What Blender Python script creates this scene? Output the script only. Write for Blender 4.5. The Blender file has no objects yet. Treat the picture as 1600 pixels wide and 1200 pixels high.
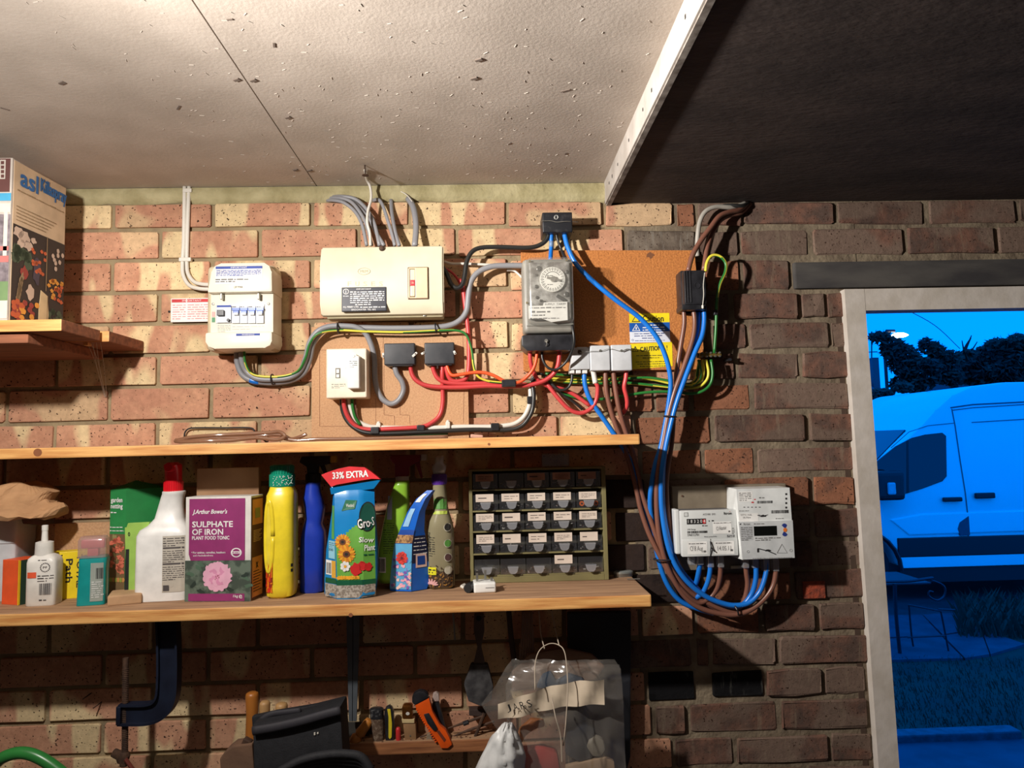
import bpy, bmesh, math, random
from mathutils import Vector, Matrix, noise
random.seed(7)
S = bpy.context.scene
COL = S.collection
# ------------------------------------------------------------------ camera
F = 1138.0; D = 1.68; EYE = 1.70
def basis(yaw, pitch, roll):
    cy, sy, cp, sp, cr, sr = math.cos(yaw), math.sin(yaw), math.cos(pitch), math.sin(pitch), math.cos(roll), math.sin(roll)
    f = Vector((sy*cp, cy*cp, sp)); r = Vector((cy, -sy, 0)); u = r.cross(f)
    return r*cr+u*sr, u*cr-r*sr, f
CR, CU, CF = basis(.03264, .08145, -.02334)
CP = Vector((0, -D, EYE))
cam = bpy.data.cameras.new('camera'); camo = bpy.data.objects.new('camera', cam); COL.objects.link(camo)
cam.sensor_width = 36; cam.lens = F/1600*36; cam.clip_start = .02; cam.clip_end = 300
camo.matrix_world = Matrix(((CR.x, CU.x, -CF.x, CP.x), (CR.y, CU.y, -CF.y, CP.y), (CR.z, CU.z, -CF.z, CP.z), (0, 0, 0, 1)))
S.camera = camo
# ------------------------------------------------------------------ world, lamp, exposure
w = bpy.data.worlds.new('dusk_sky'); S.world = w; w.use_nodes = True
bg = w.node_tree.nodes['Background']
bg.inputs[0].default_value = (.0, .205, 1.0, 1); bg.inputs[1].default_value = 2.0
S.view_settings.view_transform = 'Standard'; S.view_settings.look = 'None'
S.view_settings.exposure = 0.0; S.view_settings.gamma = 1; S.view_settings.use_curve_mapping = False
LAMP = Vector((-.70, -.92, 2.135))
def lamp_light():
    l = bpy.data.lights.new('lamp_glow', 'POINT'); l.energy = 39; l.color = (1, .95, .89); l.shadow_soft_size = .022
    l.use_nodes = True; nt = l.node_tree; n = nt.nodes; L = nt.links
    em = n['Emission']
    tc = n.new('ShaderNodeTexCoord'); sep = n.new('ShaderNodeSeparateXYZ'); L.new(tc.outputs['Normal'], sep.inputs[0])
    # shaping added to the lamp: weaker upwards evens ceiling, stronger sideways brightens right wall
    mz = n.new('ShaderNodeMath'); mz.operation = 'MAXIMUM'; mz.inputs[1].default_value = 0; L.new(sep.outputs[2], mz.inputs[0])
    m2 = n.new('ShaderNodeMath'); m2.operation = 'MULTIPLY'; L.new(mz.outputs[0], m2.inputs[0]); L.new(mz.outputs[0], m2.inputs[1])
    m3 = n.new('ShaderNodeMath'); m3.operation = 'MULTIPLY_ADD'; m3.inputs[1].default_value = 16; m3.inputs[2].default_value = 1; L.new(m2.outputs[0], m3.inputs[0])
    mx = n.new('ShaderNodeMath'); mx.operation = 'MAXIMUM'; mx.inputs[1].default_value = 0; L.new(sep.outputs[0], mx.inputs[0])
    mp3 = n.new('ShaderNodeMath'); mp3.operation = 'POWER'; mp3.inputs[1].default_value = 2.6; L.new(mx.outputs[0], mp3.inputs[0])
    m4 = n.new('ShaderNodeMath'); m4.operation = 'MULTIPLY_ADD'; m4.inputs[1].default_value = 5; m4.inputs[2].default_value = 1; L.new(mp3.outputs[0], m4.inputs[0])
    m5 = n.new('ShaderNodeMath'); m5.operation = 'DIVIDE'; L.new(m4.outputs[0], m5.inputs[0]); L.new(m3.outputs[0], m5.inputs[1])
    L.new(m5.outputs[0], em.inputs['Strength'])
    o = bpy.data.objects.new('lamp_glow', l); o.location = LAMP; COL.objects.link(o); return o
glow = lamp_light()

# ------------------------------------------------------------------ helpers
def P(px, py, d=0.0):
    "point on the plane d metres in front of the back wall that the photograph shows at (px,py)"
    v = CR*((px-800)/F)-CU*((py-600)/F)+CF
    return CP+v*((D-d)/v.y)
def H(px, py, z):
    "point on the horizontal plane z"
    v = CR*((px-800)/F)-CU*((py-600)/F)+CF
    return CP+v*((z-EYE)/v.z)
def lin(c):
    c = c/255
    return c/12.92 if c <= .04045 else ((c+.055)/1.055)**2.4
def rgb(c): return (lin(c[0]), lin(c[1]), lin(c[2]), 1)
MC = {}
def M(name, c, rough=.5, metal=0, c2=None, scale=30, bump=0, stretch=(1, 1, 1), bscale=None, emit=0, lo=.35, hi=.65, spec=.5, coord='Object', alpha=1, trans=0, detail=4):
    if name in MC: return MC[name]
    m = bpy.data.materials.new(name); m.use_nodes = True; nt = m.node_tree; n = nt.nodes; L = nt.links
    b = n['Principled BSDF']; b.inputs['Base Color'].default_value = rgb(c); b.inputs['Roughness'].default_value = rough
    b.inputs['Metallic'].default_value = metal; b.inputs['Specular IOR Level'].default_value = spec
    b.inputs['Alpha'].default_value = alpha; b.inputs['Transmission Weight'].default_value = trans
    tc = n.new('ShaderNodeTexCoord'); mp = n.new('ShaderNodeMapping'); mp.inputs['Scale'].default_value = stretch
    L.new(tc.outputs[coord], mp.inputs[0])
    if c2 is None: c2 = tuple(max(0, v*.92) for v in c)
    nz = n.new('ShaderNodeTexNoise'); nz.inputs['Scale'].default_value = scale; nz.inputs['Detail'].default_value = detail; L.new(mp.outputs[0], nz.inputs['Vector'])
    cr = n.new('ShaderNodeValToRGB'); cr.color_ramp.elements[0].position = lo; cr.color_ramp.elements[1].position = hi
    cr.color_ramp.elements[0].color = rgb(c); cr.color_ramp.elements[1].color = rgb(c2)
    L.new(nz.outputs['Fac'], cr.inputs[0]); L.new(cr.outputs[0], b.inputs['Base Color'])
    if bump:
        nb = n.new('ShaderNodeTexNoise'); nb.inputs['Scale'].default_value = bscale or scale*3; nb.inputs['Detail'].default_value = 5; L.new(mp.outputs[0], nb.inputs['Vector'])
        bm = n.new('ShaderNodeBump'); bm.inputs['Strength'].default_value = bump; bm.inputs['Distance'].default_value = .004
        L.new(nb.outputs['Fac'], bm.inputs['Height']); L.new(bm.outputs[0], b.inputs['Normal'])
    if emit:
        b.inputs['Emission Color'].default_value = rgb(c); b.inputs['Emission Strength'].default_value = emit
    MC[name] = m; return m
def clear(name, c, opac=.25, rough=.15, diff=.5):
    "thin clear plastic or film: part see-through, part milky, part glossy"
    if name in MC: return MC[name]
    m = bpy.data.materials.new(name); m.use_nodes = True; nt = m.node_tree; n = nt.nodes; L = nt.links
    n.remove(n['Principled BSDF']); out = n['Material Output']
    t = n.new('ShaderNodeBsdfTransparent'); g = n.new('ShaderNodeBsdfGlossy'); g.inputs['Roughness'].default_value = rough
    df = n.new('ShaderNodeBsdfDiffuse'); df.inputs[0].default_value = rgb(c)
    tr = n.new('ShaderNodeBsdfTranslucent'); tr.inputs[0].default_value = rgb(c)
    a0 = n.new('ShaderNodeMixShader'); a0.inputs[0].default_value = .35; L.new(df.outputs[0], a0.inputs[1]); L.new(tr.outputs[0], a0.inputs[2])
    a = n.new('ShaderNodeMixShader'); a.inputs[0].default_value = 1-diff; L.new(a0.outputs[0], a.inputs[1]); L.new(g.outputs[0], a.inputs[2])
    b = n.new('ShaderNodeMixShader'); b.inputs[0].default_value = opac; L.new(t.outputs[0], b.inputs[1]); L.new(a.outputs[0], b.inputs[2])
    L.new(b.outputs[0], out.inputs[0]); MC[name] = m; return m
_tx = {}
def text_geo(s):
    if s in _tx: return _tx[s]
    c = bpy.data.curves.new('t', 'FONT'); c.body = s; c.resolution_u = 2; c.size = 1
    o = bpy.data.objects.new('t', c); COL.objects.link(o)
    bpy.context.view_layer.update()
    me = o.to_mesh()
    vs = [(v.co.x, v.co.y) for v in me.vertices]; fs = [tuple(p.vertices) for p in me.polygons]
    o.to_mesh_clear(); bpy.data.objects.remove(o); bpy.data.curves.remove(c)
    if vs:
        x0 = min(v[0] for v in vs); x1 = max(v[0] for v in vs); y0 = min(v[1] for v in vs); y1 = max(v[1] for v in vs)
        vs = [((a-x0)/max(1e-6, x1-x0), (b-y0)/max(1e-6, y1-y0)) for a, b in vs]
    _tx[s] = (vs, fs); return _tx[s]
class MB:
    def __init__(s): s.v = []; s.f = []; s.m = []; s.cm = 0
    def mat(s, i): s.cm = i; return s
    def add(s, vs, fs, mi=None):
        b = len(s.v); s.v += [tuple(v) for v in vs]
        for f in fs: s.f.append(tuple(i+b for i in f)); s.m.append(s.cm if mi is None else mi)
        return s
    def box(s, x0, x1, y0, y1, z0, z1, bev=0, seg=2, mi=None, rot=None):
        x0, x1 = sorted((x0, x1)); y0, y1 = sorted((y0, y1)); z0, z1 = sorted((z0, z1))
        bm = bmesh.new(); bmesh.ops.create_cube(bm, size=1)
        for v in bm.verts: v.co = Vector(((x0+x1)/2+v.co.x*(x1-x0), (y0+y1)/2+v.co.y*(y1-y0), (z0+z1)/2+v.co.z*(z1-z0)))
        if bev: bmesh.ops.bevel(bm, geom=bm.edges[:], offset=min(bev, .49*min(x1-x0, y1-y0, z1-z0)), segments=seg, affect='EDGES', profile=.6)
        if rot is not None:
            c = Vector(((x0+x1)/2, (y0+y1)/2, (z0+z1)/2))
            for v in bm.verts: v.co = c+rot@(v.co-c)
        bm.verts.ensure_lookup_table()
        s.add([v.co for v in bm.verts], [[v.index for v in f.verts] for f in bm.faces], mi); bm.free(); return s
    def prism(s, pts, y0, y1, bev=0, mi=None):
        "polygon in XZ extruded along Y"
        bm = bmesh.new(); vs = [bm.verts.new((p[0], y0, p[1])) for p in pts]; f = bm.faces.new(vs)
        r = bmesh.ops.extrude_face_region(bm, geom=[f])
        for g in r['geom']:
            if isinstance(g, bmesh.types.BMVert): g.co.y = y1
        bmesh.ops.recalc_face_normals(bm, faces=bm.faces)
        if bev: bmesh.ops.bevel(bm, geom=bm.edges[:], offset=bev, segments=2, affect='EDGES', profile=.6)
        bm.verts.index_update(); s.add([v.co.copy() for v in bm.verts], [[v.index for v in f.verts] for f in bm.faces], mi); bm.free(); return s
    def poly(s, pts, mi=None):
        return s.add(pts, [tuple(range(len(pts)))], mi)
    def tube(s, pts, r, n=8, caps=True, mi=None, split=None, radii=None, flat=1):
        pts = [Vector(p) for p in pts]; N = len(pts); vs = []; fs = []; mm = []
        up = Vector((0, 1, .02)).normalized()
        prev = None
        for i, p in enumerate(pts):
            t = (pts[min(i+1, N-1)]-pts[max(i-1, 0)])
            if t.length < 1e-9: t = Vector((0, 0, 1))
            t.normalize()
            if prev is None:
                a = up-t*up.dot(t)
                if a.length < .05: a = Vector((1, 0, 0))-t*t.x
            else: a = prev-t*prev.dot(t)
            a.normalize(); prev = a; b = t.cross(a)
            rr = radii[i] if radii else r
            for k in range(n):
                q = 2*math.pi*k/n
                vs.append(p+a*(math.cos(q)*rr*flat)+b*(math.sin(q)*rr))
        base = len(s.v); s.v += [tuple(v) for v in vs]
        for i in range(N-1):
            for k in range(n):
                a0 = i*n+k; a1 = i*n+(k+1) % n
                s.f.append((base+a0, base+a1, base+a1+n, base+a0+n))
                if split is None: s.m.append(s.cm if mi is None else mi)
                else:
                    kk = (k+int(i*split)) % n
                    s.m.append(0 if kk < n*.62 else 1)
        if caps:
            s.f.append(tuple(base+k for k in reversed(range(n)))); s.m.append(s.cm if mi is None else mi)
            s.f.append(tuple(base+(N-1)*n+k for k in range(n))); s.m.append(s.cm if mi is None else mi)
        return s
    def loft(s, rings, n=24, mi=None, cap=True, zmats=None):
        "rings of (z,cx,cy,hw,hd,exp) superellipses in XY"
        vs = []; base = len(s.v)
        for (z, cx, cy, hw, hd, e) in rings:
            for k in range(n):
                q = 2*math.pi*(k+.5)/n; c, sn = math.cos(q), math.sin(q)
                vs.append((cx+hw*math.copysign(abs(c)**(2/e), c), cy+hd*math.copysign(abs(sn)**(2/e), sn), z))
        s.v += vs
        for i in range(len(rings)-1):
            for k in range(n):
                s.f.append((base+i*n+k, base+i*n+(k+1) % n, base+(i+1)*n+(k+1) % n, base+(i+1)*n+k))
                s.m.append(zmats[i] if zmats else (s.cm if mi is None else mi))
        if cap:
            s.f.append(tuple(base+k for k in reversed(range(n)))); s.m.append(zmats[0] if zmats else (s.cm if mi is None else mi))
            t = base+(len(rings)-1)*n; s.f.append(tuple(t+k for k in range(n))); s.m.append(zmats[-1] if zmats else (s.cm if mi is None else mi))
        return s
    def lathe(s, prof, c=(0, 0, 0), n=20, axis='z', mi=None):
        base = len(s.v); c = Vector(c)
        for (r, h) in prof:
            for k in range(n):
                q = 2*math.pi*k/n; a, b = r*math.cos(q), r*math.sin(q)
                p = Vector((a, b, h)) if axis == 'z' else (Vector((a, h, b)) if axis == 'y' else Vector((h, a, b)))
                s.v.append(tuple(c+p))
        for i in range(len(prof)-1):
            for k in range(n):
                s.f.append((base+i*n+k, base+i*n+(k+1) % n, base+(i+1)*n+(k+1) % n, base+(i+1)*n+k)); s.m.append(s.cm if mi is None else mi)
        s.f.append(tuple(base+k for k in range(n))); s.m.append(s.cm if mi is None else mi)
        t = base+(len(prof)-1)*n; s.f.append(tuple(t+k for k in range(n))); s.m.append(s.cm if mi is None else mi)
        return s
    def text(s, t, x0, x1, z0, z1, y, mi=None, skew=0, rot=0, fat=0, vertical=False):
        "flat lettering fitted in a rectangle of the XZ plane, facing -Y; y may be a function of (x,z)"
        vs, fs = text_geo(t)
        if not vs: return s
        offs = [(0, 0)] if not fat else [(0, 0), (fat, 0), (0, fat), (fat, fat)]
        cx, cz = (x0+x1)/2, (z0+z1)/2; ca, sa = math.cos(rot), math.sin(rot)
        for io, (ox, oz) in enumerate(offs):
            out = []
            for a, b in vs:
                if vertical: X = x0+b*(x1-x0); Z = z1-a*(z1-z0)
                else: X = x0+a*(x1-x0)+skew*b*(z1-z0); Z = z0+b*(z1-z0)
                X += ox; Z += oz
                dx, dz = X-cx, Z-cz; X, Z = cx+dx*ca-dz*sa, cz+dx*sa+dz*ca
                out.append((X, (y(X, Z) if callable(y) else y)-io*.00008, Z))
            s.add(out, fs, mi)
        return s
    def rect(s, x0, x1, z0, z1, y, mi=None, nx=1, nz=1):
        f = y if callable(y) else (lambda a, b: y)
        vs = [(x0+(x1-x0)*i/nx, 0, z0+(z1-z0)*j/nz) for j in range(nz+1) for i in range(nx+1)]
        vs = [(a, f(a, c), c) for a, b, c in vs]
        return s.add(vs, [(j*(nx+1)+i, j*(nx+1)+i+1, (j+1)*(nx+1)+i+1, (j+1)*(nx+1)+i) for j in range(nz) for i in range(nx)], mi)
    def ellipse(s, cx, cz, rx, rz, y, n=16, mi=None, wob=0, rot=0):
        f = y if callable(y) else (lambda a, b: y); pts = []
        for k in range(n):
            q = 2*math.pi*k/n; R = 1+wob*(math.sin(k*2.7+cx*900)+math.sin(k*4.1+cz*700))*.5
            a, b = rx*R*math.cos(q), rz*R*math.sin(q)
            X, Z = cx+a*math.cos(rot)-b*math.sin(rot), cz+a*math.sin(rot)+b*math.cos(rot)
            pts.append((X, f(X, Z), Z))
        return s.add(pts, [tuple(range(n))], mi)
    def small(s, x0, x1, z0, z1, y, rows, mi=None, fill=.62, seed=1, last=.6):
        "lines of illegibly small print as dark dashes"
        R = random.Random(seed); h = (z1-z0)/rows
        for r in range(rows):
            z = z1-(r+1)*h+h*(1-fill)/2; X = x0; end = x1 if r < rows-1 else x0+(x1-x0)*last
            while X < end:
                L = h*R.uniform(.8, 3.2); L = min(L, end-X)
                if L > h*.3: s.rect(X, X+L, z, z+h*fill*R.uniform(.6, 1), y, mi)
                X += L+h*.45
        return s
    def bars(s, x0, x1, z0, z1, y, mi=None, seed=3, n=22):
        R = random.Random(seed); X = x0; u = (x1-x0)/(n*2.2)
        while X < x1-u:
            wd = u*R.choice((.6, 1, 1.6, 2.2)); s.rect(X, min(x1, X+wd), z0, z1, y, mi); X += wd+u*R.choice((.7, 1, 1.5))
        return s
    def build(s, name, mats, parent=None, local=False, smooth=False, label=None, kind=None, auto=None):
        me = bpy.data.meshes.new(name); me.from_pydata(s.v, [], s.f)
        if not isinstance(mats, (list, tuple)): mats = [mats]
        for m in mats: me.materials.append(m)
        for p, mi in zip(me.polygons, s.m): p.material_index = min(mi, len(mats)-1)
        if smooth or auto:
            for p in me.polygons: p.use_smooth = True
            if auto: me.set_sharp_from_angle(angle=math.radians(auto))
        me.update()
        o = bpy.data.objects.new(name, me); COL.objects.link(o)
        if parent is not None:
            o.parent = parent
            if not local: o.matrix_parent_inverse = parent_world(parent).inverted()
        if label: o['label'] = label
        if kind: o['kind'] = kind
        return o
def parent_world(p):
    m = Matrix.LocRotScale(p.location, p.rotation_euler, p.scale)
    if p.parent: m = parent_world(p.parent)@p.matrix_parent_inverse@m
    return m
def tag(o, label, cat, group=None, kind=None):
    o['label'] = label; o['category'] = cat
    if group: o['group'] = group
    if kind: o['kind'] = kind
    return o
def thing(name, label, cat, loc=(0, 0, 0), rz=0, group=None, ry=0, rx=0):
    o = bpy.data.objects.new(name, None); COL.objects.link(o); o.empty_display_size = .02
    o.location = loc; o.rotation_euler = (rx, ry, rz)
    return tag(o, label, cat, group)
def struct(name, mb, mats, parent=None, **k):
    o = mb.build(name, mats, parent, **k)
    if parent is None: o['kind'] = 'structure'
    return o
def copy_tree(o, parent=None):
    c = o.copy(); COL.objects.link(c)
    if parent is not None: c.parent = parent
    for ch in list(o.children): copy_tree(ch, c)
    return c
def X(px, py, d=0): return P(px, py, d).x
def Zz(px, py, d=0): return P(px, py, d).z
def R4(x0, y0, x1, y1, d):
    "photo rectangle on plane d -> X0,X1,Z0,Z1"
    ym = (y0+y1)/2; xm = (x0+x1)/2
    return X(x0, ym, d), X(x1, ym, d), Zz(xm, y1, d), Zz(xm, y0, d)
def smoothpath(p, seg=6):
    p = [Vector(q) for q in p]
    if len(p) < 3: return p
    q = [p[0]*2-p[1]]+p+[p[-1]*2-p[-2]]; out = []
    for i in range(1, len(q)-2):
        a, b, c, d = q[i-1:i+3]
        for k in range(seg):
            t = k/seg
            out.append(.5*((2*b)+(c-a)*t+(2*a-5*b+4*c-d)*t*t+(3*b-a-3*c+d)*t**3))
    out.append(p[-1]); return out
# ------------------------------------------------------------------ materials
def brick_mat(name, ca, cb, cc, band, speck, bias=.5, bumpk=.35, stain=None):
    m = bpy.data.materials.new(name); m.use_nodes = True; nt = m.node_tree; n = nt.nodes; L = nt.links
    b = n['Principled BSDF']; b.inputs['Roughness'].default_value = .95; b.inputs['Specular IOR Level'].default_value = .15
    g = n.new('ShaderNodeNewGeometry'); oi = n.new('ShaderNodeObjectInfo')
    mul = n.new('ShaderNodeVectorMath'); mul.operation = 'MULTIPLY_ADD'
    L.new(g.outputs['Position'], mul.inputs[0]); mul.inputs[1].default_value = (1, 1, 1)
    cmb = n.new('ShaderNodeCombineXYZ'); ms = n.new('ShaderNodeMath'); ms.operation = 'MULTIPLY'; ms.inputs[1].default_value = 37
    L.new(oi.outputs['Random'], ms.inputs[0])
    for i in range(3): L.new(ms.outputs[0], cmb.inputs[i])
    L.new(cmb.outputs[0], mul.inputs[2])
    mp = n.new('ShaderNodeMapping'); mp.inputs['Scale'].default_value = band; L.new(mul.outputs[0], mp.inputs[0])
    def noi(sc, det, src=mul, rough=.5):
        x = n.new('ShaderNodeTexNoise'); x.inputs['Scale'].default_value = sc; x.inputs['Detail'].default_value = det; x.inputs['Roughness'].default_value = rough
        L.new(src.outputs[0], x.inputs['Vector']); return x
    n1 = noi(1, 1.2, mp); r1 = n.new('ShaderNodeMapRange'); r1.inputs[1].default_value = bias-.03; r1.inputs[2].default_value = bias+.03; L.new(n1.outputs['Fac'], r1.inputs[0])
    n2 = noi(18, 5, rough=.7)
    mixp = n.new('ShaderNodeMixRGB'); mixp.inputs[1].default_value = rgb(cb); mixp.inputs[2].default_value = rgb(cc)
    r2 = n.new('ShaderNodeMapRange'); r2.inputs[1].default_value = .4; r2.inputs[2].default_value = .62; L.new(n2.outputs['Fac'], r2.inputs[0]); L.new(r2.outputs[0], mixp.inputs[0])
    mix1 = n.new('ShaderNodeMixRGB'); L.new(r1.outputs[0], mix1.inputs[0]); mix1.inputs[1].default_value = rgb(ca); L.new(mixp.outputs[0], mix1.inputs[2])
    n3 = noi(70, 4, rough=.7); r3 = n.new('ShaderNodeMapRange'); r3.inputs[1].default_value = .3; r3.inputs[2].default_value = .7; r3.inputs[3].default_value = .82; r3.inputs[4].default_value = 1.12; L.new(n3.outputs['Fac'], r3.inputs[0])
    mix2 = n.new('ShaderNodeVectorMath'); mix2.operation = 'SCALE'; L.new(mix1.outputs[0], mix2.inputs[0]); L.new(r3.outputs[0], mix2.inputs['Scale'])
    # per-brick tone
    rt = n.new('ShaderNodeMapRange'); rt.inputs[3].default_value = .86; rt.inputs[4].default_value = 1.1; L.new(oi.outputs['Random'], rt.inputs[0])
    mix3 = n.new('ShaderNodeVectorMath'); mix3.operation = 'SCALE'; L.new(mix2.outputs[0], mix3.inputs[0]); L.new(rt.outputs[0], mix3.inputs['Scale'])
    vo = n.new('ShaderNodeTexNoise'); vo.inputs['Scale'].default_value = 210; vo.inputs['Detail'].default_value = 1; L.new(mul.outputs[0], vo.inputs['Vector'])
    rv = n.new('ShaderNodeMapRange'); rv.inputs[1].default_value = speck; rv.inputs[2].default_value = speck+.03; L.new(vo.outputs['Fac'], rv.inputs[0])
    mix4 = n.new('ShaderNodeMixRGB'); L.new(rv.outputs[0], mix4.inputs[0]); L.new(mix3.outputs[0], mix4.inputs[1]); mix4.inputs[2].default_value = rgb((58, 40, 32))
    last = mix4
    if stain:
        mps = n.new('ShaderNodeMapping'); mps.inputs['Scale'].default_value = (60, 1, 8); L.new(mul.outputs[0], mps.inputs[0])
        ns = noi(1, 4, mps, .7); rs = n.new('ShaderNodeMapRange'); rs.inputs[1].default_value = .55; rs.inputs[2].default_value = .75; rs.inputs[4].default_value = .7; L.new(ns.outputs['Fac'], rs.inputs[0])
        mix5 = n.new('ShaderNodeMixRGB'); L.new(rs.outputs[0], mix5.inputs[0]); L.new(last.outputs[0], mix5.inputs[1]); mix5.inputs[2].default_value = rgb(stain); last = mix5
    L.new(last.outputs[0], b.inputs['Base Color'])
    bm = n.new('ShaderNodeBump'); bm.inputs['Strength'].default_value = bumpk; bm.inputs['Distance'].default_value = .004
    nb = noi(60, 8, rough=.75); L.new(nb.outputs['Fac'], bm.inputs['Height']); L.new(bm.outputs[0], b.inputs['Normal'])
    MC[name] = m; return m
BR_L = brick_mat('pink_cream_brick', (224, 198, 154), (192, 140, 112), (204, 154, 124), (15, 1, 5), .68, .48)
BR_P = brick_mat('pink_brick', (210, 176, 138), (190, 138, 112), (202, 152, 122), (8, 1, 9), .68, .42)
BR_D = brick_mat('old_brown_brick', (116, 96, 84), (92, 74, 66), (122, 88, 74), (6, 1, 9), .68, .5, .6, stain=(132, 116, 98))
BR_O = brick_mat('old_orange_brick', (146, 98, 74), (118, 84, 68), (152, 100, 74), (9, 1, 9), .66, .5, .6)
BR_K = brick_mat('black_painted_brick', (24, 23, 25), (32, 30, 31), (26, 25, 26), (9, 1, 9), .9, .5, .8, stain=(120, 118, 112))
BR_G = brick_mat('grey_brick', (110, 100, 88), (92, 80, 70), (120, 108, 96), (9, 1, 9), .68, .5, .6, stain=(150, 145, 135))
BR_S = brick_mat('blackened_brick', (58, 46, 42), (44, 36, 34), (62, 48, 42), (9, 1, 9), .8, .5, .6)  # blackish brick for one patch near the shelf ends
MORTAR = M('mortar', (164, 146, 114), 1, 0, (138, 121, 96), 14, .9, bscale=90, spec=.1, coord='Object')
CEM = M('cement_band', (188, 178, 140), 1, 0, (160, 150, 112), 18, .9, bscale=70, spec=.1)
CEIL = M('ceiling_board', (196, 184, 172), .9, 0, (182, 170, 158), 9, .16, bscale=160, spec=.2)
SOFF = M('dark_hardboard', (70, 60, 56), .8, 0, (52, 45, 43), 12, .3, stretch=(.4, 1, 1), bscale=120, spec=.25)
WHT = M('old_white_paint', (184, 177, 170), .6, 0, (164, 156, 148), 14, .2)
FRAME = M('weathered_grey_white_paint', (206, 197, 188), .6, 0, (190, 180, 168), 18, .2)
LINT = M('dark_lintel_timber', (52, 49, 50), .9, 0, (80, 76, 72), 12, .5, stretch=(.4, 1, 1.5))
def wood_mat(name, a, b, rough=.6, k=1):
    m = M(name, a, rough, 0, b, 7*k, .15, stretch=(1.2, 14, 14), bscale=20, lo=.4, hi=.68, detail=6); return m
PINE = wood_mat('pine_edge', (224, 170, 102), (190, 124, 66))
PINE2 = wood_mat('dusty_pine_top', (172, 134, 100), (140, 106, 78), .85)
PINED = wood_mat('old_board', (150, 92, 62), (112, 68, 46), .8)
CHIPO = M('orange_chipboard', (196, 124, 62), .8, 0, (172, 106, 52), 260, .4, bscale=200, lo=.42, hi=.62)
CHIPB = M('tan_chipboard', (202, 158, 118), .85, 0, (188, 144, 106), 300, .3, bscale=220, lo=.42, hi=.62)
KRAFT = M('kraft_card', (178, 140, 104), .85, 0, (158, 120, 88), 12, .2)
IVORY = M('ivory_plastic', (238, 232, 214), .35, 0, (228, 220, 200), 6, spec=.5)
CREAM = M('cream_enamel', (228, 220, 194), .4, 0, (214, 204, 176), 10)
WHITE = M('white_plastic', (240, 240, 236), .35)
WCARD = M('white_sticker', (242, 240, 236), .6)
GREYP = M('light_grey_plastic', (205, 207, 210), .4)
METER = M('meter_plastic', (214, 216, 214), .45, 0, (202, 204, 202), 8)
BLK = M('black_plastic', (30, 30, 33), .35, 0, (44, 44, 48), 60)
BLK2 = M('dusty_black_plastic', (36, 38, 44), .5, 0, (54, 54, 58), 35)
BLKINK = M('black_ink', (30, 28, 28), .7)
GRINK = M('grey_ink', (110, 108, 106), .7)
BLUINK = M('blue_ink', (40, 70, 160), .6)
REDINK = M('red_ink', (205, 50, 55), .6)
PINKINK = M('pink_ink', (225, 140, 140), .6)
WINK = M('white_ink', (240, 238, 235), .6)
YEL = M('yellow_plastic', (246, 222, 40), .35, 0, (240, 206, 34), 8)
YELP = M('yellow_sticker', (246, 222, 30), .5)
STEEL = M('steel', (170, 168, 160), .35, .8)
RUST = M('rusty_steel', (98, 72, 56), .7, .4, (66, 50, 42), 60, .3)
CB_BLUE = M('blue_cable_sheath', (28, 120, 214), .32, 0, (22, 108, 200), 5)
CB_BRN = M('brown_cable_sheath', (128, 84, 68), .35, 0, (116, 76, 62), 5)
CB_RED = M('red_cable_sheath', (206, 70, 70), .38, 0, (192, 60, 62), 5)
CB_ORG = M('orange_red_cable_sheath', (232, 92, 44), .35, 0, (222, 82, 40), 5)
CB_GRY = M('grey_cable_sheath', (146, 146, 150), .4, 0, (134, 134, 138), 5)
CB_BLK = M('black_cable_sheath', (34, 34, 34), .35, 0, (46, 46, 44), 5)
CB_WHT = M('white_cable_sheath', (226, 222, 212), .4, 0, (214, 208, 196), 5)
CB_GRN = M('green_cable_sheath', (44, 122, 52), .35, 0, (38, 108, 46), 5)
CB_YEL = M('yellow_cable_sheath', (226, 212, 74), .35, 0, (214, 200, 66), 5)
CB_DGR = M('dark_green_cable_sheath', (48, 86, 50), .4)
#SETTING
ZC = 2.313; ZS = 2.262; XF = .289     # ceiling, dropped soffit, fascia
# outer shell ------------------------------------------------------------------
wall = bpy.data.objects.new('wall_back', None); COL.objects.link(wall); wall['kind'] = 'structure'
wall['label'] = 'brick wall of pale pink bricks at left and old brown bricks at right'
MY = .007
DX0 = .885; DX1 = 1.80; DZ = 2.025
m = MB(); m.box(-2.2, .33, MY, .11, 0, 2.4); m.build('mortar_bed', MORTAR, wall)
m = MB(); m.box(.33, DX0, MY-.0015, .11, 0, 2.4); m.box(DX0, DX1, MY, .11, DZ, 2.4); m.box(DX1, 2.8, MY, .11, 0, 2.4)
m.build('mortar_bed', M('old_mortar', (136, 122, 102), 1, 0, (104, 90, 76), 16, 1.0, bscale=70, spec=.1), wall)
for nm, a in (('wall_left', (-2.3, -2.2, -3.4, .11, 0, 2.4)), ('wall_right', (2.8, 2.9, -3.4, .11, 0, 2.4)), ('wall_front', (-2.3, 2.9, -3.5, -3.4, 0, 2.4))):
    struct(nm, MB().box(*a), M('plain_pale_wall', (108, 97, 88), .95, 0, (94, 84, 76), 8, .4))
struct('floor', MB().box(-2.3, 2.9, -3.5, .11, -.1, 0), M('concrete_floor', (110, 104, 98), .9, 0, (96, 90, 84), 6, .3))
ce = bpy.data.objects.new('ceiling', None); COL.objects.link(ce); ce['kind'] = 'structure'
xj = [-2.3, H(300, 0, ZC).x, XF]   # seam between the boards
def seamx(): return (P(495, 295, 0).x+H(300, 0, ZC).x)/2
sx = seamx()
MB().box(-2.3, sx-.0012, -3.5, .12, ZC, ZC+.012).build('ceiling_board', CEIL, ce)
MB().box(sx+.0012, XF+.02, -3.5, .12, ZC, ZC+.012).build('ceiling_board', CEIL, ce)
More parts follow.
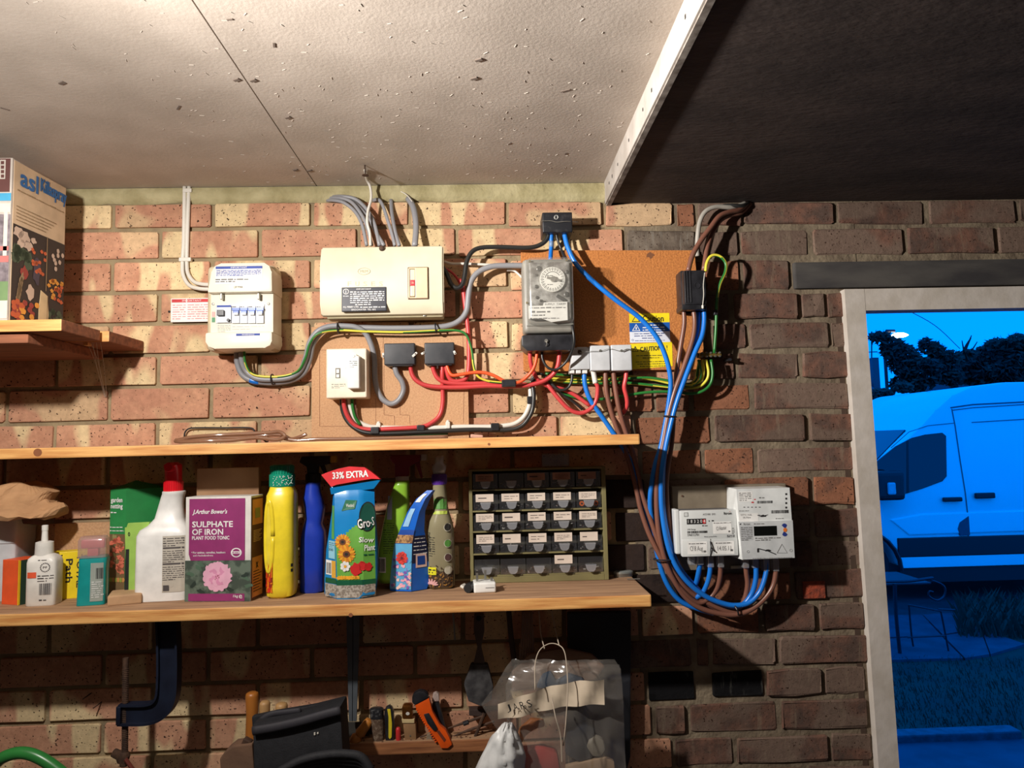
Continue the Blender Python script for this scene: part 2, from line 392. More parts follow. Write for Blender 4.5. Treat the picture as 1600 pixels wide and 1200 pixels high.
MB().box(sx-.03, sx+.03, -3.5, .12, ZC+.013, ZC+.05).build('batten', PINED, ce)
MB().box(XF+.004, 2.9, -3.5, .12, ZS, ZS+.006).build('soffit_board', SOFF, ce)
MB().box(-2.3, 2.9, -3.5, .12, ZC+.055, ZC+.075).build('roof_deck', PINED, ce)
# little tears and nail heads on the boards
R = random.Random(4); m = MB()
for i in range(14):
    x, y = R.uniform(-.9, .25), R.uniform(-1.0, -.05); a = R.uniform(0, 3); L = R.uniform(.006, .02)
    m.box(x-L/2, x+L/2, y-.0016, y+.0016, ZC-.0012, ZC+.0003, rot=Matrix.Rotation(a, 3, 'Z'))
for (px, py) in ((97, 129), (370, 124), (396, 125), (741, 122), (462, 265), (484, 266), (748, 93), (450, 183)):
    p = H(px, py, ZC); m.box(p.x-.006, p.x+.006, p.y-.003, p.y+.003, ZC-.002, ZC+.001, rot=Matrix.Rotation(-.5, 3, 'Z'))
m.build('surface_nick', M('nick_brown', (120, 106, 96), .9), ce, kind='stuff')
# fibre flecks
m = MB()
for i in range(420):
    x, y = R.uniform(-.62, .27), R.uniform(-1.0, -.02); a = R.uniform(0, 3); L = R.uniform(.003, .009)
    m.box(x-L/2, x+L/2, y-.0004, y+.0004, ZC-.0007, ZC+.0003, rot=Matrix.Rotation(a, 3, 'Z'))
m.build('fibre_fleck', M('fleck_pale', (206, 196, 184), .9), ce, kind='stuff')
m = MB(); m.box(XF-.004, XF+.008, -3.5, .0, ZS-.002, ZC+.002, .001)
tr = struct('trim_1', m, WHT); tr['label'] = 'white painted fascia strip between the two ceiling heights'
m = MB()
for (px, py) in ((1090, 25), (1032, 140), (1010, 170), (992, 218), (965, 256), (962, 275), (958, 285)):
    p = H(px, py, (ZS+ZC)/2); m.box(XF-.0048, XF-.0035, p.y-.0022, p.y+.0022, (ZS+ZC)/2-.004, (ZS+ZC)/2+R.uniform(.001, .004))
m.build('nail_mark', BLKINK, tr)
MB().box(XF-.0005, XF+.010, -3.5, .0, ZS-.006, ZS-.0025).build('lower_bead', M('bead_grey', (150, 142, 134), .8, 0, (90, 80, 72), 40), tr)
# bricks ------------------------------------------------------------------------
LZ = [2.2782, 2.2144, 2.1419, 2.0669, 1.9939, 1.9215, 1.8486, 1.7698, 1.697, 1.6235, 1.550, 1.4765, 1.403, 1.331, 1.259, 1.1864, 1.113, 1.0414, .968, .895]
RZ = [2.2660, 2.1995, 2.1265, 2.0457, 1.9753, 1.9039, 1.833, 1.7604, 1.6831, 1.613, 1.5375, 1.4647, 1.3983, 1.3265, 1.2538, 1.1817, 1.1115, 1.0362, .9650, .892]
def zc(i, x):
    t = min(1, max(0, (x+.3)/.9)); t = t*t*(3-2*t)
    return LZ[i]*(1-t)+RZ[i]*t
RP = {0: [1055, 1088, 1160, 1306, 1449, 1593], 1: [976, 1088, 1155, 1267, 1416, 1558], 2: [1010, 1100, 1158, 1237], 3: [960, 1092, 1143, 1250, 1291],
      4: [1000, 1110, 1169, 1298], 5: [985, 1090, 1150, 1251], 6: [1022, 1080, 1176], 7: [990, 1113, 1262], 8: [1000, 1099, 1180], 9: [1010, 1130, 1268],
      10: [1040, 1150, 1270], 11: [1010, 1130, 1275], 12: [985, 1100, 1240], 13: [1000, 1085, 1190, 1277], 14: [1085, 1112, 1214, 1370], 15: [1010, 1088, 1110, 1195, 1287],
      16: [1020, 1074, 1218], 17: [1052, 1148, 1298], 18: [1030, 1150, 1260]}
protos = []
def brick_proto(seed, rough):
    RR = random.Random(seed); bm = bmesh.new()
    base = [(-1, -.86), (-.955, -1), (0, -1), (.955, -1), (1, -.86), (1, .86), (.955, 1), (0, 1), (-.955, 1), (-1, .86)]
    if not rough: base = [(-1, -.9), (-.975, -1), (0, -1), (.975, -1), (1, -.9), (1, .9), (.975, 1), (0, 1), (-.975, 1), (-1, .9)]
    j = .035 if rough else .012
    out = [(x*.5+RR.uniform(-j, j)*.35, z*.5+RR.uniform(-j*1.6, j*.8)) for x, z in base]; rings = []
    for yy, ins in ((.5, 0), (-.38 if rough else -.42, 0), (-.5, .045 if rough else .02)):
        rings.append([bm.verts.new((x*(1-ins*.5), yy+(RR.uniform(-.10, .08) if rough and yy < 0 else 0), z*(1-ins*2.2))) for x, z in out])
    n = len(out)
    for a in range(2):
        for b in range(n): bm.faces.new((rings[a][b], rings[a][(b+1) % n], rings[a+1][(b+1) % n], rings[a+1][b]))
    bm.faces.new(rings[2])
    bmesh.ops.recalc_face_normals(bm, faces=bm.faces)
    if bm.faces[-1].normal.y > 0: bmesh.ops.reverse_faces(bm, faces=bm.faces[:])
    me = bpy.data.meshes.new('brick'); bm.to_mesh(me); bm.free(); me.materials.append(BR_L); return me
protos = [brick_proto(k+1, False) for k in range(8)]; rprotos = [brick_proto(k+31, True) for k in range(12)]
nb = 0
outer = MB()
for c in range(len(LZ)-1):
    # perpends
    off = 173 if c % 2 == 0 else 248
    xs = []; base = X(off, 500); k = -12
    while True:
        x = base+k*.2285
        if x > (.30 if c < 18 else 2): break
        xs.append(x); k += 1
    ymid = 500
    yy = {0: 336, 1: 378, 2: 430, 3: 478, 4: 525, 5: 570, 6: 620, 7: 668, 8: 720, 9: 770, 10: 820, 11: 866, 12: 915, 13: 965, 14: 1018, 15: 1066, 16: 1119, 17: 1169, 18: 1210}[c]
    rp = [X(q, yy) for q in RP[c]]
    xs = [x for x in xs if x < rp[0]-.10]+rp
    if xs[-1] < .70: xs.append(.86)
    while xs[-1] < 2.8: xs.append(xs[-1]+.225)
    RR = random.Random(c*13+5)
    for a, b in zip(xs[:-1], xs[1:]):
        mid = (a+b)/2; right = mid > .36+RR.uniform(-.12, .08)
        gx = .0105 if not right else RR.uniform(.009, .016); gz = .010 if not right else RR.uniform(.011, .016)
        x0, x1 = a+gx/2, b-gx/2
        z1 = (zc(c, x0)+zc(c, x1))/2-gz/2; z0 = (zc(c+1, x0)+zc(c+1, x1))/2+gz/2
        # cut round the doorway and its lintel
        if z0 < 2.12 and x1 > .80:
            lim = .853 if z1 < 2.047 else .745
            if z1 < 2.047:
                if x0 > lim-.02 and x0 < 1.83: continue
                if x0 < lim: x1 = min(x1, lim-RR.uniform(0, .012))
            else:
                if x0 < .70: x1 = min(x1, .735)
                elif x0 < 1.95: continue
        elif z0 < 2.12 and z1 > 2.047 and x1 > .735: x1 = .735
        if x1-x0 < .02: continue
        if x1 < -1.22 or x0 > 1.36 or z1 < .925:
            if z1 > .925 or True: outer.box(x0, x1, 0, .02, z0, z1)
            continue
        o = bpy.data.objects.new('brick', rprotos[RR.randrange(12)] if right else protos[RR.randrange(8)]); COL.objects.link(o); o.parent = wall
        dp = .014 if not right else .018
        pr = RR.uniform(-.0015, .0015) if not right else RR.uniform(-.004, .004)
        o.location = ((x0+x1)/2, pr+dp/2, (z0+z1)/2); o.scale = (x1-x0, dp, z1-z0)
        if right: o.rotation_euler = (0, RR.uniform(-.010, .012), 0)
        mt = BR_L if RR.random() < .72 else BR_P
        if right: mt = BR_D if RR.random() < .88 else BR_O
        if right and mid < .62 and c in (7, 8, 6) and RR.random() < .7: mt = BR_O
        px_ = (mid, (z0+z1)/2)
        def near(px, py, r=.045): q = P(px, py); return abs(q.x-mid) < r and abs(q.z-px_[1]) < .03
        if .24 < mid < .40 and 1.34 < px_[1] < 1.66: mt = BR_S
        if near(1031, 375, .07): mt = BR_G
        if near(1048, 1070, .07) or near(1150, 1066, .06): mt = BR_K
        if near(1072, 340, .03) or near(1125, 1125, .02): mt = BR_O
        if c == 0 and .2 < mid < .45: mt = BR_P
        o.material_slots[0].link = 'OBJECT'; o.material_slots[0].material = mt
        nb += 1
for cc in range(12):
    z1 = LZ[-1]-cc*.075-.005
    for k in range(-12, 16):
        x0 = -.9+k*.2285+(cc % 2)*.11
        if x0+.21 > 2.8 or x0 < -2.2: continue
        if .66 < x0 < 1.84: continue
        outer.box(x0, x0+.217, 0, .02, z1-.065, z1)
outer.build('brick_field', BR_D, wall, kind='stuff')
print('bricks', nb)
# cement fillet along the top
m = MB(); RR = random.Random(2)
n = 60; a0, a1 = -2.2, XF-.004; vs = []
for i in range(n+1):
    x = a0+(a1-a0)*i/n
    for (yy, zz) in ((.004, zc(0, x)-.003+RR.uniform(-.003, .003)), (-.004+RR.uniform(-.002, .002), zc(0, x)+.003+RR.uniform(-.002, .003)), (-.006+RR.uniform(-.003, .002), 2.296), (-.002, ZC-.001)):
        vs.append((x, yy, zz))
m.add(vs, [(i*4+k, (i+1)*4+k, (i+1)*4+k+1, i*4+k+1) for i in range(n) for k in range(3)])
m.build('cement_fillet', CEM, wall, smooth=True)
m = MB(); m.box(X(1240, 430), 1.98, -.006, .06, Zz(1400, 449), Zz(1400, 408), .004)
m.build('lintel', LINT, wall)
# shard patch of red brick
a = R4(1254, 908, 1289, 935, 0)
MB().box(a[0], a[1], -.0032, .004, a[2], a[3], .002).build('brick_patch', M('broken_red_brick', (168, 72, 44), .95, 0, (110, 54, 40), 60, .6), wall)
# door ----------------------------------------------------------------------------
door = bpy.data.objects.new('door_1', None); COL.objects.link(door); door['kind'] = 'structure'
door['label'] = 'open doorway in a grey-white painted timber frame at the right'
zt = Zz(1319, 454); zb = Zz(1352, 487)
zi = zb
def jamb(xa0, xb0, xa1, xb1, z0, z1, y0=-.016, y1=.030):
    m = MB(); v = [(xa0, y0, z0), (xb0, y0, z0), (xb1, y0, z1), (xa1, y0, z1), (xa0, y1, z0), (xb0, y1, z0), (xb1, y1, z1), (xa1, y1, z1)]
    m.add(v, [(0, 1, 2, 3), (7, 6, 5, 4), (0, 4, 5, 1), (1, 5, 6, 2), (2, 6, 7, 3), (3, 7, 4, 0)]); return m
xa1, xb1 = X(1319.5, 454, .016), X(1352.5, 487, .016); xa0, xb0 = X(1372, 1187, .016), X(1404.5, 1187, .016); z12 = Zz(1390, 1187, .016)
t = (0-z12)/(zt-z12)
ja, jb = xa0+(xa1-xa0)*t, xb0+(xb1-xb0)*t
jamb(ja, jb, xa1, xb1, .0, zt).build('jamb', FRAME, door)
jamb(1.775, 1.83, 1.775, 1.83, .0, zt).build('jamb', FRAME, door)
MB().box(xb1-.001, 1.775, -.0155, .030, zi, zt).build('head', FRAME, door)
MB().box(ja, 1.83, -.02, .10, -.02, .035, .004).build('threshold', PINED, door)
MB().box(xa1-.014, xa1-.002, .004, .03, .2, zt-.02).build('packing_strip', M('gap_brown', (74, 56, 44), .9), door)
#OUTSIDE
# ------------------------------------------------------------------ outside
GZ = -.06
GRASS = M('lawn', (34, 52, 34), 1, 0, (26, 40, 28), 3, .8, bscale=60, coord='Object')
PAVE = M('wet_paving', (62, 66, 78), .8, 0, (46, 50, 62), 5, .3)
g = MB(); g.box(-6, 30, .11, 40, GZ-.3, GZ)
gr = g.build('lawn', GRASS); tag(gr, 'dark dusk lawn stretching out behind the doorway', 'grass', kind='structure')
TARM = M('wet_tarmac', (50, 52, 56), .6, 0, (36, 38, 42), 8)
dv = MB().box(-4, 24, 5.15, 9.2, GZ-.05, GZ+.012).build('driveway', TARM); tag(dv, 'dark driveway strip under the parked van', 'driveway', kind='structure')
pv = bpy.data.objects.new('garden_path', None); COL.objects.link(pv); pv['kind'] = 'structure'; pv['label'] = 'pale paving slabs set in the lawn beyond the doorway'
def gp(px, py): return H(px, py, GZ+.02)
for q in (((1372, 962), (1440, 960), (1470, 992), (1378, 996)), ((1378, 998), (1471, 994), (1505, 1028), (1385, 1031)), ((1442, 960), (1490, 957), (1530, 982), (1473, 991)), ((1474, 993), (1532, 984), (1546, 1022), (1508, 1028)), ((1534, 984), (1560, 992), (1602, 1006), (1548, 1022))):
    pts = [gp(*a) for a in q]; m = MB()
    v = [(p.x, p.y, GZ+.02) for p in pts]+[(p.x, p.y, GZ-.05) for p in pts]
    m.add(v, [(3, 2, 1, 0), (0, 1, 5, 4), (1, 2, 6, 5), (2, 3, 7, 6), (3, 0, 4, 7)]); m.build('slab', PAVE, pv)
y0 = H(1500, 1143, GZ+.02).y
m = MB(); m.box(-3, 6, .11, y0-.10, GZ-.1, GZ+.008)
pt = m.build('doorstep_paving', PAVE); tag(pt, 'smooth dark paving just outside the doorway', 'paving', kind='structure')
m = MB(); m.box(-3, H(1574, 1143, GZ).x, y0-.10, y0, GZ-.1, GZ+.05, .01)
kb = m.build('kerb', M('kerb_stone', (70, 74, 84), .6, 0, (48, 50, 58), 20, .4)); tag(kb, 'low kerb edging between lawn and doorstep paving', 'kerb', kind='structure')
# grass tufts
R = random.Random(9); m = MB()
for i in range(2600):
    if i < 1500: px, py = R.uniform(1370, 1600), R.uniform(1030, 1140)
    else: px, py = R.uniform(1500, 1615), R.uniform(950, 1000)
    p = H(px, py, GZ); h = R.uniform(.02, .05) if i < 1500 else R.uniform(.05, .24)
    a = R.uniform(-.6, .6)*h; wd = .004 if i < 1500 else .007
    m.add([(p.x-wd, p.y, GZ-.005), (p.x+wd, p.y, GZ-.005), (p.x+a*.5, p.y+a*.2, GZ+h*.6), (p.x+a, p.y, GZ+h)], [(0, 1, 2), (0, 2, 3)])
gb = m.build('grass_blades', M('grass_blade', (50, 62, 46), .9)); tag(gb, 'rough blades of grass and long tufts on the lawn', 'grass', kind='stuff')
# van ---------------------------------------------------------------------------
VY = 6.0
def V(px, py, d=-VY): q = P(px, py, d); return (q.x, q.z)
VW = M('van_paint', (236, 238, 240), .25, 0, (232, 234, 236), 2)
VG = M('van_glass', (14, 16, 22), .08, spec=.6); VB = M('van_black_trim', (16, 17, 20), .5)
van = thing('van', 'white high-roof panel van parked sideways beyond the open doorway', 'van', (5.5, VY, GZ))
top = [(1300, 830), (1310, 775), (1365, 738), (1403, 700), (1437, 668), (1462, 640), (1488, 617), (1520, 603), (1570, 597)]
pts = [V(*a) for a in top]+[(10.4, P(1600, 596, -VY).z+.0), (10.4, V(1600, 880)[1]), V(1413, 887)]
cx, cz = V(1345, 893)
arch = [(cx+.43*math.cos(q), cz+.43*math.sin(q)) for q in [i*math.pi/12 for i in range(0, 13)]]
pts = pts[:-1]+[(arch[0][0], V(1413, 887)[1])]+arch[1:]+[(arch[-1][0]-.35, cz), ]
MB().prism(pts, VY, VY+1.95, .05).build('body', VW, van, auto=40)
def panel(name, px, dy, mat, y=VY, bev=.004, par=None, dep=.02):
    return MB().prism([V(a, b) for a, b in px], y-dy, y+dep, bev).build(name, mat, par or van)
panel('window', [(1366, 724), (1400, 697), (1425, 684), (1445, 679), (1472, 676), (1478, 681), (1479, 744), (1472, 752), (1440, 764), (1400, 776), (1366, 779)], .006, VG)
panel('window_divider', [(1416, 689), (1419, 687), (1420, 770), (1416, 771)], .010, VB)
# windscreen on the raked front
a, b = V(1372, 733), V(1434, 672); ws = MB()
def lerp(t): return (a[0]+(b[0]-a[0])*t, a[1]+(b[1]-a[1])*t)
p0, p1 = lerp(.02), lerp(.98); nx, nz = -(b[1]-a[1]), (b[0]-a[0]); L_ = math.hypot(nx, nz); nx /= L_; nz /= L_
o_ = .022
ws.add([(p0[0]+nx*o_, VY+.16, p0[1]+nz*o_), (p1[0]+nx*o_, VY+.20, p1[1]+nz*o_), (p1[0]+nx*o_, VY+1.75, p1[1]+nz*o_), (p0[0]+nx*o_, VY+1.79, p0[1]+nz*o_),
        (p0[0], VY+.16, p0[1]), (p1[0], VY+.20, p1[1]), (p1[0], VY+1.75, p1[1]), (p0[0], VY+1.79, p0[1])], [(0, 1, 2, 3), (4, 5, 1, 0), (5, 6, 2, 1), (6, 7, 3, 2), (7, 4, 0, 3)])
ws.build('windscreen', VG, van)
zs0, zs1 = V(1500, 838)[1], V(1500, 868)[1]
MB().box(arch[0][0]-.02, 10.3, VY-.018, VY+.05, zs1, zs0, .01).build('side_cladding', VB, van)
MB().box(arch[0][0], 10.3, VY-.012, VY+.05, V(1500, 882)[1]-.02, zs1, .006).build('sill', VW, van)
MB().box(arch[0][0], 10.3, VY+.02, VY+1.9, V(1500, 888)[1]-.14, V(1500, 888)[1]+.04).build('underbody', VB, van)
m = MB().tube([(q[0], VY-.012, q[1]) for q in arch[:11]], .022, 6); m.build('wheel_arch_trim', VB, van)
for wx in (cx, 9.3):
    wh = MB().lathe([(.0, -.01), (.16, -.01), (.30, -.02), (.335, .02), (.345, .1), (.335, .2), (0, .2)], (wx, VY+.02, GZ+.012+.345), 28, 'y').build('wheel', M('tyre', (14, 14, 15), .8), van, auto=40)
    MB().lathe([(0, -.03), (.05, -.03), (.19, -.015), (.2, .0), (0, 0)], (wx, VY+.018, GZ+.012+.345), 20, 'y').build('hub_cap', M('hub_grey', (120, 122, 126), .4), wh)
# side door seam, sliding rail and swage lines
def seam(name, pp, r=.006): MB().tube([(V(*q)[0], VY-.002, V(*q)[1]) for q in pp], r, 6).build(name, VB2, van)
VB2 = M('van_seam', (96, 100, 108), .6)
seam('door_seam', [(1487, 639), (1492, 665), (1500, 720), (1508, 770), (1512, 806), (1513, 838)])
seam('roof_rail', [(1485, 637), (1520, 632), (1600, 628)], .008)
seam('roof_rail', [(1488, 641), (1520, 637), (1600, 632)], .005)
seam('window_frame_line', [(1392, 700), (1420, 675), (1450, 665), (1491, 661)], .004)
seam('swage_line', [(1518, 660), (1600, 655)], .005)
sw = V(1500, 793)[1]
MB().prism([(V(1390, 812)[0], V(1390, 812)[1]), (V(1440, 803)[0], V(1440, 803)[1]), (10.3, V(1600, 793)[1]), (10.3, V(1600, 826)[1]), (V(1420, 836)[0], V(1420, 836)[1])], VY-.014, VY+.02, .012).build('lower_door_moulding', VW, van)
panel('fuel_flap', [(1512, 806), (1498, 816), (1495, 826), (1499, 837), (1514, 836)], .02, M('van_flap_grey', (70, 76, 90), .6))  # flap in a darker grey than the body paint
for a in ((1470, 777, 1500, 783), (1520, 770, 1551, 778)):
    b = [V(a[0], a[1]), V(a[2], a[3])]
    MB().box(b[0][0], b[1][0], VY-.05, VY-.015, b[1][1], b[0][1], .012).build('door_handle', VB, van)
q0, q1 = V(1352, 735), V(1397, 779)
mi = MB().box(q0[0], q1[0]+.0, VY-.24, VY-.10, q1[1], q0[1], .05, 3).build('wing_mirror', VB, van)
q0, q1 = V(1386, 754, -VY+.24), V(1399, 773, -VY+.24)
MB().box(q0[0], q1[0], VY-.27, VY-.2, q1[1], q0[1], .02, 3).build('indicator', M('mirror_pale', (190, 196, 205), .3), mi)
p = V(1440, 625, -VY-.9); MB().tube([(p[0], VY+.9, p[1]-.02), (p[0]+.10, VY+.9, p[1]+.16)], .012, 6).build('aerial', VB, van)
# trees, houses, street lamp -------------------------------------------------------
def tree(name, label, blobs, trunk, Y, mat, seed, n, leaf, grp=None):
    R = random.Random(seed); t = thing(name, label, 'tree', (P(*trunk[0], -Y).x, Y, GZ), group=grp)
    m = MB()
    tot = sum(b[2]*b[3] for b in blobs)
    for (px, py, rx, ry) in blobs:
        k = int(n*(rx*ry)/tot); sc = (D+Y)/F
        for i in range(k):
            q = R.uniform(0, 6.283); rr = R.random()**.6; c = P(px+rx*rr*math.cos(q), py+ry*rr*math.sin(q), -Y-R.uniform(-.9, .9)*rx*sc)
            a = Vector((R.uniform(-1, 1), R.uniform(-1, 1), R.uniform(-1, 1))).normalized(); b = a.orthogonal().normalized()
            s_ = leaf*R.uniform(.6, 1.4)
            m.add([c-a*s_, c+b*s_*.5, c+a*s_, c-b*s_*.5], [(0, 1, 2, 3)])
    m.build('foliage', mat, t, kind='stuff')
    m = MB(); tp = [P(x, y, -Y) for x, y in trunk]; base = Vector((tp[0].x, Y, GZ-.05))
    sp = smoothpath([base]+tp, 4); m.tube(sp, .1, 7, radii=[.13-.115*i/(len(sp)-1) for i in range(len(sp))])
    m.build('trunk', M('bark', (40, 34, 30), .9), t); return t
LEAF = M('dusk_leaf', (34, 46, 30), .9, 0, (22, 32, 22), 2); LEAF2 = M('dusk_leaf_pale', (44, 60, 44), .9, 0, (30, 42, 32), 2)
tree('broadleaf_tree', 'dark loose-crowned tree left of the van roof below the street lamp', [(1375, 527, 18, 9), (1395, 545, 20, 18), (1412, 563, 28, 24), (1440, 580, 40, 22), (1447, 540, 12, 12), (1462, 548, 14, 14), (1482, 560, 24, 12), (1430, 600, 30, 14), (1400, 600, 10, 10), (1480, 585, 24, 16)], [(1440, 640), (1430, 590), (1400, 550), (1370, 530)], 15, LEAF, 3, 5200, .075)
tree('bushy_tree', 'dense dark tree behind the right part of the van roof', [(1520, 580, 26, 22), (1545, 560, 24, 22), (1560, 545, 22, 16), (1590, 540, 24, 18), (1590, 575, 30, 22), (1555, 585, 34, 16)], [(1560, 640), (1560, 570)], 17, LEAF, 5, 5200, .09)
tree('bare_branched_tree', 'half-bare tree with forked twigs between the two leafy trees', [(1500, 560, 10, 10), (1515, 552, 12, 6), (1492, 590, 14, 14)], [(1492, 640), (1492, 585), (1502, 560), (1510, 541), (1517, 528)], 16, LEAF, 8, 500, .08)
t = bpy.data.objects['bare_branched_tree']
for a in (((1497, 572), (1506, 548), (1503, 532)), ((1500, 565), (1517, 550), (1527, 534)), ((1510, 541), (1514, 534), (1518, 524))):
    MB().tube([P(x, y, -16) for x, y in a], .025, 5, radii=[.035, .022, .010]).build('branch', MC['bark'], t)
tree('low_shrub', 'low dark shrub at the left edge of the view above the van bonnet', [(1372, 620, 18, 12), (1385, 615, 12, 8), (1410, 605, 16, 8)], [(1380, 650), (1380, 625)], 11, LEAF2, 11, 1100, .05)
HW = M('dusk_house_wall', (88, 86, 92), .9); HR = M('dusk_roof', (70, 68, 76), .8)
def house(px0, px1, pyr, pye, Y, label, chim=None):
    h = thing('house', label, 'house', (P(px0, pye, -Y).x, Y, GZ)); a, b = P(px0, pye, -Y), P(px1, pye, -Y); rdg = P(px0, pyr, -Y).z
    MB().box(a.x, b.x, Y, Y+6, GZ-.05, a.z).build('wall', HW, h)
    m = MB(); m.add([(a.x-.2, Y-.3, a.z-.05), (b.x+.2, Y-.3, a.z-.05), (b.x+.2, Y+3, rdg), (a.x-.2, Y+3, rdg), (a.x-.2, Y+6.3, a.z-.05), (b.x+.2, Y+6.3, a.z-.05)], [(0, 1, 2, 3), (3, 2, 5, 4), (0, 3, 4), (1, 5, 2), (0, 4, 5, 1)])
    m.build('roof', HR, h)
    if chim:
        c0, c1 = P(chim[0], chim[2], -Y-3), P(chim[1], chim[2], -Y-3); MB().box(c0.x, c1.x, Y+2.7, Y+3.4, rdg-1.5, c0.z).build('chimney', HW, h)
        MB().tube([P(chim[0]+5, chim[2]+2, -Y-3), P(chim[0]+5, chim[2]-42, -Y-3)], .03, 5).build('aerial', HW, h)
        q = P(chim[0]+5, chim[2]-10, -Y-3); MB().box(q.x-.25, q.x+.25, Y+2.98, Y+3.02, q.z-.02, q.z+.02).build('aerial_bar', HW, h)
    return h
house(1366, 1402, 582, 640, 26, 'far dark house with chimney and aerial at the left of the doorway view', (1357, 1367, 560))
house(1568, 1640, 545, 600, 30, 'far dark house half hidden behind the dense tree')
sl = thing('street_lamp', 'lit street lamp glowing white above the loose-crowned tree', 'street lamp', (P(1395, 524, -20).x, 20, GZ))
q = P(1393, 520, -20); MB().tube([(q.x-.25, 20, GZ-.05), (q.x-.25, 20, q.z-.1), (q.x-.15, 20, q.z+.06), (q.x+.1, 20, q.z+.05)], .05, 7).build('post', VB, sl)
q = P(1405, 524, -20); MB().loft([(q.z-.07, q.x, 20, .05, .06, 2), (q.z-.05, q.x, 20, .18, .12, 2), (q.z, q.x, 20, .28, .18, 2), (q.z+.06, q.x, 20, .16, .12, 2), (q.z+.08, q.x, 20, .05, .05, 2)], 16).build('lamp_head', M('lamp_white', (255, 255, 255), .5, emit=14), sl, smooth=True)
wv = MB().tube(smoothpath([P(1405, 478, -13), P(1460, 508, -14), P(1500, 545, -15)], 5), .008, 5).build('overhead_wire', VB); tag(wv, 'thin overhead wire crossing the sky above the trees', 'wire')
# garden table and chair
TM = M('garden_metal', (46, 50, 58), .4, .5)
tb = thing('garden_table', 'small metal garden table with curled frame at the left of the lawn', 'table', tuple(H(1400, 1025, GZ)))
Yt = tb.location.y; dd = -Yt
def tt(pp, r=.008): return MB().tube(smoothpath([P(x, y, dd) for x, y in pp], 4), r, 6)
tt([(1350, 912), (1385, 909), (1420, 908), (1450, 904), (1458, 903)], .012).build('table_top_rim', TM, tb)
q = [P(1345, 915, dd), P(1455, 910, dd)]; MB().box(q[0].x, q[1].x, Yt, Yt+.5, q[1].z-.015, q[1].z, .004).build('table_top', TM, tb)
tt([(1398, 912), (1400, 960), (1407, 1030)], .014).build('leg', TM, tb); tt([(1366, 920), (1372, 1030)], .012).build('leg', TM, tb)
tt([(1452, 905), (1474, 915), (1476, 930), (1465, 938), (1452, 932), (1452, 924), (1458, 925)]).build('scroll', TM, tb)
cr = thing('garden_chair', 'thin-legged metal garden chair standing on the paving slabs', 'chair', tuple(H(1482, 1017, GZ+.02)))
dd = -cr.location.y
for pp in (((1470, 955), (1476, 985), (1482, 1017)), ((1420, 945), (1424, 990), (1427, 1010)), ((1418, 996), (1478, 993)), ((1420, 945), (1470, 955)), ((1466, 952), (1492, 953))):
    tt(pp, .007).build('leg' if len(pp) == 3 else 'rail', TM, cr)
# ------------------------------------------------------------------ shelves
ST = 1.394
def shelf(name, label, x0, x1, d0, d1, z0, z1, parent=None, nick=True):
    t = thing(name, label, 'shelf', ((x0+x1)/2, -(d0+d1)/2, z0))
    m = MB(); m.box(x0, x1, -d1, -d0, z0, z1, .003)
    o = m.build('board', [PINE, PINE2], t)
    for p in o.data.polygons:
        if p.normal.z > .8: p.material_index = 1
    return t
xr = X(1018, 940, .21)
sl_ = shelf('wall_shelf', 'long lower pine shelf full of bottles and boxes with dusty top', -2.19, xr, .001, .21, ST-.024, ST)
MB().box(X(985, 950, .19), xr+.002, -.2, -.03, ST-.030, ST-.0245, .001).build('under_batten', PINE, sl_)
su = shelf('wall_shelf', 'upper pine shelf at eye level under the fuse boxes with clear hose on it', -2.19, X(1000, 690, .205), .001, .205, 1.692, 1.7135)
for px, py, r in ((59, 707, 6), (850, 690, 0), (548, 961, 3), (764, 694, 2)):
    if r:
        dd = .205 if py < 750 else .21; p = P(px, py, dd); m = MB(); m.ellipse(p.x, p.z, r*.0014, r*.0013, -dd-.0004); m.build('knot', M('knot_brown', (140, 84, 50), .7), su if py < 750 else sl_)
xa = X(97, 508, .30)
t3 = thing('wall_shelf', 'short high pine shelf at top left carrying the picture boxes', 'shelf', (-1.2, -.16, 1.93))
zt3 = Zz(50, 499.5, .30); zb3 = Zz(50, 518, .30)
for (a, b, xe) in ((.302, .165, xa), (.155, .004, X(170, 535, .15)+.003)):
    o = MB().box(-2.19, xe, -a, -b, zb3, zt3, .002).build('plank', [PINE, PINED], t3)
    for p in o.data.polygons:
        if p.normal.z < -.8 or p.normal.x > .8: p.material_index = 1
MB().box(-1.5, X(110, 545, .15), -.29, -.02, zb3-.02, zb3-.0005, .002).build('bearer', PINED, t3)
MB().box(X(150, 545, .1), X(157, 545, .1), -.150, -.135, zb3-.006, zt3-.002, .001).build('end_chip', PINE, t3)
# cobweb
m = MB(); c0 = P(143, 522, .16); c1 = P(165, 620, .005)
for k in range(5):
    o_ = Vector((.004*(k-2), 0, 0)); m.tube(smoothpath([c0+o_*2, (c0*.5+c1*.5)+o_+Vector((.004*math.sin(k*2), 0, .01*math.cos(k))), c1+o_*.3], 6), .00045, 4)
cw = m.build('cobweb', M('cobweb_grey', (200, 190, 176), .9)); tag(cw, 'dusty cobweb strands hanging from the high left shelf', 'cobweb')
# tool shelf low
TZ = 1.067
ts = thing('tool_shelf', 'rough low shelf with upright hand tools at the bottom', 'shelf', (-.15, -.025, TZ-.024))
o = MB().box(X(415, 1185, .05), X(800, 1185, .05), -.05, -.001, TZ-.027, TZ, .003).build('board', [wood_mat('tool_shelf_edge', (170, 112, 70), (122, 74, 46)), PINE2], ts)
for p in o.data.polygons:
    if p.normal.z > .8: p.material_index = 1
R = random.Random(6); m = MB()
for i in range(60):
    x, y = R.uniform(-.33, .0), R.uniform(-.047, -.01); s = R.uniform(.0008, .002); m.box(x-s, x+s, y-s, y+s, TZ-.0005, TZ+s, .0003)
m.build('shaving', M('shaving_brown', (110, 76, 54), .9), ts, kind='stuff')

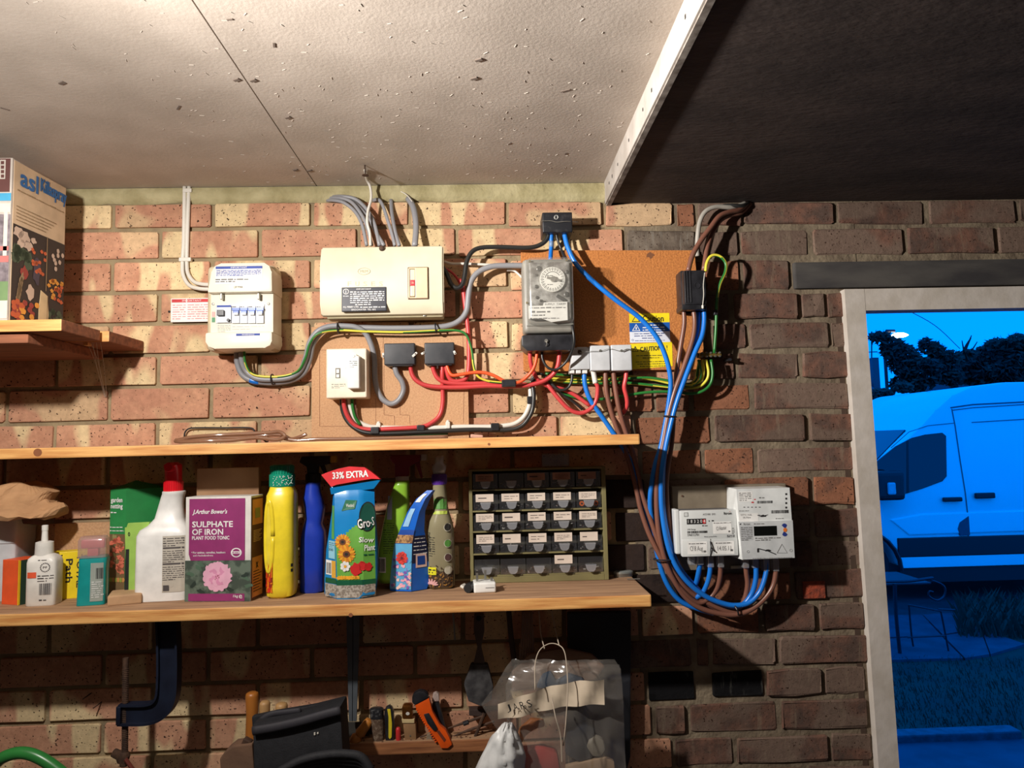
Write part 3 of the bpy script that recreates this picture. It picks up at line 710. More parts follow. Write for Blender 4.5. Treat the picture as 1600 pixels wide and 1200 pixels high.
# ------------------------------------------------------------------ consumer unit
def pbox(px0, py0, px1, py1, d0, d1, bev=0, mb=None, seg=3, mi=None):
    a = R4(px0, py0, px1, py1, d1); mb = mb or MB(); mb.box(a[0], a[1], -d1, -d0, a[2], a[3], bev, seg, mi); return mb
cu = thing('consumer_unit', 'ivory plastic consumer unit with blue breakers and domed hood', 'fuse box', tuple(P(384, 550, .0)))
b = R4(333, 424, 441.5, 553, .0)
MB().box(b[0]+.008, b[1], -.062, -.0005, b[2], b[3], .014, 4).build('base', M('unit_base', (214, 200, 168), .4), cu, auto=40)
def fz(px0, px1, d): return X(px0, 480, d), X(px1, 480, d)
d1 = .082
x0, x1 = fz(326, 428, d1)
MB().box(x0+.002, x1-.002, -.078, -.012, Zz(380, 520, d1), Zz(380, 457, d1), .004).build('front_plate', IVORY, cu, auto=40)
m = MB(); z0, z1 = Zz(380, 458.5, d1), Zz(380, 412, d1)
m.prism([(x0, z0), (x1, z0), (x1-.001, z1-.022), (x1-.006, z1-.008), (x1-.018, z1), (x0+.030, z1), (x0+.016, z1-.006), (x0+.008, z1-.020)], -.094, -.012, .006); m.build('hood', IVORY, cu, auto=50)
m = MB(); z0, z1 = Zz(380, 546, d1), Zz(380, 519.5, d1)
m.prism([(x0-.003, z1), (x0-.003, z0+.016), (x0+.004, z0+.005), (x0+.018, z0), (x1-.016, z0), (x1-.004, z0+.006), (x1, z0+.016), (x1, z1)], -.094, -.012, .006); m.build('lower_cover', IVORY, cu, auto=50)
yh = -.0947
a = R4(337, 416, 410, 444, .094)
m = MB().rect(a[0], a[1], a[2], a[3], yh, 0); m.rect(a[0], a[1], a[3]-.0058, a[3], yh-.0003, 1); m.text('IMPORTANT', a[0]+.033, a[1]-.033, a[3]-.0047, a[3]-.0012, yh-.0006, 0)
m.small(a[0]+.002, a[1]-.003, a[2]+.018, a[3]-.008, yh-.0006, 5, 1, seed=2); m.small(a[0], a[1]-.03, a[2]+.004, a[2]+.013, yh-.0006, 2, 2, seed=5)
m.text('LOFT POWER', a[0]+.040, a[1]-.042, a[2]-.009, a[2]-.004, yh-.0003, 3)
m.build('warning_label', [WCARD, BLUINK, GRINK, BLKINK], cu)
yp = -.0787; P7 = .0787
a = R4(337.5, 476, 413.5, 505, P7)
MB().box(a[0], a[1], yp-.001, yp+.004, a[2], a[3], .0008).build('breaker_window', M('window_grey', (196, 202, 212), .4), cu)
m = pbox(338.5, 478, 361, 504, P7, .084, .001); b = R4(339, 477, 361, 480, .0843); m.rect(b[0], b[1], b[2], b[3], -.0844, 1)
b = R4(339, 497, 353, 504, .0843); m.rect(b[0], b[1], b[2], b[3], -.0844, 2); b = R4(339, 484, 353, 497, .0843)
rc = m.build('residual_current_switch', [M('device_grey', (222, 226, 232), .4), BLUINK, WCARD], cu)
pbox(338.5, 484, 349, 493, .0845, .092, .001).build('toggle', BLK, rc)
b = P(357.5, 500.5, .0846); MB().lathe([(.0028, 0), (.0034, -.004), (.002, -.005)], (b.x, -.0846, b.z), 12, 'y').build('test_button', BLK, rc)
for k in range(4):
    q = 362+k*12.6
    br = pbox(q, 478, q+12, 505, P7, .083, .0008).mat(0).build('circuit_breaker', M('device_grey2', (208, 212, 220), .4), cu)
    m = pbox(q, 481, q+12, 485, .083, .0855, .0006); pbox(q+2, 485, q+10.5, 489.5, .083, .087, .0008, mb=m); m.build('blue_band', M('breaker_blue', (38, 92, 190), .35), br)
    m = pbox(q+2.5, 488.5, q+9.5, 492, .084, .089, .0006); m.build('toggle', WHITE, br)
    b = R4(q+1, 478.3, q+11, 480.5, .0832); MB().small(b[0], b[1], b[2], b[3], -.0834, 1, 0, seed=k).build('small_print', GRINK, br)
m = MB(); b = R4(331, 487, 336, 495, P7); m.rect(b[0], b[1], b[2], b[3], yp-.0002, 0); b = R4(331, 496, 336, 503.5, P7); m.rect(b[0], b[1], b[2], b[3], yp-.0002, 1)
b = R4(340, 507, 360, 519, P7); m.small(b[0], b[1], b[2], b[3], yp-.0002, 5, 2); b = R4(369, 521, 406, 524.5, .0946); m.rect(b[0], b[1], b[2], b[3], -.0948, 3); m.text('WARNING', b[0]+.012, b[1]-.012, b[2]+.001, b[3]-.001, -.095, 4)
b = R4(363, 508, 412, 516, P7); m.small(b[0], b[1], b[2], b[3], yp-.0002, 2, 2, fill=.2)
m.build('stickers', [M('sticker_pink', (238, 176, 170), .6), M('sticker_green', (90, 150, 110), .6), M('pale_print', (190, 190, 188), .7), BLUINK, WINK], cu)
for q in (347, 405):
    p = P(q, 463, .085); MB().box(p.x-.0022, p.x+.0022, -.092, -.076, p.z-.008, p.z+.006, .0015).build('hood_catch', STEEL, cu)
for q in ((333, 475), (419.6, 474.6)):
    p = P(*q, .0787); MB().lathe([(.0030, 0), (.0026, -.0016), (.0008, -.002)], (p.x, -.0787, p.z), 12, 'y').build('screw', STEEL, cu)
# red notice card
nc = thing('notice_card', 'white notice card with red header stuck beside the ivory consumer unit', 'notice', tuple(P(296, 485, 0)))
b = R4(267, 466, 330, 503, .004)
MB().box(b[0], b[1], -.0045, -.0022, b[2], b[3], .0005).build('card', WCARD, nc)
m = MB(); m.rect(b[0]+.002, b[1], b[3]-.0095, b[3]-.002, -.0048, 0); m.text('IMPORTANT', b[0]+.026, b[1]-.022, b[3]-.0078, b[3]-.0038, -.0051, 1); m.rect(b[0]+.035, b[0]+.037, b[3]-.0095, b[3]-.002, -.0052, 1)
m.small(b[0]+.004, b[0]+.034, b[2]+.005, b[3]-.013, -.0048, 7, 2, fill=.4); m.small(b[0]+.038, b[1]-.003, b[2]+.005, b[3]-.013, -.0048, 7, 2, fill=.4, seed=6, last=1)
m.build('print', [REDINK, WINK, PINKINK], nc)
p = P(264.5, 487, .002); MB().lathe([(.0025, .004), (.0028, -.003), (.001, -.004)], (p.x, 0, p.z), 8, 'y').build('fixing_nail', BLK, nc)

# ------------------------------------------------------------------ fuse box
fb = thing('fuse_box', 'large cream metal fuse box with red switch and black dealer label', 'fuse box', tuple(P(597, 495, 0)))
dF = .085; b = R4(499.5, 382, 693, 491, dF)
MB().box(b[0]+.010, b[1]-.003, -.062, -.0185, b[2]-.004, b[3]-.002, .004).build('base', M('cream_base', (196, 184, 150), .5), fb)
zA, zB = Zz(597, 413, dF), Zz(597, 474, dF)
m = MB()
pr = [(b[3], -.066), (b[3]-.002, -.070), (zA, -.0855), (zB, -.0855), (b[2]+.002, -.072), (b[2], -.066), (b[2], -.056), (b[3], -.056)]
vs = [(x, y, z) for x in (b[0], b[1]) for z, y in pr]; n = len(pr)
m.add(vs, [tuple(range(n))[::-1], tuple(range(n, 2*n))]+[(k, (k+1) % n, n+(k+1) % n, n+k) for k in range(n)])
bm = bmesh.new(); me = bpy.data.meshes.new('t'); me.from_pydata(m.v, [], m.f); bm.from_mesh(me); bmesh.ops.recalc_face_normals(bm, faces=bm.faces)
bmesh.ops.bevel(bm, geom=[e for e in bm.edges if abs(e.verts[0].co.x-e.verts[1].co.x) < 1e-5 or e.calc_face_angle(0) > .9], offset=.003, segments=3, affect='EDGES'); bm.verts.index_update()
m = MB().add([v.co.copy() for v in bm.verts], [[v.index for v in f.verts] for f in bm.faces]); bm.free()
m.build('cover', CREAM, fb, auto=35)
yf = -.0861
a = R4(534, 449, 604.5, 487, .083); lab = MB()
lab.box(a[0], a[1], -.0868, -.0802, a[2], a[3], .002, mi=0)
yl = -.0870
lab.text('IMPORTANT', a[0]+.033, a[0]+.065, a[3]-.0062, a[3]-.003, yl, 1); lab.small(a[0]+.019, a[1]-.005, a[2]+.018, a[3]-.0085, yl, 6, 1, fill=.55, seed=8)
lab.small(a[0]+.030, a[1]-.012, a[2]+.0135, a[2]+.0175, yl, 1, 1); lab.text('H.J. PERRY LTD.', a[0]+.004, a[0]+.038, a[2]+.0075, a[2]+.0118, yl, 1, fat=.0003); lab.small(a[0]+.041, a[1]-.003, a[2]+.0075, a[2]+.0115, yl, 1, 1, last=1)
lab.text('BRIDGWATER  TEL: 802', a[0]+.022, a[1]-.024, a[2]+.002, a[2]+.0058, yl, 1)
lab.ellipse(a[0]+.010, a[3]-.0095, .0062, .0062, yl, 20, 1); lab.ellipse(a[0]+.010, a[3]-.0095, .0050, .0050, yl-.0002, 20, 0); lab.text('i', a[0]+.009, a[0]+.011, a[3]-.0135, a[3]-.0055, yl-.0004, 1); lab.small(a[0]+.004, a[0]+.016, a[3]-.021, a[3]-.018, yl, 1, 1, last=1)
lab.build('dealer_label', [M('label_dark', (44, 46, 58), .35), WINK], fb)
m = MB(); 
for i, ch in enumerate('FUSES'):
    q = R4(543+i*12.3, 440, 549+i*12.3, 447, dF); m.text(ch, q[0], q[1], q[2], q[3], yf)
m.build('faint_lettering', M('faint_print', (206, 196, 166), .5), fb)
q = P(569, 424, dF); m = MB(); k = 24
m.tube([(q.x+.0135*math.cos(i*2*math.pi/k), yf, q.z+.0075*math.sin(i*2*math.pi/k)) for i in range(k+1)], .0005, 5); m.text('MEM', q.x-.0085, q.x+.0085, q.z-.003, q.z+.003, yf)
m.build('maker_oval', M('faint_print2', (176, 166, 138), .5), fb)
p = P(596.5, 388, .075); MB().lathe([(.0062, 0), (.0062, -.002), (.0045, -.005), (.0015, -.0058)], (p.x, -.0735, p.z), 18, 'y').build('screw', RUST, fb, auto=30)
sw = pbox(637, 417, 669.5, 467.5, .080, .0885, .002).build('switch_bezel', M('bezel_brown', (120, 90, 60), .5), fb)
m = MB(); a = R4(638.2, 418.2, 668.3, 466.2, .0888)
m.box(a[0]+.0095*1.55, a[1], -.0905, -.085, a[2], a[3], .0015); m.box(a[0], a[0]+.003, -.0902, -.085, a[2], a[3], .001); m.box(a[0], a[1], -.0902, -.085, a[3]-.003, a[3], .001); m.box(a[0], a[1], -.0902, -.085, a[2], a[2]+.003, .001)
m.build('switch_surround', M('switch_peach', (232, 206, 170), .4), sw)
m = MB(); c = a[0]+.0088; 
m.box(c-.0048, c+.0055, -.0915, -.084, a[2]+.028, a[2]+.041, .001, mi=1); m.box(c-.0048, c+.0055, -.0898, -.084, a[2]+.041, a[3]-.004, .001, mi=0); m.box(c-.0048, c+.0055, -.0925, -.084, a[2]+.004, a[2]+.028, .002, mi=0)
m.text('ON', c-.002, c+.003, a[2]+.032, a[2]+.037, -.0918, 0)
m.build('rocker', [M('rocker_cream', (240, 222, 190), .35), M('rocker_red', (206, 44, 60), .4)], sw)
for q in (535, 664):
    p = P(q, 492.5, .06); MB().box(p.x-.003, p.x+.003, -.064, -.058, p.z-.003, p.z+.002, .001).build('clip', STEEL, fb)
# ------------------------------------------------------------------ boards
b = R4(487, 509, 731.5, 684, .015)
bl = thing('backing_board', 'tan chipboard panel under the cream fuse box with pencil lines', 'board', ((b[0]+b[1])/2, -.008, 1.7135))
MB().box(b[0], b[1], -.0165, -.0008, 1.7140, b[3], .001).build('panel', CHIPB, bl)
m = MB()
def pline(*pp):
    for a, c in zip(pp[:-1], pp[1:]):
        a = P(*a, .0168); c = P(*c, .0168); a.y = c.y = -.0168; m.tube([a, c], .0004, 4)
pline((499.5, 547), (499.5, 666), (586, 666)); pline((500, 547), (511, 547)); pline((600, 571), (600, 648), (616.5, 650), (616.5, 664)); pline((625, 620), (625, 648), (640, 649), (640.5, 662)); pline((587, 623), (587, 665)); pline((599, 526), (598.5, 545)); pline((723, 525), (726, 605)); pline((725, 610), (724, 662))
m.build('pencil_lines', M('pencil_brown', (150, 104, 80), .8), bl)
b = R4(816, 391, 1090, 579, .014)
xb_ = X(1103, 560, .014)
br_ = thing('backing_board', 'orange chipboard panel behind the time switch and caution stickers', 'board', ((b[0]+xb_)/2, -.008, b[2]))
m = MB(); zt1 = Zz(816, 391, .015); zt2 = Zz(1082, 391, .015); zb1 = Zz(816, 581, .015); zb2 = Zz(1100, 577, .015)
m.prism([(b[0], zb1+.004), (b[0]+.006, zb1), (xb_-.002, zb2), (X(1085, 391, .015), zt2), (b[0], zt1)], -.0155, -.0008, .001); m.build('panel', CHIPO, br_)
p = P(1016, 399, .0156); MB().ellipse(p.x, p.z, .009, .007, -.0158, 12, wob=.4).build('stain', M('board_stain', (130, 82, 52), .9), br_)
# ------------------------------------------------------------------ time switch
tsw = thing('time_switch', 'old grey time switch with round dial under a clear cover', 'time switch', tuple(P(856, 547, .016)))
b = R4(817, 404, 897, 520, .085)
MB().box(b[0], b[1], -.085, -.0165, b[2], b[3], .012, 4).build('housing', M('grey_housing', (150, 146, 136), .45, 0, (128, 124, 116), 20), tsw, auto=40)
dG = .108; b = R4(823, 402, 896, 506, dG)
MB().box(b[0]+.006, b[1]-.006, -.0995, -.085, b[2]+.012, b[3]-.008, .004).build('mechanism_plate', M('plate_grey', (168, 166, 160), .5, .1, (96, 92, 86), 55, lo=.35, hi=.62), tsw)
m = MB()
bm_ = MB().box(b[0], b[1], -.120, -.084, b[2], b[3], .016, 4); 
fs = [(f, mm) for f, mm in zip(bm_.f, bm_.m) if not all(abs(bm_.v[i][1]+.084) < 1e-4 for i in f)]; bm_.f = [f for f, _ in fs]; bm_.m = [q for _, q in fs]
bm_.build('clear_cover', clear('clear_cover_plastic', (215, 215, 208), .22, .12, .55), tsw, smooth=True)
m = MB(); m.box(b[0]-.001, b[1]+.001, -.0875, -.083, b[2]-.001, b[3]+.001, .012); m.build('cover_flange', M('flange_grey', (136, 134, 126), .4), tsw)
c = P(863.5, 436.5, .105)
dl = MB().lathe([(.0, -.006), (.0275, -.006), (.0285, -.004), (.0285, .0), (0, 0)], (c.x, -.1000, c.z), 40, 'y').build('dial', M('dial_cream', (232, 230, 220), .5), tsw, auto=30)
m = MB()
for k in range(48):
    q = k*math.pi/24; r0 = .0215 if k % 2 else .0195
    a = Vector((math.cos(q), 0, math.sin(q))); m.tube([Vector((c.x, -.1063, c.z))+a*r0, Vector((c.x, -.1063, c.z))+a*.0265], .00035 if k % 2 else .0006, 4)
for k in range(1, 12): m.tube([(c.x+.017*math.cos(.3+k*.22), -.1065, c.z+.017*math.sin(.3+k*.22)), (c.x+.017*math.cos(.3+(k+1)*.22), -.1065, c.z+.017*math.sin(.3+(k+1)*.22))], .0006, 4)
m.small(c.x-.012, c.x+.012, c.z+.007, c.z+.010, -.1063, 1); m.small(c.x-.012, c.x+.008, c.z-.013, c.z-.010, -.1063, 1)
m.build('dial_marks', BLKINK, dl)
m = MB(); m.lathe([(0, -.012), (.006, -.012), (.0065, -.006), (0, -.006)], (c.x+.001, -.1000, c.z), 16, 'y'); m.box(c.x-.014, c.x+.018, -.110, -.107, c.z-.0028, c.z+.0028, .001, rot=Matrix.Rotation(.25, 3, 'Y')); m.build('hand', STEEL, dl)
m = MB()
for i, (q, s) in enumerate((((838, 448), .004), ((839, 465), .0035), ((845, 470), .003), ((842, 420), .006), ((886, 425), .004), ((885, 460), .006), ((838, 430), .003), ((850, 472), .003))):
    p = P(*q, .1); m.lathe([(s*.6, -.004), (s, -.003), (s, 0), (0, 0)], (p.x, -.0993, p.z), 12, 'y')
p = P(877, 466, .1); m.box(p.x-.012, p.x+.012, -.103, -.099, p.z-.004, p.z+.003, .001, rot=Matrix.Rotation(.6, 3, 'Y'))
m.build('gear', M('dark_gear', (82, 80, 76), .4, .5), tsw)
m = MB(); a = R4(826, 477, 887, 503, .1075); f = a[0]+.032
m.prism([(a[0], a[3]-.0), (f, a[3]), (f+.002, a[3]+.007), (a[1], a[3]+.008), (a[1], a[2]+.004), (a[0]+.05, a[2]), (a[0]+.03, a[2]+.008), (a[0], a[2]+.008)], -.1045, -.1035)
yy = -.1048; m.text('SUPPLY  TARIFF', f+.004, a[1]-.003, a[3]+.001, a[3]+.005, yy, 1); m.small(a[0]+.003, a[1]-.004, a[3]-.007, a[3]-.002, yy, 1, 2, last=1); m.small(a[0]+.006, a[1]-.01, a[3]-.017, a[3]-.0095, yy, 1, 2); m.small(a[0]+.004, a[0]+.036, a[3]-.023, a[3]-.019, yy, 1, 1, last=1); m.small(a[0]+.003, a[1]-.018, a[3]-.030, a[3]-.026, yy, 1, 2, last=1)
m.build('paper_label', [M('aged_white', (232, 230, 222), .7), BLKINK, GRINK], tsw)
for q in ((828, 407), (886, 405), (824, 472), (893, 472)):
    p = P(*q, .1); MB().lathe([(.0025, -.006), (.0025, .0)], (p.x, -.0885, p.z), 10, 'y').build('cover_screw', M('brass_dull', (132, 118, 72), .4, .6), tsw)
b = R4(815, 523, 898, 548, .085)
m = MB().prism([(b[0], b[3]-.004), (b[0]+.003, b[3]), (b[1]-.002, b[3]), (b[1], b[3]-.004), (b[1], b[2]+.010), (b[1]-.010, b[2]), (b[0]+.012, b[2]), (b[0], b[2]+.012)], -.088, -.0165, .003); tc_ = m.build('terminal_cover', BLK, tsw, auto=40)
p = P(853.5, 534, .09); MB().lathe([(.004, -.004), (.004, 0)], (p.x, -.0885, p.z+.002), 12, 'y').build('seal_screw', STEEL, tc_); MB().tube(smoothpath([(p.x, -.092, p.z+.002), (p.x+.001, -.094, p.z-.005), (p.x-.001, -.091, p.z-.010)], 4), .0009, 5).build('seal_wire', STEEL, tc_)
# ------------------------------------------------------------------ isolator and junction blocks
iso = thing('isolator_switch', 'ivory double-pole isolator with a raised module on the tan board', 'switch', tuple(P(545, 623, .017)))
b = R4(509.5, 544.5, 573, 622, .072)
MB().box(b[0], b[1], -.072, -.017, b[2], b[3], .004, 3).build('case', M('aged_ivory', (240, 228, 206), .4), iso, auto=40)
mo = pbox(542.5, 556, 561.5, 607, .072, .092, .003).build('cover_module', WHITE, iso, auto=40)
p = P(552.5, 556, .09); MB().lathe([(.007, 0), (.007, -.018), (.003, -.019)], (p.x, -.073, p.z-.001), 16, 'y').build('screw_boss', WHITE, mo, auto=40)
p = P(552.5, 556.5, .093); MB().lathe([(.003, 0), (.0024, -.001)], (p.x, -.0921, p.z), 10, 'y').build('screw', STEEL, mo)
b = R4(545.5, 563, 558, 575, .0925); MB().small(b[0], b[1], b[2], b[3], -.0923, 4, fill=.4).build('small_print', GRINK, mo)
sk = pbox(524, 575, 532, 591, .07, .0726, .0008).build('switch_recess', M('recess_grey', (116, 110, 100), .5), iso)
pbox(525.5, 577, 530, 583, .0722, .0745, .0008).build('rocker', WHITE, sk); pbox(525.5, 585, 530, 590, .0722, .0745, .0008).build('rocker', WHITE, sk)
b = R4(518, 599, 540, 607, .0722); MB().small(b[0], b[1], b[2], b[3], -.0722, 3, fill=.4).build('small_print', GRINK, iso)
p = P(540, 575, .0722); MB().lathe([(.0016, 0), (.0012, -.001)], (p.x, -.072, p.z), 8, 'y').build('screw', STEEL, iso)
CLIP = M('clip_white', (224, 222, 214), .4)
def clip(px, py, rot, par, d=.05, L=.011, w_=.0052):
    p = P(px, py, d); m = MB().box(p.x-L/2, p.x+L/2, -d-.0015, -d+.0015, p.z-w_/2, p.z+w_/2, .0012, rot=Matrix.Rotation(rot, 3, 'Y'))
    m.lathe([(.0016, 0), (.0016, -.0022)], (p.x+.002*math.cos(rot), -d, p.z-.002*math.sin(rot)), 8, 'y', mi=1); m.build('fixing_clip', [CLIP, RUST], par)
def jblock(name, label, q, d0, d1, mat, bev=.003, taper=0):
    t = thing(name, label, 'connector box', tuple(P((q[0]+q[2])/2, q[3], d0)))
    pbox(*q, d0, d1, bev).build('case', mat, t, auto=40); return t
j1 = jblock('connector_block', 'dusty black connector box right of the ivory isolator, fed by grey cable', (600, 536, 648.5, 570), .017, .048, BLK2)
clip(599, 555, 1.5, j1, .02); clip(648, 554, -.75, j1, .050, .014); pbox(604, 570, 645, 572, .02, .044, .001).build('cable_entry', BLK, j1)
j2 = jblock('connector_block', 'dusty black connector box feeding four red cables on the tan board', (663, 535, 710, 569), .017, .048, BLK2)
clip(661, 552, -.4, j2, .049, .009); clip(710.5, 551, 1.2, j2, .049, .009); pbox(667, 569, 706, 571, .02, .044, .001).build('cable_entry', BLK, j2)
MB().lathe([(.0022, -.006), (.0022, .004)], (P(684, 572, .04).x, -.04, P(684, 572, .04).z), 8, 'z').build('screw', RUST, j2)
j3 = jblock('connector_block', 'black connector box at the wall top above the time switch', (847.5, 331.5, 894.5, 363), .001, .068, M('black_crackle', (24, 26, 32), .45, 0, (60, 60, 62), 60, lo=.55, hi=.75))
a, c = P(846, 345.5, .072), P(903, 347, .05); MB().tube(smoothpath([a, P(860, 345, .0705), P(870, 347, .0705), P(885, 346, .0705), P(903, 347, .060)], 5), .0009, 5).build('tie_wire', STEEL, j3)
m = MB(); c = P(869, 339, .07); 
for k in range(5): m.tube([(c.x+.006*math.cos(k*1.3+i)*(.5+.1*k), -.0686, c.z+.005*math.sin(k*1.3+i*1.05)) for i in range(6)], .0004, 4)
m.build('chalk_scribble', M('chalk', (190, 190, 185), .9), j3)
# black henley block right
j4 = thing('henley_block', 'ribbed black connector block at the right edge of the orange board', 'connector box', tuple(P(1083, 484, .016)))
b = R4(1064, 420, 1104, 484, .075)
m = MB(); m.box(b[0]+.004, b[1], -.062, -.0165, b[2], b[3], .004, mi=0); m.box(b[0]+.006, b[1]-.001, -.078, -.05, b[2]+.011, b[3]-.003, .006); m.box(b[0]+.001, b[1]-.002, -.074, -.02, b[2], b[2]+.014, .004)
m.build('case', BLK, j4, auto=40)
m = MB()
for q in (1071, 1074.5, 1079): a = P(q, 450, .078); m.box(a.x-.0008, a.x+.0008, -.0795, -.074, b[2]+.016, b[3]-.006, .0006)
m.build('rib', M('rib_black', (46, 46, 50), .25), j4)
p = P(1089.5, 446, .078); MB().lathe([(.0075, 0), (.0075, -.0012), (.006, -.0014), (.006, -.0006), (.003, -.0006)], (p.x, -.0780, p.z), 18, 'y').build('screw_plug', BLK, j4)
MB().tube(smoothpath([P(1101, 426, .080), P(1099, 445, .082), P(1099.5, 460, .082), P(1098, 476, .080)], 5), .0008, 5).build('seal_wire', CB_WHT, j4)
p = P(1098, 480, .08); MB().lathe([(.0, -.004), (.0025, -.002), (.0025, .004), (0, .006)], (p.x, -.08, p.z), 8, 'z').build('seal', CB_WHT, j4)
# grey henley blocks
gl = ['light grey connector block, leftmost of the three, with slanted left side', 'light grey connector block in the middle of the three beside the time switch', 'light grey connector block, rightmost of the three, touching the caution sticker']
gs = []
for k, q in enumerate(((890, 543, 921, 577), (922, 539.5, 953.5, 579), (955, 538.5, 987.5, 579))):
    t = thing('henley_block', gl[k], 'connector box', tuple(P((q[0]+q[2])/2, q[3], .016)), group='grey connector blocks')
    if k == 0:
        b = R4(890, 543, 921, 577, .055); MB().prism([(b[0], b[2]), (b[1], b[2]), (b[1], b[3]), (b[0]+.009, b[3])], -.055, -.0165, .002).build('case', GREYP, t, auto=40)
        pbox(901, 542, 918, 546, .03, .058, .002).build('screw_lug', GREYP, t)
        for j in range(3): pbox(890+j*10, 578, 898+j*10, 583.5, .022, .050, .002).build('terminal_lip', WHITE, t)
        p = P(906, 550, .057); MB().lathe([(.005, 0), (.004, -.003)], (p.x, -.055, p.z), 12, 'y').build('seal_screw', RUST, t)
    else:
        pbox(*q, .0165, .060, .003).build('case', GREYP, t, auto=40)
        p = P(q[0]+16, 548, .0603); MB().lathe([(.0032, 0), (.0026, -.002)], (p.x, -.0600, p.z), 12, 'y').build('seal_screw', STEEL, t)
    gs.append(t)
MB().tube(smoothpath([P(906, 551, .060), P(922, 549, .064), P(938, 548.5, .064), P(953, 545, .064), P(970, 548.5, .064), P(984, 545, .063)], 5), .0006, 5).build('seal_wire', STEEL, gs[1])
MB().tube(smoothpath([P(972, 549, .064), P(980, 545.5, .065), P(986, 547.5, .063)], 5), .0012, 5).build('seal_wire', STEEL, gs[2])
# caution stickers
cs = thing('caution_sticker', 'yellow, blue and white Caution sticker on the orange board', 'sticker', tuple(P(1015, 512, .016)))
yk = -.0159
def sq(x0, y0, x1, y1, mi, mb, up=0): b = R4(x0, y0, x1, y1, .016); mb.rect(b[0], b[1], b[2], b[3], yk-up, mi)
m = MB(); sq(983, 489.5, 1046, 504, 0, m); sq(983.5, 504, 1046.5, 518, 1, m); sq(984, 518, 1047, 535, 2, m); m.build('sheet', [YELP, M('sticker_blue', (24, 92, 178), .5), M('sticker_white', (226, 230, 240), .5)], cs)
m = MB()
def st(s, x0, y0, x1, y1, mi, fat=0, sk=0): b = R4(x0, y0, x1, y1, .016); m.text(s, b[0], b[1], b[2], b[3], yk-.0003, mi, fat=fat)
st('Caution', 1004, 493, 1036.5, 502.5, 0, .0004)
def tri(x, y0, y1, hw, mi, mi2):
    a, b_, c_ = P(x, y0, .016), P(x-hw, y1, .016), P(x+hw, y1, .016)
    for k, mm, up in ((1, mi, .0003), (.72, mi2, .0005)):
        g_ = (a+b_+c_)/3; m.poly([(g_.x+(q.x-g_.x)*k, yk-up, g_.z+(q.z-g_.z)*k) for q in (b_, c_, a)], mm)
tri(993.5, 492, 503, 6.5, 0, 3); st('!', 992.6, 494.5, 994.3, 501.5, 0); tri(994, 506, 517, 6.5, 1, 4)
b = P(994, 513, .016); m.ellipse(b.x, b.z, .0018, .0034, yk-.0007, 10, 1)
for a in ((1010, 506, 1030, 509.5), (1004, 510, 1038, 513), (1004, 513.7, 1039, 516.8)): b = R4(*a, .016); m.small(b[0], b[1], b[2], b[3], yk-.0003, 1, 1, last=1, seed=int(a[1]))
for a in ((991, 519.5, 1038, 522.5), (991, 523.2, 1036, 526), (1003, 527, 1026, 529.5), (992, 531, 1040, 533)): b = R4(*a, .016); m.small(b[0], b[1], b[2], b[3], yk-.0003, 1, 5, last=1, seed=int(a[1]), fill=.5)
b = P(988.5, 531.5, .016); m.ellipse(b.x, b.z, .0025, .0025, yk-.0003, 12, 5); m.ellipse(b.x, b.z, .0016, .0016, yk-.0005, 12, 6)
m.build('print', [BLKINK, WINK, BLUINK, YELP, MC['sticker_blue'], M('navy_ink', (60, 74, 130), .6), MC['sticker_white']], cs)
c2_ = thing('caution_sticker', 'all-yellow CAUTION sticker beside the right grey connector block', 'sticker', tuple(P(1018, 555, .016)))
m = MB(); a_, b_, c_, d_ = (P(x, y, .016) for x, y in ((985, 577.5), (1051, 572), (1050, 534), (984.5, 537.5))); yk = -.01605
for q in (a_, b_, c_, d_): q.y = yk
m.poly([a_, b_, c_, d_]); m.build('sheet', YELP, c2_)
m = MB()
b = R4(1000, 541.5, 1033, 548.5, .016); m.text('CAUTION', b[0], b[1], b[2], b[3], yk-.0003, 0, rot=.05, fat=.0005)
tri(992.5, 540.5, 549.5, 5, 0, 3); b = R4(1040, 539.5, 1044, 547.5, .016); m.text('!', b[0]+.002, b[1]-.002, b[2], b[3], yk-.0003, 0); b = R4(991.8, 542.5, 993.2, 548.5, .016); m.text('!', b[0], b[1], b[2], b[3], yk-.0008, 0)
for a in ((994, 554, 1036, 556.5), (1004, 558, 1030, 560), (993, 564, 1046, 566), (996, 567.5, 1040, 569.5), (1000, 571, 1040, 573)): b = R4(*a, .016); m.small(b[0], b[1], b[2], b[3], yk-.0003, 1, 0, last=1, seed=int(a[1]), fill=.6)
m.build('print', [BLKINK, WINK, BLUINK, YELP], c2_)
# earth bar
eb = thing('earth_bar', 'brass earthing terminal bar with small screws right of the orange board', 'terminal bar', tuple(P(1110, 555, .02)))
m = MB()
b = R4(1093, 549.5, 1127, 559.5, .035); m.box(b[0], b[1], -.038, -.026, b[2]+.003, b[3]-.002, .001); m.build('bar', M('brass', (176, 146, 84), .35, .8), eb)
for k in range(5):
    for zz in (.25, .8):
        p = b[0]+(b[1]-b[0])*(k+.5)/5; MB().lathe([(.0025, 0), (.0022, -.003)], (p, -.038, b[2]+(b[3]-b[2])*zz), 8, 'y').build('screw', STEEL, eb)
MB().box(b[0]-.002, b[1]+.006, -.027, -.0008, b[2]+.002, b[3]-.001, .002).build('bar_base', BLK, eb)
p = P(1137, 562, .02); MB().box(p.x-.003, p.x+.008, -.025, -.0005, p.z-.003, p.z+.003, .001).build('end_block', BLK, eb)
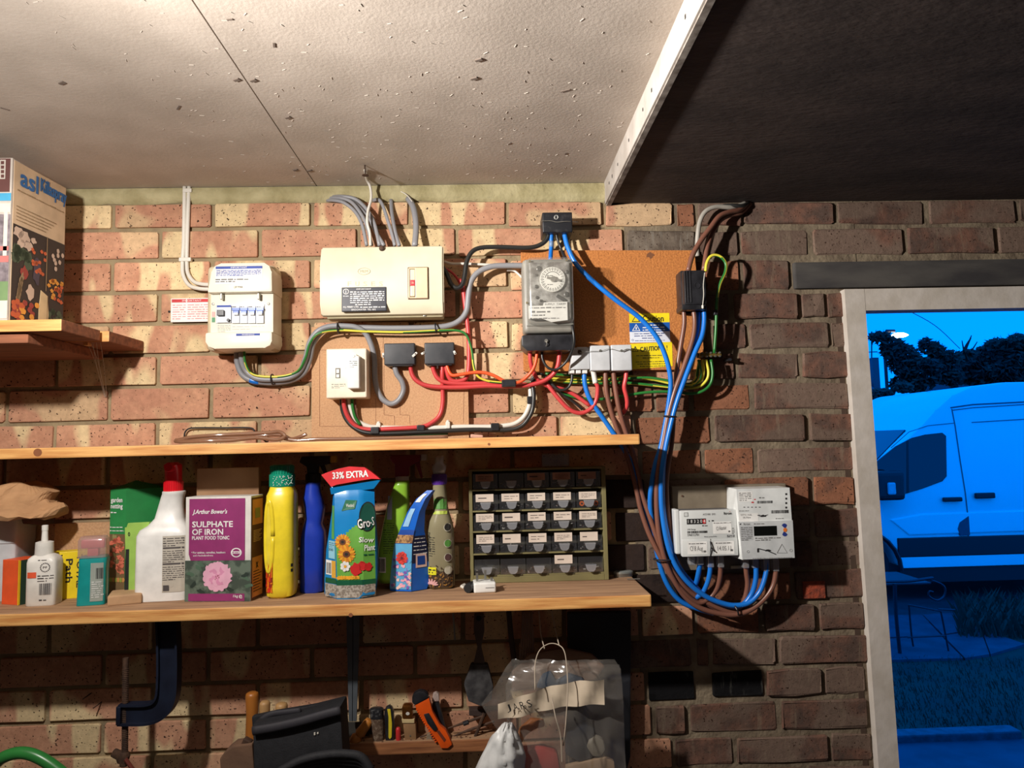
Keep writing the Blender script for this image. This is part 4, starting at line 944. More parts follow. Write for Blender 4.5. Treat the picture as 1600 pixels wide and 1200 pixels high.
# ------------------------------------------------------------------ meters
mbd = thing('meter_board', 'grey-brown board carrying the two electricity meters', 'board', tuple(P(1140, 889, .02)))
b = R4(1052, 757.5, 1231, 889, .020); MB().box(b[0], b[1], -.022, -.0008, b[2], b[3], .002).build('panel', M('grey_brown_board', (128, 116, 98), .8, 0, (112, 100, 84), 20, .2), mbd)
for q in ((1066, 775), (1218, 765)): p = P(*q, .022); MB().lathe([(.0025, 0), (.002, -.002)], (p.x, -.022, p.z), 8, 'y').build('screw', RUST, mbd)
b = R4(1142, 884, 1166, 888.5, .028); MB().box(b[0], b[1], -.028, -.022, b[2], b[3], .001).build('packing_strip', M('strip_cream', (200, 188, 150), .6), mbd)
lm = thing('electricity_meter', 'smaller grey meter with a black number counter, left on the board', 'meter', tuple(P(1108, 870, .025)))
b = R4(1064.5, 797, 1152, 869, .085)
m = MB(); m.box(b[0], b[1], -.085, -.070, b[2], b[3], .003, mi=0); m.box(b[0]+.004, b[1]-.002, -.072, -.0225, b[2]+.002, b[3]-.001, .006, mi=1); m.build('case', [METER, M('meter_side', (92, 92, 96), .5)], lm, auto=40)
zm = Zz(1108, 842, .0852); m = MB(); m.box(b[0], b[1], -.0862, -.080, b[2], zm-.0006, .002); tcv = m.build('terminal_cover', METER, lm, auto=40)
a = R4(1055, 796, 1064, 866, .06); MB().box(a[0], a[1]-.002, -.060, -.0225, a[2], a[3], .003).build('side_flange', METER, lm)
yc = -.0855
def T(s, q, mi, mb, d=.0855, y=None, **k): c = R4(*q, d); mb.text(s, c[0], c[1], c[2], c[3], (y if y else yc), mi, **k)
def Sm(q, rows, mi, mb, d=.0855, y=None, **k): c = R4(*q, d); mb.small(c[0], c[1], c[2], c[3], (y if y else yc), rows, mi, **k)
def Rc(q, mi, mb, d=.0855, y=None): c = R4(*q, d); mb.rect(c[0], c[1], c[2], c[3], (y if y else yc), mi)
m = MB(); INKS = [BLKINK, GRINK, WINK, REDINK, WCARD, M('lcd_black', (14, 16, 14), .2)]
T('ACE1000  SMO', (1098, 802, 1118, 805), 1, m); T('Itron', (1131, 800, 1143, 804), 0, m, fat=.0002); c = P(1140.5, 799.3, .0855); m.ellipse(c.x, c.z, .0008, .0008, yc, 8, 3)
Rc((1073, 810.5, 1103, 819), 0, m); Rc((1098, 811.5, 1102.5, 818), 3, m, y=yc-.0002)
T('1 8 3 2 0 4', (1075, 812, 1102, 817), 2, m, y=yc-.0004)
c = P(1108, 814, .0855); m.ellipse(c.x, c.z, .0014, .0014, yc, 10, 0); Sm((1112, 812, 1120, 815), 1, 0, m); Sm((1097, 820, 1111, 822.5), 1, 0, m)
T('kWh Energy', (1074, 826, 1087, 829), 0, m); c = R4(1074, 829.5, 1105, 833, .0855); m.bars(c[0], c[1], c[2], c[3], yc, 0, n=26); T('S96E12701', (1074, 834, 1092, 837.5), 0, m); T('Watts pulse/kWh', (1100, 837.5, 1120, 840), 0, m)
Rc((1114, 815, 1143, 834), 4, m); Sm((1115, 815.8, 1142, 818), 1, 1, m, y=yc-.0003, last=1); T('Cf Alastair', (1119, 822, 1135, 828), 1, m, y=yc-.0003, rot=.1); Rc((1138, 829, 1141, 831.5), 1, m, y=yc-.0003)
Sm((1144, 824, 1148, 835), 4, 1, m, fill=.5); Sm((1136, 835.5, 1148, 839.5), 2, 0, m, last=1)
c = P(1072, 804, .0855)
for r_, mi_, up in ((.0045, 1, 0), (.0036, 6, .0002)): m.box(c.x-r_, c.x+r_, yc-up, yc-up+.0001, c.z-r_, c.z+r_, 0, mi=mi_)
m.build('face_print', INKS+[METER], lm)
m = MB(); yc = -.0865
Rc((1074, 846, 1105, 866), 4, m); Sm((1076, 848, 1102, 850.5), 1, 1, m, last=1, y=yc-.0003); T('Cf 8 Aug', (1078, 853, 1098, 863), 1, m, y=yc-.0003); Rc((1116, 845.5, 1147, 866), 4, m); Sm((1118, 847, 1143, 849.5), 1, 1, m, last=1, y=yc-.0003); T('14.05.11', (1121, 853, 1142, 860), 1, m, y=yc-.0003)
Rc((1099, 860, 1103, 863), 1, m, y=yc-.0003); Rc((1141, 858, 1145, 861), 1, m, y=yc-.0003)
m.build('cover_labels', INKS, tcv)
MB().tube(smoothpath([P(1110, 846, .088), P(1111, 853, .09), P(1113, 858, .091), P(1117, 862, .09)], 5), .0012, 5).build('seal_wire', BLK, tcv); MB().tube(smoothpath([P(1111, 852, .09), P(1110, 862, .089), P(1110, 870, .086)], 5), .0008, 5).build('seal_wire', BLK, tcv)
MB().box(P(1110, 842, .086).x-.0005, P(1110, 842, .086).x+.0005, -.0868, -.085, b[2]+.004, zm, 0).build('cover_slot', GRINK, tcv)
rm = thing('electricity_meter', 'taller white smart meter with a black display, right on the board', 'meter', tuple(P(1195, 876, .025)))
dM = .095; b = R4(1153, 763, 1238, 873, dM); b2 = (b[0]-.001, X(1241.5, 870, dM), b[2], b[3])
m = MB(); m.add([(b[0], -.095, b[3]), (b[1]-.002, -.095, b[3]), (X(1241.5, 872, dM), -.095, b[2]), (b[0]+.006, -.095, b[2]-.001), (X(1137, 762, .03)+0, -.024, b[3]-.000), (b[1]+.0, -.024, b[3]), (X(1241.5, 872, dM), -.024, b[2]), (X(1140, 872, .04), -.024, b[2]-.001)], [(0, 3, 2, 1), (0, 4, 7, 3), (1, 2, 6, 5), (0, 1, 5, 4), (2, 3, 7, 6)])
mm_ = m.build('case', M('meter_white', (226, 228, 226), .4), rm)
zq = Zz(1195, 814, dM); m = MB(); m.add([(b[0]+.001, -.0972, zq), (X(1238, 814, dM), -.0972, zq), (X(1241.5, 872, dM)-.0005, -.0972, b[2]+.0005), (b[0]+.006, -.0972, b[2]), (b[0]+.001, -.094, zq), (X(1238, 814, dM), -.094, zq), (X(1241.5, 872, dM)-.0005, -.094, b[2]+.0005), (b[0]+.006, -.094, b[2])], [(0, 3, 2, 1), (0, 1, 5, 4), (0, 4, 7, 3), (1, 2, 6, 5), (2, 3, 7, 6)])
lowc = m.build('lower_cover', M('meter_grey', (206, 208, 208), .4), rm)
m = MB(); yc = -.0953; dd_ = .0953
Rc((1154, 768, 1176, 784), 4, m, dd_); Sm((1155, 769, 1174, 783), 5, 1, m, dd_, y=yc-.0002, fill=.5); Sm((1186, 776, 1200, 779), 1, 1, m, dd_); c = R4(1183, 782.5, 1207, 786.5, dd_); m.bars(c[0], c[1], c[2], c[3], yc, 0, n=24)
c = P(1176, 785, dd_); m.ellipse(c.x, c.z, .0032, .0016, yc, 12, 3); Sm((1178, 779, 1182, 781.5), 1, 3, m, dd_, last=1)
for k in range(5): c = P(1163+k*6, 792.5, dd_); m.rect(c.x-.002, c.x+.002, c.z-.0007, c.z+.0007, yc, 0)
c = R4(1205, 797, 1233, 802, dd_); m.bars(c[0], c[1], c[2], c[3], yc, 0, n=28); Sm((1155, 797, 1180, 799), 1, 1, m, dd_)
Rc((1155, 802, 1185, 815), 4, m, dd_); T('S97T2 14.6L', (1157, 803, 1175, 806), 1, m, dd_, y=yc-.0002); T('16-Nov', (1161, 807, 1173, 810), 0, m, dd_, y=yc-.0002); c = P(1193, 806, dd_); m.ellipse(c.x, c.z, .009, .0022, yc-.0002, 12, 0, wob=.5, rot=.1); m.ellipse(c.x-.010, c.z+.0015, .004, .001, yc-.0003, 8, 0)
for k in range(4): Sm((1227, 770+k*7, 1230, 774+k*7), 1, 0, m, dd_, last=1, fill=.8)
Sm((1212, 809, 1233, 811), 1, 1, m, dd_)
m.build('face_print', INKS, rm)
m = MB(); yc = -.0975; dd_ = .0975
c = P(1157, 819, dd_); m.ellipse(c.x, c.z, .0022, .0012, yc, 8, 0, rot=.6); T('Itron', (1162, 817, 1172, 820.5), 0, m, dd_); Sm((1178, 817, 1206, 819.5), 1, 1, m, dd_); Rc((1178, 822, 1214, 837), 5, m, dd_); Rc((1157, 822, 1176, 844), 7, m, dd_); Sm((1158, 823, 1176, 845), 8, 1, m, dd_, y=yc-.0002, fill=.5); Sm((1180, 839, 1220, 845), 2, 1, m, dd_)
c = P(1226, 828, dd_)
for q0, q1, mi_ in ((.25*math.pi, .75*math.pi, 6), (-.75*math.pi, -.25*math.pi, 6), (-.25*math.pi, .25*math.pi, 1)):
    pts = [(c.x+.0022*math.cos(q0), yc, c.z+.003*math.sin(q0))]+[(c.x+.0085*math.cos(q0+(q1-q0)*i/6), yc, c.z+.0155*math.sin(q0+(q1-q0)*i/6)*.9) for i in range(7)]
    if mi_ == 6: m.poly(pts, 6)
m.ellipse(c.x+.001, c.z, .0042, .0046, yc-.0003, 14, 8)
a = [P(1214, 864, dd_), P(1230, 864, dd_), P(1221.5, 850, dd_)]
m.tube([(q.x, yc, q.z) for q in a+[a[0]]], .0005, 4, mi=1); m.tube([(q.x, yc, q.z) for q in (P(1184, 857, dd_), P(1200, 861, dd_), P(1212, 866, dd_))], .0011, 5, mi=0); m.ellipse(P(1200, 860, dd_).x, P(1200, 860, dd_).z, .006, .0022, yc-.0002, 10, 0, wob=.4); m.box(P(1183, 860, dd_).x, P(1186, 860, dd_).x, yc-.0002, yc, P(1184, 863, dd_).z, P(1184, 857, dd_).z, 0, mi=0)
c = P(1169, 862, dd_); m.tube([(c.x+.0025*math.cos(i*.7), yc, c.z+.0025*math.sin(i*.7)) for i in range(10)], .0003, 4, mi=1); c = P(1236, 860, dd_); m.tube([(c.x+.003*math.cos(i*.7), yc, c.z+.003*math.sin(i*.7)) for i in range(10)], .0003, 4, mi=1)
Sm((1176, 871, 1238, 872.5), 1, 1, m, dd_, last=1)
m.build('face_print', INKS+[M('logo_navy', (40, 58, 132), .5), M('pale_panel', (190, 192, 194), .5), M('logo_orange', (232, 120, 40), .5)], lowc)
# clear terminal lugs under meters
LUG = clear('clear_lug', (210, 212, 216), .55, .2, .6)
def lug(px, py0, py1, par, d=.055): pbox(px-4.5, py0, px+4.5, py1, d-.012, d+.006, .002).build('terminal_shroud', LUG, par)
for q in (1082, 1095, 1111, 1127): lug(q, 868, 887 if q > 1105 else 883, lm)
for q in (1166, 1181, 1198, 1213): lug(q, 873, 893 if q > 1190 else 888, rm)
#CABLES
# ------------------------------------------------------------------ cables
def cable(name, label, mat, r, pts, group=None, split=None, cat='cable', n=8, flat=1, seg=5, smooth=True):
    pp = [P(a[0], a[1], a[2]) for a in pts]; m = MB(); m.tube(smoothpath(pp, seg), r, n, split=split, flat=flat)
    o = m.build(name, mat, smooth=smooth); return tag(o, label, cat, group)
GY = [CB_GRN, CB_YEL]; YG = [CB_YEL, CB_GRN]
cable('mains_cable', 'left one of the two white cables dropping from ceiling to ivory consumer unit', CB_WHT, .0046, [(288.5, 290, .006), (288, 330, .006), (287, 380, .006), (285, 415, .006), (287, 432, .008), (296, 446, .012), (312, 451, .018), (332, 452, .02)], 'white cables to the consumer unit')
cable('mains_cable', 'right one of the two white cables dropping from ceiling to ivory consumer unit', CB_WHT, .0046, [(295.5, 290, .006), (294, 330, .006), (292.5, 380, .006), (292, 412, .006), (294, 428, .008), (303, 440, .012), (316, 444, .018), (332, 445, .02)], 'white cables to the consumer unit')
t = MB(); pbox(279, 402, 298, 408, .001, .0125, .002, mb=t); o = t.build('cable_clip', CB_WHT); tag(o, 'white clip strapping the two white cables to the brick', 'clip')
t = MB(); pbox(285, 294, 299, 300, .0005, .012, .002, mb=t); o = t.build('cable_grommet', CB_WHT); tag(o, 'white grommet where the two white cables leave the ceiling', 'grommet')
fbl = 'grey cable fanning into the top of the cream fuse box'
for k, (pp, r) in enumerate((([(511, 313, .0), (522, 313, .012), (538, 317, .018), (555, 331, .022), (566, 352, .03), (573, 384, .04)], .0042), ([(513, 310, .0), (530, 309, .014), (548, 315, .02), (562, 331, .026), (573, 352, .034), (581, 384, .04)], .0042), ([(516, 308, .0), (535, 307, .012), (555, 311, .016), (573, 327, .02), (585, 350, .028), (593, 384, .04)], .0045), ([(514, 311, .0), (540, 311, .01), (558, 321, .014), (577, 343, .02), (588, 364, .03), (600, 384, .04)], .0048),
        ([(583, 313, .0), (591, 312, .012), (598, 321, .018), (606, 345, .024), (612, 364, .03), (617, 384, .04)], .0044), ([(611, 312, .0), (612, 330, .008), (615, 350, .02), (619, 368, .03), (624, 384, .04)], .0046), ([(637, 309, .0), (645, 322, .010), (649, 340, .018), (650, 360, .024), (648, 384, .04)], .0072))):
    lab = ['outermost left grey cable arching into the cream fuse box', 'second grey cable from the left arching into the cream fuse box', 'third grey cable from the left, highest at its arch, into the cream fuse box', 'fourth grey cable from the left arching behind the white cord', 'slim grey cable leaning right of the white cord above the fuse box', 'slim grey cable standing nearly upright above the fuse box', 'thick grey cable, rightmost above the cream fuse box'][k]
    cable('supply_cable', lab, CB_GRY, r, pp, 'grey cables above the fuse box', flat=.75)
cable('string', 'thin kinked white cord hanging from a ceiling nail to the fuse box', CB_WHT, .0032, [(571, 268, .10), (573, 280, .05), (578.5, 292, .035), (580, 310, .035), (575, 330, .04), (574, 348, .045), (578, 365, .045), (579, 384, .05)])
p = H(570, 258, ZC); nl = thing('ceiling_nail', 'bent nail in the ceiling holding the thin white cord', 'nail', (p.x, p.y, ZC))
MB().tube([(p.x, p.y, ZC+.002), (p.x+.001, p.y, ZC-.022)], .0016, 7).build('shank', RUST, nl); MB().lathe([(.007, 0), (.0075, -.0015), (0, -.002)], (p.x+.001, p.y, ZC-.022), 12, 'z').build('head', RUST, nl)
MB().tube(smoothpath([(p.x, p.y, ZC-.012), tuple(P(570, 266, .11)), tuple(P(571, 268, .10))], 4), .003, 6).build('cord_loop', CB_WHT, nl)
cable('twisted_wire', 'thin pale wire scrap lying over the thick grey cable', CB_WHT, .0012, [(620, 297, .002), (630, 301, .008), (637, 306, .012), (644, 315, .020)])
# consumer-unit outgoing
cable('meter_tail', 'outer grey cable swinging from the ivory unit up to the time switch', CB_GRY, .0068, [(370, 548, .03), (371, 568, .024), (379, 586, .02), (396, 595, .018), (425, 598, .018), (455, 594, .018), (475, 582, .022), (484, 560, .03), (489, 537, .038), (502, 519, .04), (520, 513, .038), (560, 512, .036), (610, 513, .036), (670, 512, .036), (700, 509, .036), (718, 501, .036), (729, 486, .036), (732, 462, .036), (736, 440, .036), (748, 425, .034), (768, 416.5, .034), (792, 415, .034), (822, 415, .034)], 'grey tails of the ivory consumer unit')
cable('meter_tail', 'inner grey cable looping down from the ivory unit into the left black connector box', CB_GRY, .0064, [(377, 548, .040), (378, 564, .034), (385, 580, .028), (400, 591, .030), (425, 593, .030), (452, 590, .030), (469, 579, .032), (478, 558, .040), (484, 535, .046), (496, 518, .050), (515, 510, .048), (540, 509.5, .046), (558, 512, .044), (572, 522, .040), (581, 542, .034), (585, 562, .030), (586, 590, .028), (590, 610, .026), (598, 624, .026), (611, 631, .026), (623, 625, .026), (630.5, 610, .026), (628, 596, .028), (620, 584, .03), (616, 568, .032)], 'grey tails of the ivory consumer unit')
cable('earth_wire', 'green and yellow wire from ivory unit running along above both black connector boxes', GY, .0028, [(381.5, 548, .046), (383, 566, .042), (391, 582, .038), (408, 588, .036), (440, 588, .036), (465, 580, .038), (477, 560, .046), (484, 537, .052), (498, 521, .056), (529, 516, .052), (574, 518, .048), (630, 519, .046), (686, 516.5, .046), (714, 516.5, .046), (729, 524, .046), (737, 547, .044), (740, 571, .042), (746, 587, .040), (761, 595, .038), (785, 598, .036), (820, 600, .03), (860, 592, .02)], split=.22)
o = cable('tape_band', 'bright blue tape band on the outer grey cable under the ivory unit', CB_BLUE, .0072, [(391, 593.7, .0185), (397, 595.6, .018), (405, 596.6, .018)], cat='tape')
def tie(name_lab, px, py, d, rx, ry, rot=0, mat=None, w_=.0034, cat='cable tie'):
    p = P(px, py, d); m = MB(); n = 14; sc = .00138
    pts = []
    for k in range(n+1):
        q = 2*math.pi*k/n; pts.append(p+Vector((math.cos(rot)*math.cos(q)*rx*sc, math.sin(q)*.0135, -math.sin(rot)*math.cos(q)*rx*sc)))
    m.tube(pts, w_*.55, 6); o = m.build('cable_tie', mat or BLK); tag(o, name_lab, cat); return o
tie('black cable tie on the grey tails below the ivory unit', 426, 593, .026, 8.5, 8, 1.5)
tie('black cable tie at the left end of the grey run under the fuse box', 529, 513.5, .046, 8, 8, 1.5)
tie('black cable tie at the right end of the grey run under the fuse box', 681, 513, .040, 8, 8, 1.5)
# black cable from fuse box, top connector
cable('meter_tail', 'black cable looping out of the fuse box side up to the top connector box', CB_BLK, .0054, [(690, 415, .05), (698, 428, .05), (705, 444, .05), (714, 450, .05), (722, 445, .05), (726, 430, .048), (729, 410, .046), (737, 394, .044), (752, 387, .042), (783, 386, .042), (825, 387, .042), (845, 382, .042), (856, 371, .044), (858, 356, .045)])
cable('link_wire', 'thin white wire from fuse box to time switch behind the grey cable', CB_WHT, .0032, [(692, 408, .022), (705, 412, .022), (725, 412, .022), (758, 413.5, .02), (790, 415, .018), (820, 418, .02)])
cable('link_wire', 'short pale wire end curling in beside the time switch', CB_WHT, .0026, [(792, 422, .015), (803, 423, .015), (812, 430, .018), (819, 438, .02)])
cable('link_wire', 'thin dark red wire behind the black loop beside the fuse box', CB_RED, .0028, [(692, 418, .035), (705, 425, .035), (715, 436, .030), (721, 450, .026)])
cable('blue_link', 'short taped blue cable between top connector box and time switch', CB_BLUE, .0050, [(862.5, 358, .045), (861.5, 372, .045), (861, 390, .044), (860, 406, .06)])
o = cable('tape_band', 'grey tape round the short blue cable above the time switch', M('tape_grey', (120, 150, 190), .5), .0053, [(861.7, 377, .0447), (861.2, 386, .0444)], cat='tape')
cable('sleeved_wire', 'thin black wire with a pale edge dropping behind the time switch top', CB_BLK, .0030, [(868, 356, .045), (871, 374, .045), (877, 390, .044), (883, 406, .06)])
cable('meter_tail', 'long blue cable sweeping from the top connector box down past the stickers', CB_BLUE, .0058, [(881.5, 356, .045), (883, 370, .046), (888, 388, .050), (900, 412, .056), (925, 438, .060), (960, 467, .062), (1000, 497, .062), (1026, 527, .062), (1041, 560, .060), (1048, 595, .056), (1045, 630, .050), (1039, 665, .046), (1032, 700, .044), (1024, 725, .042), (1017, 765, .040), (1016, 790, .036), (1019, 815, .03), (1026, 860, .03), (1035, 895, .03), (1048, 922, .03), (1066, 941, .03), (1090, 951, .03), (1115, 958, .03)], 'blue meter tails')
# reds
RG = 'red cables of the old installation'
cable('red_cable', 'red cable dropping vertically from behind the fuse box then looping into a connector box', CB_RED, .0052, [(716, 437, .030), (722, 442, .030), (725, 462, .030), (728, 488, .030), (731, 512, .030), (733, 547, .030), (732, 578, .030), (727, 592, .030), (713, 596, .030), (703, 592, .030), (698, 578, .032), (697, 566, .032)], RG)
cable('red_cable', 'red cable from left black connector box curving right along the bundle', CB_RED, .0052, [(641, 566, .032), (643, 582, .030), (650, 594, .030), (665, 602, .030), (690, 605, .030), (724, 605, .030), (760, 603, .032), (800, 603.5, .034), (828, 601.5, .038), (850, 595, .042), (865, 584, .046), (872, 570, .052), (875, 545, .055)], RG)
cable('red_cable', 'red cable from right black connector box curving right into the bundle', CB_RED, .0050, [(675, 565, .032), (678, 580, .030), (685, 592, .030), (700, 598, .030), (730, 599.5, .030), (765, 599, .030), (800, 600, .030), (830, 601, .028), (850, 598, .026), (856, 602, .030), (872, 622, .034), (890, 640, .036), (908, 645.5, .036), (924, 638, .038), (932, 624, .040), (934, 606, .044), (931, 598, .045)], RG)
cable('red_cable', 'red cable falling straight from right black connector box then left to the isolator', CB_RED, .0050, [(691, 565, .030), (691, 585, .030), (691.5, 605, .024), (692, 628, .022), (688, 647, .022), (677, 659, .024), (658, 667, .028), (611, 670, .030), (574, 671, .030), (555, 665, .032), (543, 650, .036), (537.5, 632, .040), (537, 618, .042)], RG)
cable('orange_cable', 'bright orange-red cable arching from the right black box to the time switch', CB_ORG, .0040, [(697, 564, .036), (700, 577, .038), (706, 586, .040), (718, 585.5, .042), (740, 582, .044), (757, 582.5, .046), (772, 587, .048), (790, 596, .050), (810, 597.5, .052), (826, 586, .056), (836, 570, .062), (840, 545, .065)])
cable('red_cable', 'red cable dropping from the left of the time switch into the bundle', CB_RED, .0048, [(828, 545, .050), (829, 566, .046), (834, 582, .040), (842, 595, .034), (858, 604, .028), (875, 607, .022), (896, 616, .022), (922, 634, .026)], RG)
cable('red_cable', 'red cable with a kink below the rightmost grey connector block', CB_RED, .0052, [(979, 575, .040), (978, 590, .040), (975.5, 605, .038), (979, 620, .034), (980, 632, .028), (976, 642, .020), (968, 650, .012)], RG)
o = cable('cable_sleeve', 'white sleeve on the red cable under the middle grey connector block', CB_WHT, .0062, [(926, 576, .046), (928, 585, .045), (930.5, 599, .045)], cat='sleeve')
cable('black_lead', 'black lead looping from time switch terminals up its right side', CB_BLK, .0030, [(847, 545, .06), (848, 562, .062), (857, 575, .064), (870, 577, .066), (884, 566, .072), (893, 550, .082), (897, 535, .092), (896, 520, .094), (894, 508, .09)])
cable('black_lead', 'black lead hooking under the leftmost grey connector block', CB_BLK, .0032, [(894, 580, .036), (893, 596, .036), (886, 607, .034), (873, 609, .032), (862, 600, .030), (852, 588, .028), (842, 584, .026), (832, 590, .024), (829, 600, .02)])
cable('black_lead', 'thin black lead diving behind the red loop', CB_BLK, .0030, [(858, 592, .020), (866, 604, .018), (878, 616, .016), (896, 628, .014), (910, 640, .012)])
# isolator to right run
cable('sheathed_cable', 'white cable curving from isolator along the upper shelf then up', CB_WHT, .0055, [(545, 618, .034), (547, 635, .030), (556, 655, .026), (572, 665, .024), (592, 668, .022), (660, 669, .020), (720, 667, .020), (765, 667, .020), (785, 665.5, .022), (804, 662, .024), (818, 652, .026), (826, 637, .028), (829, 620, .028), (829, 606, .026), (832, 596, .022)])
cable('sheathed_cable', 'black cable curving from isolator along the upper shelf then up', CB_BLK, .0050, [(534, 618, .034), (535, 640, .030), (543, 658, .030), (558, 671, .032), (580, 677, .034), (620, 677, .034), (680, 674, .032), (740, 671.5, .030), (790, 672, .030), (812, 667, .032), (824, 656, .034), (832, 640, .034), (834, 618, .034), (832, 598, .030), (838, 588, .028)])
cable('earth_wire', 'plain green wire under the isolator joining the white cable', CB_GRN, .0034, [(550, 618, .040), (551, 636, .038), (555, 652, .036), (563, 664, .032)])
cable('earth_wire', 'dark green wire under the black cable along the upper shelf', CB_DGR, .0034, [(600, 680, .028), (640, 681, .028), (680, 678, .026), (700, 677, .024)])
cable('brown_scrap', 'thin brown wire just right of the green wire at the isolator', CB_BRN, .0022, [(555, 620, .034), (556, 640, .032), (560, 656, .030), (565, 665, .028)])
def wrap(lab, q, d0, d1): o = pbox(*q, d0, d1, .002).build('tape_wrap', BLK); tag(o, lab, 'tape'); return o
wrap('black tape round red and black cables, left one above the shelf', (579, 667, 592, 678), .014, .042)
wrap('black tape round red and black cables, middle one above the shelf', (651, 664, 663, 673), .014, .038)
wrap('black tape round white and black cables near their right bend', (767, 661, 780, 673), .012, .038)
wrap('black tape on the rising white cable below the time switch', (824, 619, 835, 631), .018, .036)
wrap('black tape round the red bundle left of the time switch bottom', (784, 593, 806, 604), .020, .058)
for q, l in (((592, 662), 'white cable clip above the isolator run, left one'), ((700, 660), 'white cable clip above the shelf at the foot of the tan board')):
    p = P(*q, .02); t = MB().box(p.x-.005, p.x+.005, -.030, -.0168, p.z-.014, p.z+.001, .002); t.lathe([(.004, 0), (.004, .004), (0, .006)], (p.x, -.024, p.z), 10, 'z'); o = t.build('cable_clip', CB_WHT); tag(o, l, 'clip')
# green-yellow bundle
gg = 'green and yellow earth wires right of the time switch'
cable('earth_wire', 'topmost green wire of the bundle behind the grey connector blocks', GY, .0034, [(852, 584, .016), (880, 586, .014), (920, 589, .012), (960, 589, .012), (985, 588, .014), (1020, 593, .018), (1050, 600, .022), (1070, 602, .024), (1086, 594, .026), (1090, 578, .030), (1093, 562, .032)], gg, split=.12)
cable('earth_wire', 'green and yellow wire, second from top in the earth bundle', YG, .0032, [(846, 588, .020), (872, 592, .018), (920, 594, .016), (970, 592, .018), (1010, 590, .022), (1045, 595, .026), (1072, 600, .030), (1092, 597, .032), (1099, 584, .034), (1098, 562, .034)], gg, split=.16)
cable('earth_wire', 'green and yellow wire, third from top in the earth bundle', YG, .0032, [(848, 594, .018), (880, 597, .016), (930, 599, .014), (975, 598, .014), (1020, 602, .018), (1060, 606, .024), (1090, 605, .030), (1104, 594, .034), (1107, 580, .036), (1103, 562, .036)], gg, split=.2)
cable('earth_wire', 'lowest green wire dipping below the earth bundle', CB_GRN, .0034, [(862, 600, .012), (880, 614, .014), (905, 622, .016), (935, 624, .016), (960, 621, .018), (984, 617, .020), (1012, 613, .024), (1045, 612, .028), (1080, 615, .030), (1098, 611, .034), (1110, 600, .036), (1113.5, 583, .038), (1111, 562, .036)], gg)
cable('earth_wire', 'yellow-green wire looping inside the earth bundle at the terminal bar', YG, .0030, [(1062, 600, .034), (1082, 602, .036), (1093, 592, .038), (1095, 577, .038), (1091, 562, .036)], gg, split=.2)
cable('earth_wire', 'green hooped wire rising above the ribbed black connector block', YG, .0036, [(1102.5, 424, .050), (1104, 412, .050), (1109, 402, .050), (1117, 398.5, .050), (1127, 402, .050), (1134, 412, .050), (1133, 426, .050), (1125, 444, .050), (1120.5, 465, .048), (1119.5, 484, .046), (1118.5, 517, .044), (1116, 552, .038)], split=.05)
wrap('tiny black clip on the green hooped wire', (1116, 484, 1122, 492), .042, .052)
# top right cables from soffit hole
BT = 'brown cables above the ribbed black connector block'
cable('meter_tail', 'front brown cable arching from the soffit down to the ribbed black block', CB_BRN, .0060, [(1168, 318, .004), (1155, 328, .02), (1140, 331, .03), (1124, 338, .038), (1110, 356, .044), (1095, 376, .048), (1082, 399, .050), (1075, 424, .050)], BT)
cable('meter_tail', 'rear brown cable arching from the soffit down to the ribbed black block', CB_BRN, .0056, [(1172, 318, .002), (1158, 332, .012), (1142, 336, .02), (1126, 344, .026), (1113, 364, .032), (1105, 387, .038), (1099, 424, .040)], BT)
cable('meter_tail', 'pale grey cable arching from the soffit behind the brown ones', M('cable_pale_grey', (168, 162, 152), .45), .0056, [(1166, 317, .0), (1146, 324, .02), (1120, 323, .028), (1103, 330, .030), (1094, 345, .030), (1090.5, 365, .028), (1089, 388, .022), (1090, 400, .018)])
cable('meter_tail', 'dark cable tucked highest under the soffit at the brick corner', CB_BLK, .0050, [(1130, 322, .014), (1145, 321, .024), (1160, 322, .02), (1170, 317, .002)])
# brown / blue tails
bt = 'brown meter tails'; bl_ = 'blue meter tails'
cable('meter_tail', 'front brown cable from ribbed black block down to the far right meter terminal', CB_BRN, .0058, [(1082.5, 478, .052), (1085.5, 500, .054), (1084, 522, .056), (1078, 545, .056), (1066, 580, .056), (1054, 612, .054), (1044, 650, .050), (1037, 690, .048), (1030, 722, .046), (1026, 762, .044), (1026.5, 804, .042), (1031, 842, .042), (1040, 878, .042), (1052, 905, .042), (1070, 932, .040), (1092, 949, .040), (1125, 959, .042), (1153, 960, .046), (1176, 951, .048), (1195, 935, .050), (1208, 915, .052), (1212.5, 893, .054), (1213, 876, .055)], bt)
cable('meter_tail', 'brown cable from ribbed black block passing behind the first brown one', CB_BRN, .0056, [(1068, 478, .046), (1069, 505, .046), (1064.5, 535, .044), (1060, 562, .042), (1056, 590, .038), (1053, 620, .032), (1052, 660, .030), (1049, 697, .030), (1043, 735, .030), (1041.5, 770, .030), (1045, 810, .030), (1052, 850, .030), (1062, 885, .030), (1078, 915, .028), (1100, 940, .028), (1125, 952, .030), (1150, 952, .034), (1162, 940, .040), (1168, 915, .046), (1166, 893, .050), (1165, 872, .052)], bt)
cable('meter_tail', 'blue cable from ribbed black block down to the right meter', CB_BLUE, .0058, [(1099.5, 478, .052), (1100.5, 500, .054), (1097, 525, .056), (1085.5, 552, .058), (1068, 598, .060), (1056, 633, .058), (1047, 668, .056), (1040, 700, .054), (1034.5, 735, .052), (1033, 768, .050), (1035, 804, .050), (1043, 850, .050), (1056, 884, .050), (1076, 911, .050), (1103, 932, .048), (1130, 943, .048), (1150, 946, .050), (1170, 942, .052), (1185, 928, .054), (1193, 911, .056), (1198, 890, .056), (1198, 874, .055)], bl_)
